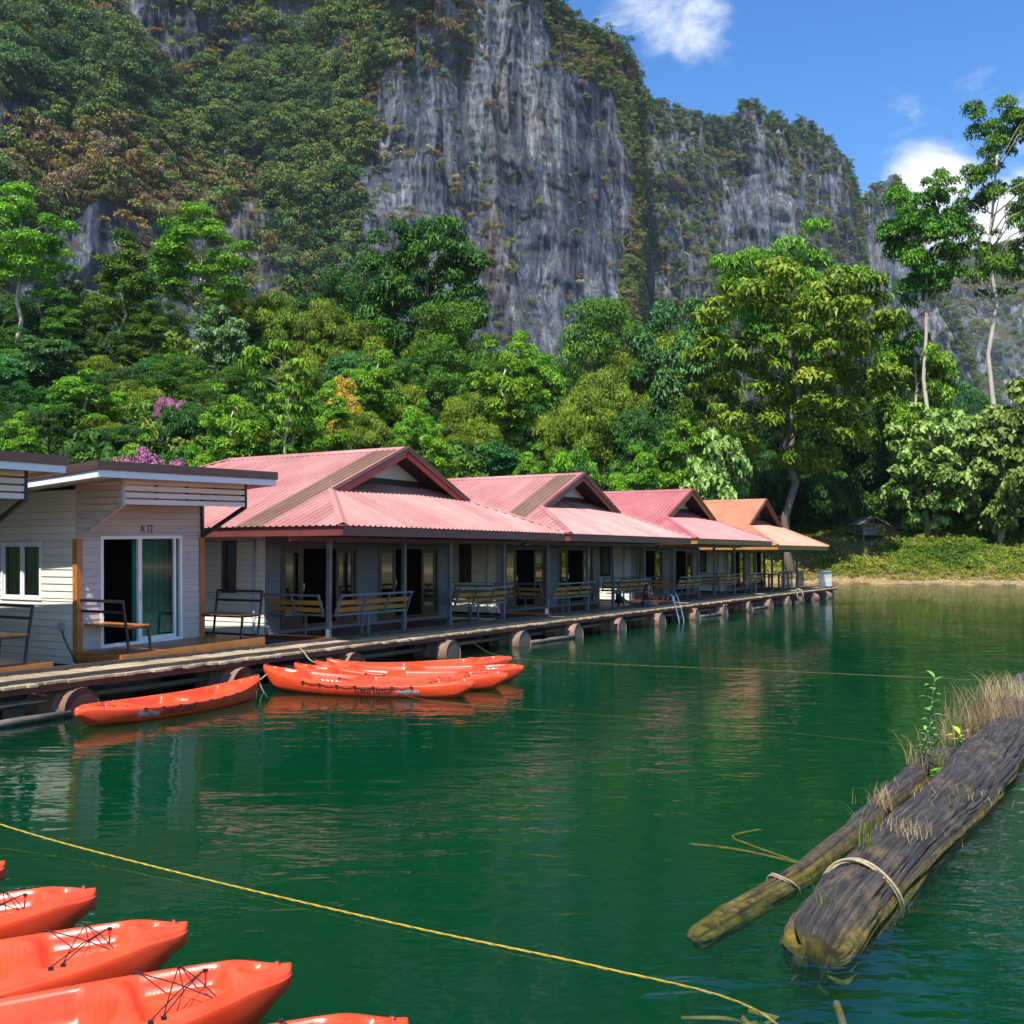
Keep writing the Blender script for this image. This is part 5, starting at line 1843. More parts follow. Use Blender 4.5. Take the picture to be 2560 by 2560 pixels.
# ================================================================== BOARDWALK
def build_boardwalk():
    bw = thing('boardwalk', 'long weathered plank boardwalk running along the front of all raft houses', 'boardwalk', row_mat(0, 0, 0))
    rr = random.Random(3)
    protos = []
    for k in range(6):
        mb = MB()
        n = 5
        L = 1.0
        # plank with slightly uneven, split ends
        pts = []
        jag = [rr.uniform(-0.012, 0.012) for _ in range(4)]
        mb.v += [(-0.5, jag[0], 0), (0.5, jag[1], 0), (0.5, L + jag[2], 0), (-0.5, L + jag[3], 0), (-0.5, jag[0] * 0.6, 1), (0.5, jag[1] * 1.2, 1), (0.5, L + jag[2], 1), (-0.5, L + jag[3], 1)]
        for q in ((0, 3, 2, 1), (4, 5, 6, 7), (0, 1, 5, 4), (1, 2, 6, 5), (2, 3, 7, 6), (3, 0, 4, 7)):
            mb.f.append(q)
        me = mb.mesh('plank', M['plank'])
        protos.append(me)
    pitch = 0.1725
    n = 298
    for k in range(n):
        s = -0.9 + k * pitch
        o = link('plank', rr.choice(protos), bw)
        f0 = rr.uniform(-0.07, 0.10)
        o.location = (s, f0, 0.492 + rr.uniform(-0.005, 0.006))
        o.rotation_euler = (rr.uniform(-.004, .004), rr.uniform(-.012, .012), rr.uniform(-0.012, 0.012))
        o.scale = (pitch - rr.uniform(0.008, 0.03), 1.31 - f0 + rr.uniform(-0.04, 0.04), 0.038)
    # kerb timbers, front and back, in lengths that do not quite line up
    for t0, nm in ((0.20, 'kerb_timber'), (1.235, 'kerb_timber')):
        s = -0.9
        q = 0
        while s < 50.4:
            L = rr.uniform(2.6, 4.2)
            e = min(s + L, 50.5)
            mb = MB()
            z = 0.536 if t0 > 1 else 0.534
            hh = rr.uniform(0.045, 0.065)
            w = rr.uniform(0.055, 0.08)
            dt = rr.uniform(-0.025, 0.025)
            m = 7
            for i in range(m):
                a0, a1 = s + (e - s) * i / m, s + (e - s) * (i + 1) / m
                wob0, wob1 = 0.008 * math.sin(i * 1.7 + q), 0.008 * math.sin((i + 1) * 1.7 + q)
                mb.bar((a0, t0 + dt + wob0, z + hh / 2 + abs(wob0)), (a1 + 0.002, t0 + dt + wob1, z + hh / 2 + abs(wob1)), w, hh)
            mb.build(nm, M['plank_dark'], bw)
            s = e + rr.uniform(-0.01, 0.05)
            q += 1
    # steel stringers below
    for t0 in (0.14, 0.65, 1.14):
        s = -0.9
        while s < 50.3:
            e = min(s + 6.0, 50.4)
            MB().box(s, e - 0.02, t0 - 0.025, t0 + 0.025, 0.385 + 0.002 * (int(s) % 3), 0.49).build('stringer', M['steel_red'], bw)
            s = e
    for k in range(26):
        s = -0.3 + k * 2.0
        MB().box(s - 0.03, s + 0.03, 0.17, 1.11, 0.39, 0.45).build('cross_joist', M['steel_red'], bw)
    # long float poles under the walk
    for t0, z in ((0.45, 0.22), (0.95, 0.12)):
        s = -0.6
        while s < 49:
            MB().tube([(s, t0, z), (s + 5.6, t0 + 0.03, z - 0.03)], 0.05, 6).build('brace_pole', M['hutwood'], bw, True)
            s += 5.75
    return bw


build_boardwalk()

DRUMS = [(1.30, 0), (4.55, 0), (7.75, 0), (11.2, 0), (14.55, 0), (17.75, 0), (20.85, 0), (24.0, 0), (27.4, 0), (30.6, 0), (33.9, 0), (36.9, 0), (39.9, 0), (42.6, 1), (45.6, 1), (48.4, 1), (50.1, 0)]
DLAB = {0: 'first rusty steel drum float with maroon end, beside the bow of the lone kayak', 1: 'steel drum float with torn top behind the stern of the lone kayak',
        2: 'steel drum float with maroon end showing over the moored kayak cluster', 3: 'steel drum float just behind the bows of the moored kayak cluster',
        4: 'steel drum float before the right bay of the house with bright red gable boards', 5: 'steel drum float at the gap between the first two red-roofed houses',
        6: 'steel drum float before the left bay of the house with brown-red gable boards', 7: 'steel drum float left of the bathing ladder',
        8: 'steel drum float directly right of the bathing ladder', 9: 'steel drum float before the left bay of the rose-roofed house',
        10: 'steel drum float before the right bay of the rose-roofed house', 11: 'steel drum float at the gap before the orange-roofed house',
        12: 'steel drum float under the hanging rope end at the orange-roofed house', 13: 'pale steel drum float lying lengthwise beside the hanging rope',
        14: 'steel drum float lying lengthwise before the white picket panel', 15: 'steel drum float lying lengthwise under the white picket panel',
        16: 'last small drum float under the tip of the boardwalk'}


def drum_meshes():
    n = 20
    L, r = 0.92, 0.30
    side = MB()
    ys = [0, 0.012, 0.03, 0.28, 0.30, 0.32, 0.60, 0.62, 0.64, 0.89, 0.908, 0.92]
    rs = [r + 0.008, r + 0.010, r, r, r + 0.012, r, r, r + 0.012, r, r, r + 0.010, r + 0.008]
    side.tube([(0, y, 0) for y in ys], rs, n, False)
    end = MB()
    end.tube([(0, 0.018, 0), (0, 0.030, 0)], r, n)
    return side.mesh('drum_side', M['drum_side'], True), end.mesh('drum_end', M['drum_end']), end.mesh('drum_end', M['drum_end_grey'])


DS, DE, DEG = drum_meshes()
for k, (s, ax) in enumerate(DRUMS):
    rr = random.Random(k)
    mtx = row_mat(s, -0.08 + rr.uniform(-.06, .06), 0.095, rr.uniform(-0.03, 0.03)) if ax == 0 else row_mat(s - 0.45, 0.24, 0.10, R(-88))
    if ax == 1:
        mtx = row_mat(s, 0.22, 0.09) @ Matrix.Rotation(R(90), 4, 'Z')
    if k == 16:
        mtx = row_mat(s, 0.3, 0.08)
    d = thing('drum_float', DLAB[k], 'drum', mtx, 'drum floats under the boardwalk edge')
    link('shell', DS, d)
    link('end_cap', DE if k < 3 else DEG, d)
    link('end_cap', DE if k < 3 else DEG, d, (0, 0.872, 0))

# long low pole floating in front of the drums, ropes tied along the walk
for k, (a, b, lab) in enumerate((((-0.8, -0.12), (1.1, -0.02), 'dark floating timber pole left of the first drum'),
                                 ((14.8, 0.1), (17.5, -0.05), 'pale floating pole between two drums past the moored kayaks'),
                                 ((27.7, 0.1), (30.3, 0.05), 'pale floating pole right of the bathing ladder'),
                                 ((34.1, 0.1), (36.6, 0.05), 'pale floating pole before the rose-roofed house'))):
    p, q = W(a[0], a[1], 0.03), W(b[0], b[1], 0.04)
    tag(MB().tube([p, p.lerp(q, .5) + Vector((0, 0, .012)), q], [0.055, 0.06, 0.05], 8).build('floating_pole', M['hutwood'], None, True), lab, 'pole')

# ------------------------------------------------------------------ bathing ladder
ld = thing('bathing_ladder', 'stainless steel bathing ladder hooked over the boardwalk edge', 'ladder', row_mat(25.55, 0.12, 0))
for x in (0.0, 0.46):
    pts = [(x, 0.42, 0.54), (x, 0.40, 0.80), (x, 0.33, 0.95), (x, 0.21, 1.01), (x, 0.08, 0.96), (x, 0.0, 0.82), (x, -0.10, 0.5), (x, -0.20, 0.1), (x, -0.27, -0.4)]
    MB().tube(pts, 0.022, 8).build('rail', M['stainless'], ld, True)
for z, y in ((0.42, -0.12), (0.16, -0.185), (-0.12, -0.235)):
    MB().box(0.0, 0.46, y - 0.035, y + 0.035, z - 0.012, z + 0.012).build('rung', M['stainless'], ld)

# ------------------------------------------------------------------ pale picket panels and table at the far end
def picket(mtx, L, label, m, nb):
    p = thing('picket_panel', label, 'railing', mtx)
    MB().box(0, L, -0.025, 0.025, 0.86, 0.91).build('top_rail', m, p)
    MB().box(0, L, -0.02, 0.02, 0.06, 0.10).build('bottom_rail', m, p)
    for k in range(nb):
        x = 0.03 + (L - 0.06) * k / (nb - 1)
        MB().box(x - 0.013, x + 0.013, -0.012, 0.012, 0.0 if k in (0, nb - 1) else 0.10, 0.86).build('picket', m, p)
    return p


picket(row_mat(47.2, 0.35, 0.54), 2.9, 'pale picket railing panel at the open tip of the boardwalk', M['steel_white'], 17)
picket(row_mat(43.1, 1.22, 0.60), 1.75, 'grey picket railing panel under the orange eave, left one', M['steel_grey'], 12)
picket(row_mat(45.9, 1.22, 0.60), 1.6, 'grey picket railing panel under the orange eave, next to the dark table', M['steel_grey'], 12)
t = thing('veranda_table', 'dark wooden table on the veranda of the orange-roofed house', 'table', row_mat(45.0, 2.2, 0.60))
MB().box(0, 1.5, 0, 0.7, 0.70, 0.75).build('top', M['wood_dark'], t)
for x in (0.08, 1.42):
    for y in (0.08, 0.62):
        MB().box(x - .04, x + .04, y - .04, y + .04, 0, 0.70).build('leg', M['wood_dark'], t)
fr = thing('rail_frame', 'dark open rail frame on the far end of the boardwalk', 'railing', row_mat(47.6, 2.6, 0.54))
MB().box(0, 2.6, -0.03, 0.03, 0.80, 0.86).build('top_rail', M['steel_black'], fr)
for x in (0.02, 0.9, 1.75, 2.58):
    MB().box(x - 0.03, x + 0.03, -0.03, 0.03, 0, 0.80).build('upright', M['steel_black'], fr)
MB().box(0, 2.6, -0.02, 0.02, 0.06, 0.10).build('bottom_rail', M['steel_black'], fr)
pf = thing('end_platform', 'dark plank platform behind the tip of the boardwalk', 'platform', row_mat(47.3, 1.66, 0.44))
for k in range(7):
    MB().box(0, 3.2, k * 0.2, k * 0.2 + 0.19, 0, 0.08).build('plank', M['plank_dark'], pf)
for x in (0.5, 2.6):
    MB().tube([(x, 0.0, -0.36), (x, 1.4, -0.36)], 0.28, 12).build('float_tube', M['drum_side'], pf, True)
# mooring rope ends hanging over the edge
for k, (s, lab) in enumerate(((41.2, 'beige rope end hanging over the boardwalk edge left of the pale drum'), (42.2, 'thick beige rope coil hanging by the pale lengthwise drum'))):
    pts = [W(s - 0.3, 0.5, 0.56), W(s - 0.1, 0.2, 0.62 + .05 * k), W(s, -0.04, 0.62), W(s + 0.02, -0.10, 0.4), W(s + 0.1, -0.10, 0.1)]
    tag(MB().tube(pts, 0.03 + 0.012 * k, 7).build('rope_end', M['rope_b'], None, True), lab, 'rope')
tm = MB().box(0, 1.9, 0, 0.62, 0.60, 0.612)
o = tm.build('turf_mat', M['turf']); o.matrix_world = row_mat(13.2, 1.5, 0.0)
tag(o, 'small green turf mat on the veranda floor by the grey post', 'mat')

# ================================================================== KAYAKS
KL = 1.95      # half length


def k_w(u):
    a = np.abs(u)
    return 0.405 * np.clip(1 - a ** 2.35, 0, 1) ** 0.72 + 0.026


def k_g(u):     # sheer line height above water
    return 0.225 + np.where(u > 0, 0.075 * np.abs(u) ** 2.2 - 0.045 * sstep(0.86, 1.0, u), 0.175 * np.abs(u) ** 2.4)


def k_k(u):     # keel
    a = np.abs(u)
    return -0.105 + 0.09 * a ** 3 + np.where(u > 0, 0.17, 0.30) * sstep(0.80, 1.0, a) ** 1.6


def bumpf(x, a, b, e):
    return sstep(a - e, a + e, x) * (1 - sstep(b - e, b + e, x))


def k_top(u, y):
    w = k_w(u)
    q = np.abs(y) / w
    g = k_g(u)
    z = g + 0.028 * (1 - q ** 2) - 0.02 * sstep(0.88, 1.0, q)
    side = lambda lim: 1 - sstep(lim - 0.10, lim + 0.06, q)
    # bow stowage well, two seat wells, small stern well
    wl = 0.105 * bumpf(u, 0.625, 0.835, 0.018) * side(0.74)
    wl = wl + 0.185 * bumpf(u + 0.10 * np.minimum(q, 1.0) ** 2, 0.06, 0.565, 0.02) * side(0.76)
    wl = wl + 0.18 * bumpf(u, -0.60, -0.14, 0.025) * side(0.75)
    wl = wl + 0.06 * bumpf(u, -0.84, -0.70, 0.025) * side(0.62)
    # seat rise inside each well
    wl = wl - 0.055 * bumpf(u, 0.09, 0.22, 0.03) * side(0.5) - 0.055 * bumpf(u, -0.585, -0.45, 0.03) * side(0.5)
    # foot braces: short cross ribs along both flanks of the wells
    ribs = 0
    for c0 in (-0.36, 0.30):
        for k in range(4):
            c = c0 - 0.045 * k
            ribs = ribs + 0.05 * bumpf(u, c - 0.010, c + 0.010, 0.009) * sstep(0.36, 0.48, q) * (1 - sstep(0.66, 0.76, q))
    # raised divider in front of the forward well
    dv = 0.016 * bumpf(u + 0.10 * np.minimum(q, 1.0) ** 2, 0.575, 0.61, 0.014) * (1 - sstep(0.6, 0.8, q))
    # oval hatch recess on the bow and stern
    ov = 0
    for c in (0.905, -0.90):
        rr = ((u - c) / 0.034) ** 2 + (y / 0.062) ** 2
        ov = ov + 0.035 * (1 - sstep(0.6, 1.15, rr))
    # drain hole
    hol = 0.03 * np.exp(-(((u - 0.36) * KL / 0.03) ** 2 + ((y + 0.02) / 0.03) ** 2))
    # grooves between rim and gunwale
    return z - wl + ribs + dv - ov - hol


def hull_side(u, f):
    """f 0 = gunwale .. 1 = keel; returns y, z"""
    w, g, k = k_w(u), k_g(u), k_k(u)
    fy = np.interp(f, [0, 0.10, 0.30, 0.52, 0.60, 0.80, 1.0], [1.0, 1.035, 1.0, 0.90, 0.80, 0.42, 0.0])
    fz = np.interp(f, [0, 0.10, 0.30, 0.52, 0.60, 0.80, 1.0], [0.0, 0.09, 0.36, 0.64, 0.72, 0.93, 1.0])
    return w * fy, (g - 0.012) + (k - g + 0.012) * fz


def kayak_parts():
    nu, ny, ns = 150, 37, 15
    us = np.sin(np.linspace(-math.pi / 2, math.pi / 2, nu)) * 0.35 + np.linspace(-1, 1, nu) * 0.65
    V = []; F = []
    # deck
    qs = np.linspace(-1, 1, ny)
    for u in us:
        y = qs * k_w(u)
        z = k_top(np.full(ny, u), y)
        V += list(zip([u * KL] * ny, y, z))
    for i in range(nu - 1):
        for j in range(ny - 1):
            a = i * ny + j
            F.append((a, a + ny, a + ny + 1, a + 1))
    # hull both sides
    fs = np.linspace(0, 1, ns)
    for sg in (1, -1):
        b0 = len(V)
        for u in us:
            yy, zz = hull_side(u, fs)
            V += list(zip([u * KL] * ns, sg * yy, zz))
        for i in range(nu - 1):
            for j in range(ns - 1):
                a = b0 + i * ns + j
                F.append((a, a + 1, a + ns + 1, a + ns) if sg > 0 else (a, a + ns, a + ns + 1, a + 1))
        # join deck edge
        e = ny - 1 if sg > 0 else 0
        for i in range(nu - 1):
            a, b = i * ny + e, b0 + i * ns
            F.append((a, b, b + ns, a + ny) if sg > 0 else (a, a + ny, b + ns, b))
    # blunt ends
    for i in (0, nu - 1):
        ring = [(us[i] * KL, 0, 0)]
        d = [i * ny + j for j in range(ny)]
        b1, b2 = nu * ny + i * ns, nu * ny + nu * ns + i * ns
        F.append(tuple(d + [b1 + j for j in range(ns)] + [b2 + j for j in reversed(range(ns))]))
    me = bpy.data.meshes.new('kayak_hull')
    me.from_pydata([tuple(map(float, v)) for v in V], [], F)
    bm = bmesh.new(); bm.from_mesh(me)
    bmesh.ops.remove_doubles(bm, verts=bm.verts, dist=0.0008)
    bmesh.ops.recalc_face_normals(bm, faces=bm.faces)
    bm.to_mesh(me); bm.free()
    me.polygons.foreach_set('use_smooth', [True] * len(me.polygons))
    me.materials.append(M['kayak'])
    parts = [('hull', me)]

    def P(u, q, dz=0.012):
        w = float(k_w(u)); y = q * w
        return (u * KL, y, float(k_top(np.array([u]), np.array([y]))[0]) + dz)
    # bow bungee: criss-cross cord over the stowage well, ends on the rim
    pts = [(0.635, 0.88), (0.80, -0.72), (0.74, 0.86), (0.66, -0.88), (0.80, 0.74), (0.63, -0.88)]
    mb = MB()
    for a, b in zip(pts[:-1], pts[1:]):
        A, B = Vector(P(*a)), Vector(P(*b))
        mb.tube([A, A.lerp(B, .5) + Vector((0, 0, 0.012)), B], 0.0036, 5)
    for q in pts:
        c = Vector(P(*q, dz=0.004))
        mb.box(c.x - .011, c.x + .011, c.y - .008, c.y + .008, c.z - 0.004, c.z + 0.009)
    parts.append(('deck_cord', mb.mesh('deck_cord', M['cord'], False)))
    # grab line along both sides with eyelets
    for sg in (1, -1):
        mb = MB()
        ks = np.linspace(-0.52, 0.50, 7)
        L = []
        for i, u in enumerate(ks):
            y, z = hull_side(np.array(u), 0.07)
            L.append(Vector((u * KL, sg * (float(y) + 0.016), float(z))))
        for a, b in zip(L[:-1], L[1:]):
            mb.tube([a, a.lerp(b, .5) + Vector((0, sg * 0.006, -0.014)), b], 0.006, 5)
        for a in L:
            mb.box(a.x - .024, a.x + .024, a.y - .014, a.y + .008, a.z - .012, a.z + .012)
        parts.append(('grab_line', mb.mesh('grab_line', M['cord'])))
    b = Vector(P(0.965, 0.0, 0.0))
    parts.append(('tow_bolt', MB().tube([b, b + Vector((0, 0, 0.016))], 0.007, 8).tube([b + Vector((0, 0, 0.014)), b + Vector((0, 0, 0.022))], 0.012, 8).mesh('tow_bolt', M['stainless'])))
    h = Vector(P(-0.965, 0.0, 0.006))
    parts.append(('toggle', MB().tube([h + Vector((0.03, -0.03, 0)), h + Vector((-0.03, 0, 0.02)), h + Vector((0.03, 0.03, 0))], 0.01, 6).mesh('toggle', M['cord'])))

    # lettering laid on the hull side: reads from the bow on one flank, towards the bow on the other
    def wrap(me, xc, zf, sg, lift):
        for v in me.vertices:
            X = xc + (v.co.x if sg < 0 else -v.co.x)
            u = np.array(X / KL)
            g, k = float(k_g(u)), float(k_k(u))
            Z = g + (k - g) * zf + v.co.y
            f = np.interp(min(max((g - 0.012 - Z) / (g - 0.012 - k), 0), 1), [0.0, 0.09, 0.36, 0.64, 0.72, 0.93, 1.0], [0, 0.10, 0.30, 0.52, 0.60, 0.80, 1.0])
            y, _ = hull_side(u, f)
            v.co = (X, sg * (float(y) + lift + 0.001), Z)
        return me
    for sg in (-1, 1):
        for body, size, xc, items in (('feelfree', 0.125, 0.90, ((M['lett_white'], 0.004, 0.003), (M['lett_black'], -0.001, 0.006))),
                                      ('แพสายชล', 0.17, 0.30, ((M['lett_black'], 0.002, 0.003),))):
            for mm, off, lift in items:
                t = text_mesh(body, size, 0.0, off, 0.25 if body == 'feelfree' else 0.0, 5)
                t.materials.append(mm)
                bm = bmesh.new(); bm.from_mesh(t)
                bmesh.ops.triangulate(bm, faces=bm.faces)
                bmesh.ops.subdivide_edges(bm, edges=[e for e in bm.edges if e.calc_length() > 0.03], cuts=2)
                bm.to_mesh(t); bm.free()
                parts.append(('lettering', wrap(t, xc, 0.46, sg, lift)))
    return parts


KPARTS = kayak_parts()


def kayak(label, stern, bow, z=0.0, roll=0.0, trim=0.0, group=None, size=1.0):
    s, b = Vector(stern), Vector(bow)
    d = b - s
    c = (s + b) / 2
    m = Matrix.Translation((c.x, c.y, z)) @ Matrix.Rotation(math.atan2(d.y, d.x), 4, 'Z') @ Matrix.Rotation(trim, 4, 'Y') @ Matrix.Rotation(roll, 4, 'X') @ Matrix.Scale(size, 4)
    k = thing('kayak', label, 'kayak', m, group)
    for nm, me in KPARTS:
        link(nm, me, k)
    return k


kayak('lone orange-red kayak moored along the boardwalk below cabin A12', W(4.12, -0.92)[:2], W(0.36, -1.02)[:2], 0.0, R(-3), R(-0.6), None, 0.92)
kayak('outermost kayak of the moored cluster, its lettering in full view', W(4.82, -0.36)[:2], W(5.86, -4.05)[:2], 0, R(3), R(0.4))
kayak('second kayak of the moored cluster, just behind the outermost one', W(5.45, -0.55)[:2], W(7.02, -3.98)[:2], 0, R(4), 0)
kayak('third kayak of the moored cluster, its bow reaching farthest out', W(5.95, -0.62)[:2], W(8.22, -3.60)[:2], 0, R(3), 0)
kayak('innermost kayak of the moored cluster, nearest the drum floats', W(6.45, -0.55)[:2], W(9.45, -2.55)[:2], 0, R(1), 0)
BOW = [((-3.42, 7.01), 'kayak of the rope-side stack with only its nose tip in view'), ((-2.58, 6.45), 'kayak with cords over its bow, beyond the two big open kayaks'),
       ((-1.83, 5.87), 'orange kayak with a loose black cord on its bow, between two others'), ((-1.12, 5.29), 'orange kayak with crossed bow cords and bold white lettering, in the row of five'),
       ((-0.47, 4.68), 'kayak nearest the floating rope end with only its upper bow rim showing')]
ax = Vector((0.885, 0.465)).normalized()
for k, (b, lab) in enumerate(BOW):
    b = Vector(b)
    st = b - ax * 3.9
    kayak(lab, st, b, 0.02, R(-2 + k), R(-0.8))

M['rope_old'] = mat('wet_old_rope', (0.16, 0.12, 0.02), 0.7, 0.3, 20)
# ================================================================== ROPES
def rope(name, pts, r, m, lab, cat='rope', n=7, sub=60, twist=True):
    P = [Vector(p) for p in pts]
    # Catmull-Rom through the points
    Q = []
    for i in range(len(P) - 1):
        p0, p1, p2, p3 = P[max(i - 1, 0)], P[i], P[i + 1], P[min(i + 2, len(P) - 1)]
        for k in range(sub):
            t = k / sub
            Q.append(0.5 * ((2 * p1) + (-p0 + p2) * t + (2 * p0 - 5 * p1 + 4 * p2 - p3) * t * t + (-p0 + 3 * p1 - 3 * p2 + p3) * t ** 3))
    Q.append(P[-1])
    mb = MB()
    if twist:                                   # three strands laid round each other
        L = [0.0]
        for a, b in zip(Q[:-1], Q[1:]):
            L.append(L[-1] + (b - a).length)
        for sidx in range(3):
            pts2 = []
            for i, q in enumerate(Q):
                d = (Q[min(i + 1, len(Q) - 1)] - Q[max(i - 1, 0)]).normalized()
                x = Vector((0, 0, 1)).cross(d)
                x = x.normalized() if x.length > 1e-3 else Vector((1, 0, 0))
                y = d.cross(x)
                an = L[i] / (r * 9) + sidx * 2.094
                pts2.append(q + (x * math.cos(an) + y * math.sin(an)) * r * 0.55)
            mb.tube(pts2, r * 0.56, 5)
    else:
        mb.tube(Q, r, n)
    return tag(mb.build(name, m, None, True), lab, cat)


rope('floating_rope', [(-6.4, 9.9, 0.35), (-4.33, 8.80, 0.10), (-2.6, 7.8, 0.03), (-0.72, 6.70, 0.015), (0.5, 6.05, 0.005), (1.30, 5.66, -0.06), (1.62, 5.35, -0.3)], 0.0065, M['rope_y'],
     'yellow twisted rope stretched over the water past the row of five kayaks', sub=110)
rope('mooring_line', [W(12.0, -0.1, 0.30), W(11.4, -1.4, 0.05), W(11.7, -4, 0.006), W(12.3, -8, 0.004), W(12.8, -12.5, -0.004), W(13.5, -18, -0.02)], 0.003, M['rope_old'],
     'thin yellow mooring line lying on the water from the drum floats to the open lake', sub=30, twist=False)
rope('mooring_line', [W(6.6, -0.7, 0.25), W(5.2, -3.2, 0.03), W(5.1, -4.9, 0.0), W(5.3, -8, -0.02), W(5.5, -11.4, -0.10)], 0.003, M['rope_old'],
     'thin sunken yellow mooring line running out under the moored kayak cluster', sub=30, twist=False)
rope('tie_rope', [W(3.98, -0.92, 0.36), W(4.2, -0.75, 0.22), W(4.45, -0.55, 0.20), W(4.75, -0.45, 0.28), W(4.84, -0.40, 0.34)], 0.012, M['rope_b'],
     'knotted pale rope between the lone kayak and the outermost moored kayak', sub=10, twist=False)
rope('tie_rope', [W(4.45, -0.55, 0.20), W(4.48, -0.6, 0.05), W(4.55, -0.66, -0.1)], 0.011, M['rope_b'], 'short rope end hanging into the water from the pale knot', sub=8, twist=False)
rope('tie_rope', [W(6.2, 0.1, 0.60), W(6.15, -0.06, 0.52), W(6.05, -0.3, 0.40), W(5.98, -0.55, 0.36)], 0.011, M['rope_b'], 'pale rope loop tying the moored cluster to the boardwalk', sub=10, twist=False)

# ================================================================== OLD LOGS
def log_mat():
    m, nt, out = new_mat('weathered_log')
    L = nt.links.new
    b = nd(nt, 'ShaderNodeBsdfPrincipled'); b.inputs['Roughness'].default_value = 0.8
    at = nd(nt, 'ShaderNodeAttribute'); at.attribute_name = 'lp'      # x: along the log (m), y: round it (m)
    geo = nd(nt, 'ShaderNodeNewGeometry')
    sx = nd(nt, 'ShaderNodeSeparateXYZ'); L(geo.outputs['Position'], sx.inputs[0])

    def nz(stretch, scale, detail, rough=0.6, src=None):
        mp = nd(nt, 'ShaderNodeMapping'); mp.inputs['Scale'].default_value = stretch
        L(src or at.outputs['Vector'], mp.inputs['Vector'])
        n = nd(nt, 'ShaderNodeTexNoise'); n.inputs['Scale'].default_value = scale; n.inputs['Detail'].default_value = detail; n.inputs['Roughness'].default_value = rough
        L(mp.outputs[0], n.inputs['Vector'])
        return n.outputs['Fac']
    grain = nz((0.5, 14, 14), 4.0, 11, 0.78)
    patch = nz((1, 1.6, 1), 2.2, 6, 0.7)
    rp = nd(nt, 'ShaderNodeValToRGB'); cr = rp.color_ramp
    cr.elements[0].position = 0.34; cr.elements[0].color = (0.009, 0.007, 0.006, 1)
    cr.elements[1].position = 0.72; cr.elements[1].color = (0.50, 0.44, 0.38, 1)
    for p, c in ((0.46, (0.034, 0.028, 0.025)), (0.59, (0.110, 0.094, 0.082))):
        e = cr.elements.new(p); e.color = (*c, 1)
    L(grain, rp.inputs[0])
    mr = nd(nt, 'ShaderNodeMapRange'); mr.inputs['From Min'].default_value = 0.53; mr.inputs['From Max'].default_value = 0.68; mr.inputs['To Max'].default_value = 0.6
    L(patch, mr.inputs['Value'])
    mx = nd(nt, 'ShaderNodeMix', data_type='RGBA'); L(mr.outputs[0], mx.inputs['Factor']); L(rp.outputs[0], mx.inputs['A']); mx.inputs['B'].default_value = (0.30, 0.195, 0.095, 1)
    # algae and tan crust round the water line: grows where the wood is wet
    pz = nd(nt, 'ShaderNodeMath', operation='MULTIPLY_ADD'); L(patch, pz.inputs[0]); pz.inputs[1].default_value = -0.22; L(sx.outputs[2], pz.inputs[2])
    ma = nd(nt, 'ShaderNodeMapRange'); ma.inputs['From Min'].default_value = -0.02; ma.inputs['From Max'].default_value = -0.11
    L(pz.outputs[0], ma.inputs['Value'])
    al = nd(nt, 'ShaderNodeValToRGB'); al.color_ramp.elements[0].position = 0.38; al.color_ramp.elements[0].color = (0.055, 0.045, 0.006, 1)
    al.color_ramp.elements[1].position = 0.65; al.color_ramp.elements[1].color = (0.28, 0.20, 0.022, 1)
    L(nz((1, 1, 1), 11, 5, 0.6, geo.outputs['Position']), al.inputs[0])
    mx2 = nd(nt, 'ShaderNodeMix', data_type='RGBA'); L(ma.outputs[0], mx2.inputs['Factor']); L(mx.outputs['Result'], mx2.inputs['A']); L(al.outputs[0], mx2.inputs['B'])
    ca = nd(nt, 'ShaderNodeAttribute'); ca.attribute_name = 'crack'
    cm = nd(nt, 'ShaderNodeMapRange'); cm.inputs['From Min'].default_value = 0.25; cm.inputs['From Max'].default_value = 0.9; cm.inputs['To Max'].default_value = 0.85
    L(ca.outputs['Fac'], cm.inputs['Value'])
    mx3 = nd(nt, 'ShaderNodeMix', data_type='RGBA'); L(cm.outputs[0], mx3.inputs['Factor']); L(mx2.outputs['Result'], mx3.inputs['A']); mx3.inputs['B'].default_value = (0.012, 0.009, 0.007, 1)
    L(mx3.outputs['Result'], b.inputs['Base Color'])
    bp = nd(nt, 'ShaderNodeBump'); bp.inputs['Strength'].default_value = 1.0; bp.inputs['Distance'].default_value = 0.05
    L(grain, bp.inputs['Height']); L(bp.outputs[0], b.inputs['Normal'])
    L(b.outputs[0], out.inputs['Surface'])
    return m


M['log'] = log_mat()


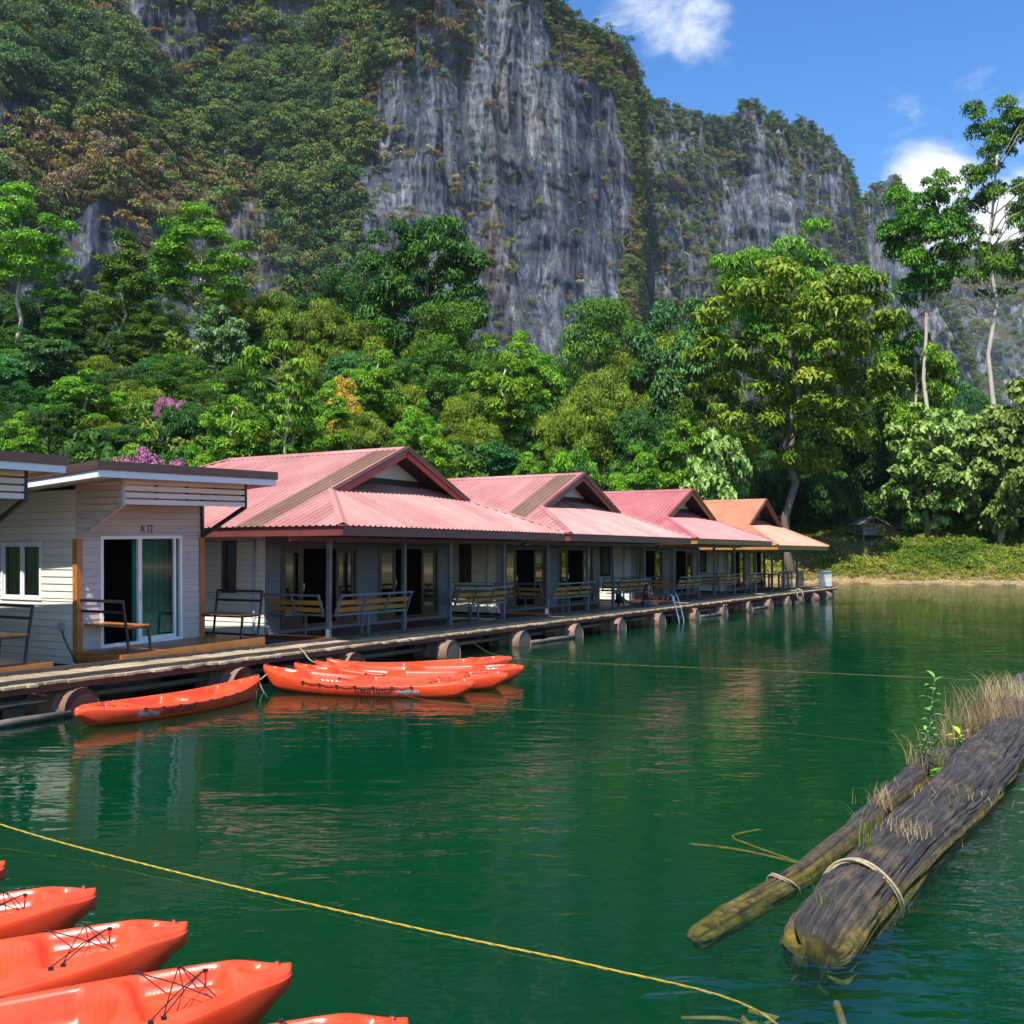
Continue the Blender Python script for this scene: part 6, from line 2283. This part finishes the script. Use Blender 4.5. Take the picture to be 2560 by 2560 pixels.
def log_obj(name, label, pts, rad, seed, depth=0.03, n=56, m=220, flat=1.0):
    P = np.array([list(p) for p in pts], float)
    tt = np.linspace(0, len(P) - 1, m)
    C = np.stack([np.interp(tt, np.arange(len(P)), P[:, k]) for k in range(3)], 1)
    # smooth the axis
    for _ in range(6):
        C[1:-1] = 0.25 * C[:-2] + 0.5 * C[1:-1] + 0.25 * C[2:]
    rd = np.interp(tt, np.arange(len(P)), rad)
    d = np.gradient(C, axis=0); d /= np.linalg.norm(d, axis=1)[:, None]
    x = np.cross(np.array([0, 0, 1.0]), d); x /= np.linalg.norm(x, axis=1)[:, None]
    y = np.cross(d, x)
    al = np.concatenate([[0], np.cumsum(np.linalg.norm(np.diff(C, axis=0), axis=1))])
    an = np.linspace(0, 2 * np.pi, n, endpoint=False)
    A, T = np.meshgrid(an, al)
    cx, sy = np.cos(A), np.sin(A)
    r0 = rd[:, None]
    big = fbm(cx * 1.2 + seed, sy * 1.2, T * 0.7, 3, seed)
    crk = np.abs(fbm(cx * 7.0, sy * 7.0, T * 0.35 + seed, 3, seed + 9))
    fine = fbm(cx * 12, sy * 12, T * 0.9, 3, seed + 19)
    crack = np.clip(1 - crk * 7.0, 0, 1)
    knot = np.clip(fbm(cx * 1.6, sy * 1.6, T * 1.9 + 3.0, 2, seed + 29) - 0.35, 0, 1)
    rr = r0 * (1 + 0.12 * big + 0.22 * knot) - depth * crack + depth * 0.40 * fine
    rag = 0.16 * fbm(cx * 2.2, sy * 2.2, 0.5, 3, seed + 63)
    end = np.minimum(np.clip((T - al[0] + np.minimum(rag, 0.02) + 0.02) / 0.09, 0, 1), np.clip((al[-1] - T) / 0.3, 0, 1))
    ef = np.sqrt(np.clip(1 - (1 - end) ** 2, 0.0, 1))
    rr = rr * (0.50 + 0.50 * ef)
    V = C[:, None, :] + x[:, None, :] * (rr * cx)[:, :, None] + y[:, None, :] * (rr * sy * flat)[:, :, None]
    idx = np.arange(m * n).reshape(m, n)
    f = np.stack([idx[:-1], np.roll(idx, -1, 1)[:-1], np.roll(idx, -1, 1)[1:], idx[1:]], -1).reshape(-1, 4)
    F = f.tolist() + [idx[0][::-1].tolist(), idx[-1].tolist()]
    me = bpy.data.meshes.new(name)
    me.from_pydata(V.reshape(-1, 3).tolist(), [], F)
    lp = np.stack([T, A * r0, np.sin(A) * r0], -1).reshape(-1, 3)
    lp[:, 1] = (np.cos(A) * r0).ravel()
    a = me.attributes.new('lp', 'FLOAT_VECTOR', 'POINT'); a.data.foreach_set('vector', lp.astype(np.float32).ravel())
    a = me.attributes.new('crack', 'FLOAT', 'POINT'); a.data.foreach_set('value', crack.astype(np.float32).ravel())
    me.polygons.foreach_set('use_smooth', [True] * len(me.polygons))
    me.materials.append(M['log'])
    return tag(link(name, me), label, 'log'), C, rd


LOG1, C1, R1 = log_obj('driftwood_log', 'thick cracked charcoal-grey floating log with a rope round it and dry grass on top',
                       [(1.84, 6.40, -0.13), (2.08, 6.76, -0.06), (3.05, 8.20, 0.02), (4.2, 9.85, 0.03), (5.2, 11.4, 0.02), (6.4, 13.3, 0.02), (7.8, 15.9, 0.05), (9.0, 18.0, 0.04), (10.4, 20.5, -0.1)],
                       [0.23, 0.25, 0.255, 0.27, 0.30, 0.31, 0.28, 0.26, 0.22], 3, 0.030, 150, 360)
LOG2, C2, R2 = log_obj('driftwood_log', 'thin algae-covered half-sunken log lying beside the thick cracked log',
                       [(1.18, 6.72, -0.09), (1.5, 7.10, -0.07), (2.17, 7.86, -0.055), (2.9, 8.90, -0.04), (3.55, 9.90, -0.01), (4.5, 11.3, 0.03), (5.2, 12.3, 0.0)],
                       [0.07, 0.09, 0.10, 0.10, 0.12, 0.16, 0.14], 8, 0.012, 36, 150)


def loop_round(C, Rr, i, k, name, lab, r):
    c = Vector(C[i]); d = Vector(C[i + 2] - C[i - 2]).normalized()
    x = Vector((0, 0, 1)).cross(d).normalized(); y = d.cross(x)
    pts = []
    for q in range(25):
        a = -0.35 + (math.pi + 0.7) * q / 24
        pts.append(c + (x * math.cos(a) + y * math.sin(a)) * (Rr[i] * 1.03 + r * 0.6) + d * 0.05 * math.sin(a * 2 + k) + d * 0.10 * (q / 24 - .5))
    return rope(name, pts, r, M['rope_b'], lab, sub=5)


loop_round(C1, R1, 62, 0, 'rope_loop', 'thick pale rope loop tied round the big cracked log', 0.020)
loop_round(C2, R2, 42, 1, 'rope_loop', 'pale rope loop tied round the thin algae-covered log', 0.015)
# sunken branches with algae
M['algae'] = mat('algae_crust', (0.08, 0.06, 0.008), 0.8, 0.3, 12, 0.6, 40, col2=(0.24, 0.16, 0.025))
for pts, r, lab in (([(1.55, 9.05, -0.13), (1.88, 8.75, -0.09), (2.2, 8.6, -0.12), (2.5, 8.45, -0.16)], 0.013, 'sunken algae-covered twig beside the thin log'),
                    ([(2.45, 8.5, -0.16), (2.05, 8.9, -0.10), (1.95, 9.15, -0.09), (2.25, 9.4, -0.10)], 0.012, 'sunken hook-shaped algae twig beside the thin log'),
                    ([(1.85, 5.95, -0.16), (1.80, 5.62, -0.22), (1.70, 5.35, -0.36), (1.55, 5.0, -0.55)], 0.024, 'sunken algae-covered branch below the tip of the thick log'),
                    ([(0.95, 5.85, -0.2), (1.25, 5.78, -0.18), (1.6, 5.66, -0.24)], 0.012, 'sunken thin twig below the tip of the thick log'),
                    ([(2.5, 7.95, -0.08), (2.75, 7.9, -0.06), (3.0, 8.05, -0.08)], 0.07, 'algae mat floating between the two logs')):
    rope('sunken_branch', pts, r, M['algae'], lab, 'branch', 6, 8, False)
kn = MB()
rr = random.Random(2)
for k in range(7):
    a = Vector((1.28 + rr.uniform(-.08, .08), 5.62 + rr.uniform(-.06, .06), -0.17 + rr.uniform(-.05, .03)))
    kn.tube([a, a + Vector((rr.uniform(-.14, .14), rr.uniform(-.1, .1), rr.uniform(-.04, .04))), a + Vector((rr.uniform(-.12, .12), rr.uniform(-.12, .12), rr.uniform(-.04, .04)))], 0.015, 6)
tag(kn.build('rope_knot', M['algae'], None, True), 'algae-grown knot at the sunken end of the yellow rope', 'knot')


# ---- plants on the logs
def grass_tuft(c, n, h, spread, seed, label, m=None, name='grass_tuft', lean=(0, 0)):
    rg = np.random.default_rng(seed)
    V = []; F = []
    for k in range(n):
        b = Vector(c) + Vector((rg.normal() * spread, rg.normal() * spread, 0))
        a = rg.random() * 6.283
        tip = Vector((math.cos(a) * 0.45 + lean[0] + 0.2 * rg.normal(), math.sin(a) * 0.45 + lean[1] + 0.2 * rg.normal(), 0))
        hh = h * (0.4 + 0.7 * rg.random())
        w = 0.0018 + 0.0022 * rg.random()
        sd = Vector((-math.sin(a), math.cos(a), 0)) * w
        i = len(V)
        for j in range(5):
            f = j / 4
            p = b + tip * hh * f ** 1.7 + Vector((0, 0, hh * (f - 0.28 * f ** 3)))
            ww = sd * (1 - f * 0.85)
            V += [tuple(p - ww), tuple(p + ww)]
        for j in range(4):
            F.append((i + 2 * j, i + 2 * j + 1, i + 2 * j + 3, i + 2 * j + 2))
    me = bpy.data.meshes.new(name)
    me.from_pydata(V, [], F)
    t = me.attributes.new('tint', 'FLOAT', 'FACE')
    tv = np.repeat(rg.random(n), 4)
    t.data.foreach_set('value', tv.astype(np.float32))
    me.materials.append(m or M['straw'])
    return tag(link(name, me), label, 'grass', kind='stuff')


def leaf_blade(mb, b, d, L, w, up=Vector((0, 0, 1)), bend=0.4):
    d = Vector(d).normalized()
    s = d.cross(up)
    s = s.normalized() if s.length > 1e-3 else Vector((1, 0, 0))
    n = s.cross(d)
    prof = [0.12, 0.75, 1.0, 0.8, 0.35, 0.02]
    i = len(mb.v)
    for k, f in enumerate(prof):
        t = k / (len(prof) - 1)
        p = Vector(b) + d * L * t - Vector((0, 0, 1)) * bend * L * t * t
        mb.v += [tuple(p - s * w * f / 2 + n * w * .12 * f), tuple(p), tuple(p + s * w * f / 2 + n * w * .12 * f)]
    for k in range(len(prof) - 1):
        a = i + 3 * k
        mb.f += [(a, a + 1, a + 4, a + 3), (a + 1, a + 2, a + 5, a + 4)]


M['sprig'] = mat('fresh_green_leaf', (0.10, 0.27, 0.02), 0.5, 0.2, 8, col2=(0.22, 0.40, 0.03))
M['sprig_y'] = mat('yellow_green_leaf_fresh', (0.32, 0.45, 0.02), 0.5, 0.15, 8)
M['greengrass'] = leaf_mat('green_grass', (0.07, 0.15, 0.02), (0.15, 0.24, 0.03), (0.30, 0.30, 0.07))
rg = random.Random(9)


def sprig(c, h, nl, L, label, m, name='seedling', lean=(0.0, 0.0)):
    r = thing(name, label, 'plant', Matrix.Translation(c))
    st = [Vector((lean[0] * h * f * f, lean[1] * h * f * f, h * f)) for f in (0, .25, .5, .75, 1)]
    MB().tube(st, [0.009, 0.008, 0.006, 0.005, 0.003], 5).build('stem', M['bark_dark'], r, True)
    for k in range(nl):
        f = 0.35 + 0.65 * (k + 1) / nl
        a = k * 2.4
        q = f * 4
        i = min(3, int(q))
        b = st[i].lerp(st[i + 1], q - i)
        mb = MB()
        leaf_blade(mb, b, (math.cos(a), math.sin(a), 0.55 if k < nl - 2 else 1.2), L * (0.7 + 0.5 * rg.random()), L * 0.38)
        mb.build('leaf', m, r, True)
    return r


def on_log(px, py):
    """first point of the logs (or the water) along the view ray of a picture point"""
    d = px_dir(px, py)
    for q in range(900):
        k = (4.0 + 0.02 * q) / d.y
        p = Vector((d.x * k, d.y * k, CAM_H + d.z * k))
        zs = 0.0
        for C, Rd in ((C1, R1), (C2, R2)):
            dd = np.hypot(C[:, 0] - p.x, C[:, 1] - p.y)
            i = int(dd.argmin())
            if dd[i] < Rd[i]:
                zs = max(zs, C[i, 2] + math.sqrt(Rd[i] ** 2 - dd[i] ** 2))
        if p.z <= zs:
            return Vector((p.x, p.y, zs - 0.03))
    return on_z(px, py, 0.0)


sp = on_log(2322, 1935)
sprig(sp, 1.02, 15, 0.17, 'tall leafy seedling growing from the junction of the two logs', M['sprig'], lean=(0.10, 0.05))
sprig(on_log(2400, 1870), 0.2, 7, 0.20, 'small yellow-green rosette seedling in the dry grass on the thick log', M['sprig_y'])
sprig(on_log(2315, 1925), 0.45, 12, 0.10, 'short reddish-stemmed sprig at the foot of the tall seedling', M['sprig'])
# fern
fz = thing('fern', 'bright green fern hanging at the side of the thick log under the seedling', 'fern', Matrix.Translation(on_log(2338, 1935)))
for k in range(7):
    a = -2.6 + k * 0.5
    mb = MB()
    for j in range(11):
        f = j / 10
        p = Vector((math.cos(a) * (0.16 + 0.03 * k) * f, math.sin(a) * (0.16 + 0.03 * k) * f, (0.10 + 0.03 * (k % 3)) * math.sin(f * 2.6) - 0.10 * f))
        d = Vector((math.cos(a), math.sin(a), 0))
        s = Vector((-math.sin(a), math.cos(a), 0))
        ll = 0.085 * math.sin(math.pi * (0.15 + 0.85 * f)) + 0.01
        for sg in (-1, 1):
            leaf_blade(mb, p, s * sg + d * 0.5, ll, ll * 0.3, bend=0.2)
    mb.build('frond', M['sprig'], fz, True)
T = [((2475, 1800), 520, 0.62, 0.24, 'big dry straw-coloured grass clump on top of the thick log', None), ((2530, 1740), 320, 0.5, 0.22, 'dry grass clump farther along the thick log beyond the big clump', None),
     ((2420, 1845), 280, 0.5, 0.16, 'dry grass around the yellow-green rosette on the thick log', None), ((2300, 1905), 60, 0.55, 0.10, 'thin arching dry grass beside the tall seedling', None),
     ((2195, 2010), 80, 0.28, 0.07, 'dry tuft with seed heads on the thin log', None), ((2175, 2110), 26, 0.45, 0.04, 'few long green grass stems between the logs', 'greengrass'),
     ((2068, 2270), 26, 0.22, 0.04, 'small green grass tuft near the tip of the thick log', 'greengrass'), ((2270, 2075), 120, 0.16, 0.14, 'short dry grass along the upper edge of the thick log', None),
     ((2370, 1980), 160, 0.10, 0.18, 'short dry moss and grass on the middle of the thick log', None), ((2345, 1925), 40, 0.4, 0.06, 'green grass at the foot of the tall seedling', 'greengrass')]
for k, ((x, y), n, h, s, lab, mm) in enumerate(T):
    grass_tuft(on_log(x, y), n, h, s, 40 + k, lab, M[mm] if mm else None)

# ================================================================== SEATED PERSON AND BACKPACK
def skin_mesh(name, verts, edges, radii, material, sub=2, root=0):
    me = bpy.data.meshes.new(name)
    me.from_pydata(verts, edges, [])
    o = bpy.data.objects.new(name, me)
    COL.objects.link(o)
    sk = o.modifiers.new('skin', 'SKIN')
    sk.use_smooth_shade = True
    for i, r in enumerate(radii):
        d = me.skin_vertices[0].data[i]
        d.radius = r if isinstance(r, tuple) else (r, r)
        d.use_root = (i == root)
    o.modifiers.new('sub', 'SUBSURF').levels = sub
    o.modifiers['sub'].render_levels = sub
    dg = bpy.context.evaluated_depsgraph_get()
    m2 = bpy.data.meshes.new_from_object(o.evaluated_get(dg))
    bpy.data.objects.remove(o)
    m2.name = name
    m2.materials.clear(); m2.materials.append(material)
    m2.polygons.foreach_set('use_smooth', [True] * len(m2.polygons))
    return m2


def build_person():
    # local: facing -y (towards the lake), x to her left
    p = thing('person', 'person in black sleeveless top and blue shorts sitting cross-legged on the boardwalk edge', 'person',
              row_mat(24.75, 0.82, 0.545, R(38)))
    V = [(0, 0.02, 0.11), (0, 0.0, 0.28), (0, -0.03, 0.45), (0, -0.05, 0.54), (0, -0.075, 0.60), (0, -0.09, 0.68), (0, -0.09, 0.77),      # 0-6 pelvis..head
         (0.16, -0.04, 0.50), (0.23, -0.16, 0.33), (0.10, -0.36, 0.30), (0.05, -0.40, 0.30),                                                # 7-10 left arm down to the shin
         (-0.16, -0.04, 0.50), (-0.20, -0.20, 0.42), (-0.06, -0.17, 0.62), (-0.03, -0.15, 0.66),                                            # 11-14 right arm raised to the neck
         (0.11, 0.0, 0.10), (0.37, -0.24, 0.13), (0.08, -0.38, 0.07), (-0.02, -0.42, 0.05),                                                 # 15-18 left leg
         (-0.11, 0.0, 0.10), (-0.37, -0.24, 0.13), (-0.08, -0.34, 0.06), (0.04, -0.34, 0.05)]                                               # 19-22 right leg
    E = [(0, 1), (1, 2), (2, 3), (3, 4), (4, 5), (5, 6), (3, 7), (7, 8), (8, 9), (9, 10), (3, 11), (11, 12), (12, 13), (13, 14),
         (0, 15), (15, 16), (16, 17), (17, 18), (0, 19), (19, 20), (20, 21), (21, 22)]
    Rr = [0.13, (0.115, 0.085), (0.13, 0.09), (0.07, 0.06), 0.048, 0.082, 0.075, 0.05, 0.040, 0.03, 0.032, 0.05, 0.040, 0.03, 0.032,
          0.085, 0.07, 0.045, 0.035, 0.085, 0.07, 0.045, 0.035]
    link('body', skin_mesh('body', V, E, Rr, M['skin']), p)
    tv = [(0, 0.02, 0.14), (0, 0.0, 0.28), (0, -0.03, 0.43), (0.10, -0.04, 0.49), (-0.10, -0.04, 0.49)]
    link('top', skin_mesh('top', tv, [(0, 1), (1, 2), (2, 3), (2, 4)], [(0.15, 0.125), (0.130, 0.10), (0.145, 0.105), 0.062, 0.062], M['black_cloth']), p)
    sv = [(0, 0.02, 0.10), (0.12, -0.01, 0.10), (0.25, -0.13, 0.115), (-0.12, -0.01, 0.10), (-0.25, -0.13, 0.115)]
    link('shorts', skin_mesh('shorts', sv, [(0, 1), (1, 2), (0, 3), (3, 4)], [(0.14, 0.115), 0.100, 0.092, 0.100, 0.092], M['denim']), p)
    hv = [(0, -0.065, 0.80), (0, -0.03, 0.74), (0.02, 0.02, 0.62), (0.03, 0.05, 0.48), (-0.06, -0.02, 0.66), (-0.08, -0.04, 0.55), (0.07, -0.04, 0.66)]
    link('hair', skin_mesh('hair', hv, [(0, 1), (1, 2), (2, 3), (1, 4), (4, 5), (1, 6)], [0.075, 0.085, 0.07, 0.045, 0.05, 0.03, 0.04], M['hair']), p)
    face = MB()
    for x in (-0.032, 0.032):
        face.box(x - .012, x + .012, -0.172, -0.160, 0.735, 0.745)
    face.box(-0.02, 0.02, -0.168, -0.158, 0.672, 0.680)
    face.build('eyes_and_mouth', M['hair'], p)
    MB().tube([(0, -0.165, 0.735), (0, -0.188, 0.705), (0, -0.17, 0.695)], [0.008, 0.013, 0.008], 6).build('nose', M['skin'], p, True)
    for hx, hy, hz, sg in ((0.04, -0.41, 0.30, 1), (-0.025, -0.145, 0.67, -1)):
        mb = MB()
        for f in range(4):
            b = Vector((hx, hy + 0.016 * (f - 1.5), hz - 0.01))
            mb.tube([b, b + Vector((-0.03 * sg, -0.012, -0.015)), b + Vector((-0.05 * sg, -0.01, -0.045 + .004 * abs(f - 1.5)))], [0.0095, 0.009, 0.007], 6)
        mb.tube([Vector((hx, hy + 0.03, hz)), Vector((hx - 0.02 * sg, hy + 0.045, hz - 0.02)), Vector((hx - 0.035 * sg, hy + 0.045, hz - 0.035))], [0.011, 0.010, 0.008], 6)
        mb.build('hand', M['skin'], p, True)


build_person()

bp = thing('backpack', 'dark navy backpack standing on the veranda behind the seated person', 'backpack', row_mat(24.2, 1.62, 0.60, R(20)))
bm = bmesh.new()
bmesh.ops.create_cube(bm, size=1.0)
bmesh.ops.scale(bm, vec=(0.36, 0.24, 0.56), verts=bm.verts)
bmesh.ops.translate(bm, vec=(0, 0, 0.29), verts=bm.verts)
for v in bm.verts:
    if v.co.z > 0.4:
        v.co.x *= 0.72; v.co.y *= 0.7
bmesh.ops.bevel(bm, geom=bm.edges[:], offset=0.075, segments=4, affect='EDGES')
me = bpy.data.meshes.new('pack_body'); bm.to_mesh(me); bm.free()
me.materials.append(M['navy']); me.polygons.foreach_set('use_smooth', [True] * len(me.polygons))
link('pack_body', me, bp)
MB().box(-0.13, 0.13, -0.165, -0.10, 0.06, 0.30).build('front_pocket', M['navy'], bp)
for x in (-0.09, 0.09):
    MB().tube([(x, 0.09, 0.5), (x, 0.17, 0.4), (x * 1.2, 0.17, 0.2), (x * 1.3, 0.1, 0.06)], 0.016, 6).build('strap', M['cord'], bp, True)
MB().tube([(-0.04, 0.02, 0.56), (0, 0.02, 0.60), (0.04, 0.02, 0.56)], 0.01, 6).build('grab_handle', M['cord'], bp, True)

# ================================================================== STILTED HUT ON THE BANK
hp = at_depth(2172, 1330, 93)
hz = float(ground_z(hp.x, hp.y))
ht = thing('stilt_hut', 'small grey timber hut on stilts under a gable roof at the forest edge', 'hut', Matrix.Translation((hp.x, hp.y, hz)) @ Matrix.Rotation(R(10), 4, 'Z'))
for x in (-0.98, 0.98):
    for y in (-0.8, 0.8):
        MB().box(x - .06, x + .06, y - .06, y + .06, -0.5, 2.25).build('stilt', M['hutwood'], ht)
MB().box(-1.05, 1.05, -0.9, 0.9, 1.12, 1.27).build('platform', M['hutwood'], ht)
MB().box(-0.5, 0.98, 0.3, 0.36, 1.27, 1.95).build('wall_sheet', M['hut_sheet'], ht)
MB().box(-0.92, -0.5, -0.70, -0.66, 1.27, 1.85).build('side_board', M['hutwood'], ht)
MB().box(-1.1, 1.1, -0.86, -0.78, 2.05, 2.16).build('tie_beam', M['hutwood'], ht)
MB().box(-0.03, 0.03, -0.85, -0.79, 2.16, 2.72).build('king_post', M['hutwood'], ht)
for sg in (-1, 1):
    rf = MB().bar((sg * 1.45, 0, 2.06), (0, 0, 2.80), 2.3, 0.05, Vector((sg * .46, 0, .9)))
    rf.build('roof_slope', M['hutwood'], ht)
    MB().bar((sg * 1.45, -1.17, 2.03), (0, -1.17, 2.77), 0.05, 0.10, Vector((sg * .46, 0, .9))).build('barge_board', M['hutwood'], ht)

# ------------------------------------------------------------------ thin valley haze (real air): closed box round camera and scene
def build_haze():
    m, nt, out = new_mat('valley_air')
    pv = nd(nt, 'ShaderNodeVolumePrincipled')
    pv.inputs['Color'].default_value = (0.72, 0.84, 1.0, 1)
    pv.inputs['Density'].default_value = 0.00006
    pv.inputs['Anisotropy'].default_value = 0.0
    nt.links.new(pv.outputs[0], out.inputs['Volume'])
    mb = MB().box(-2600, 2600, -600, 3200, -5.0, 330)
    o = mb.build('haze', m)
    tag(o, 'thin pale haze filling the valley air', 'haze', kind='stuff')


build_haze()
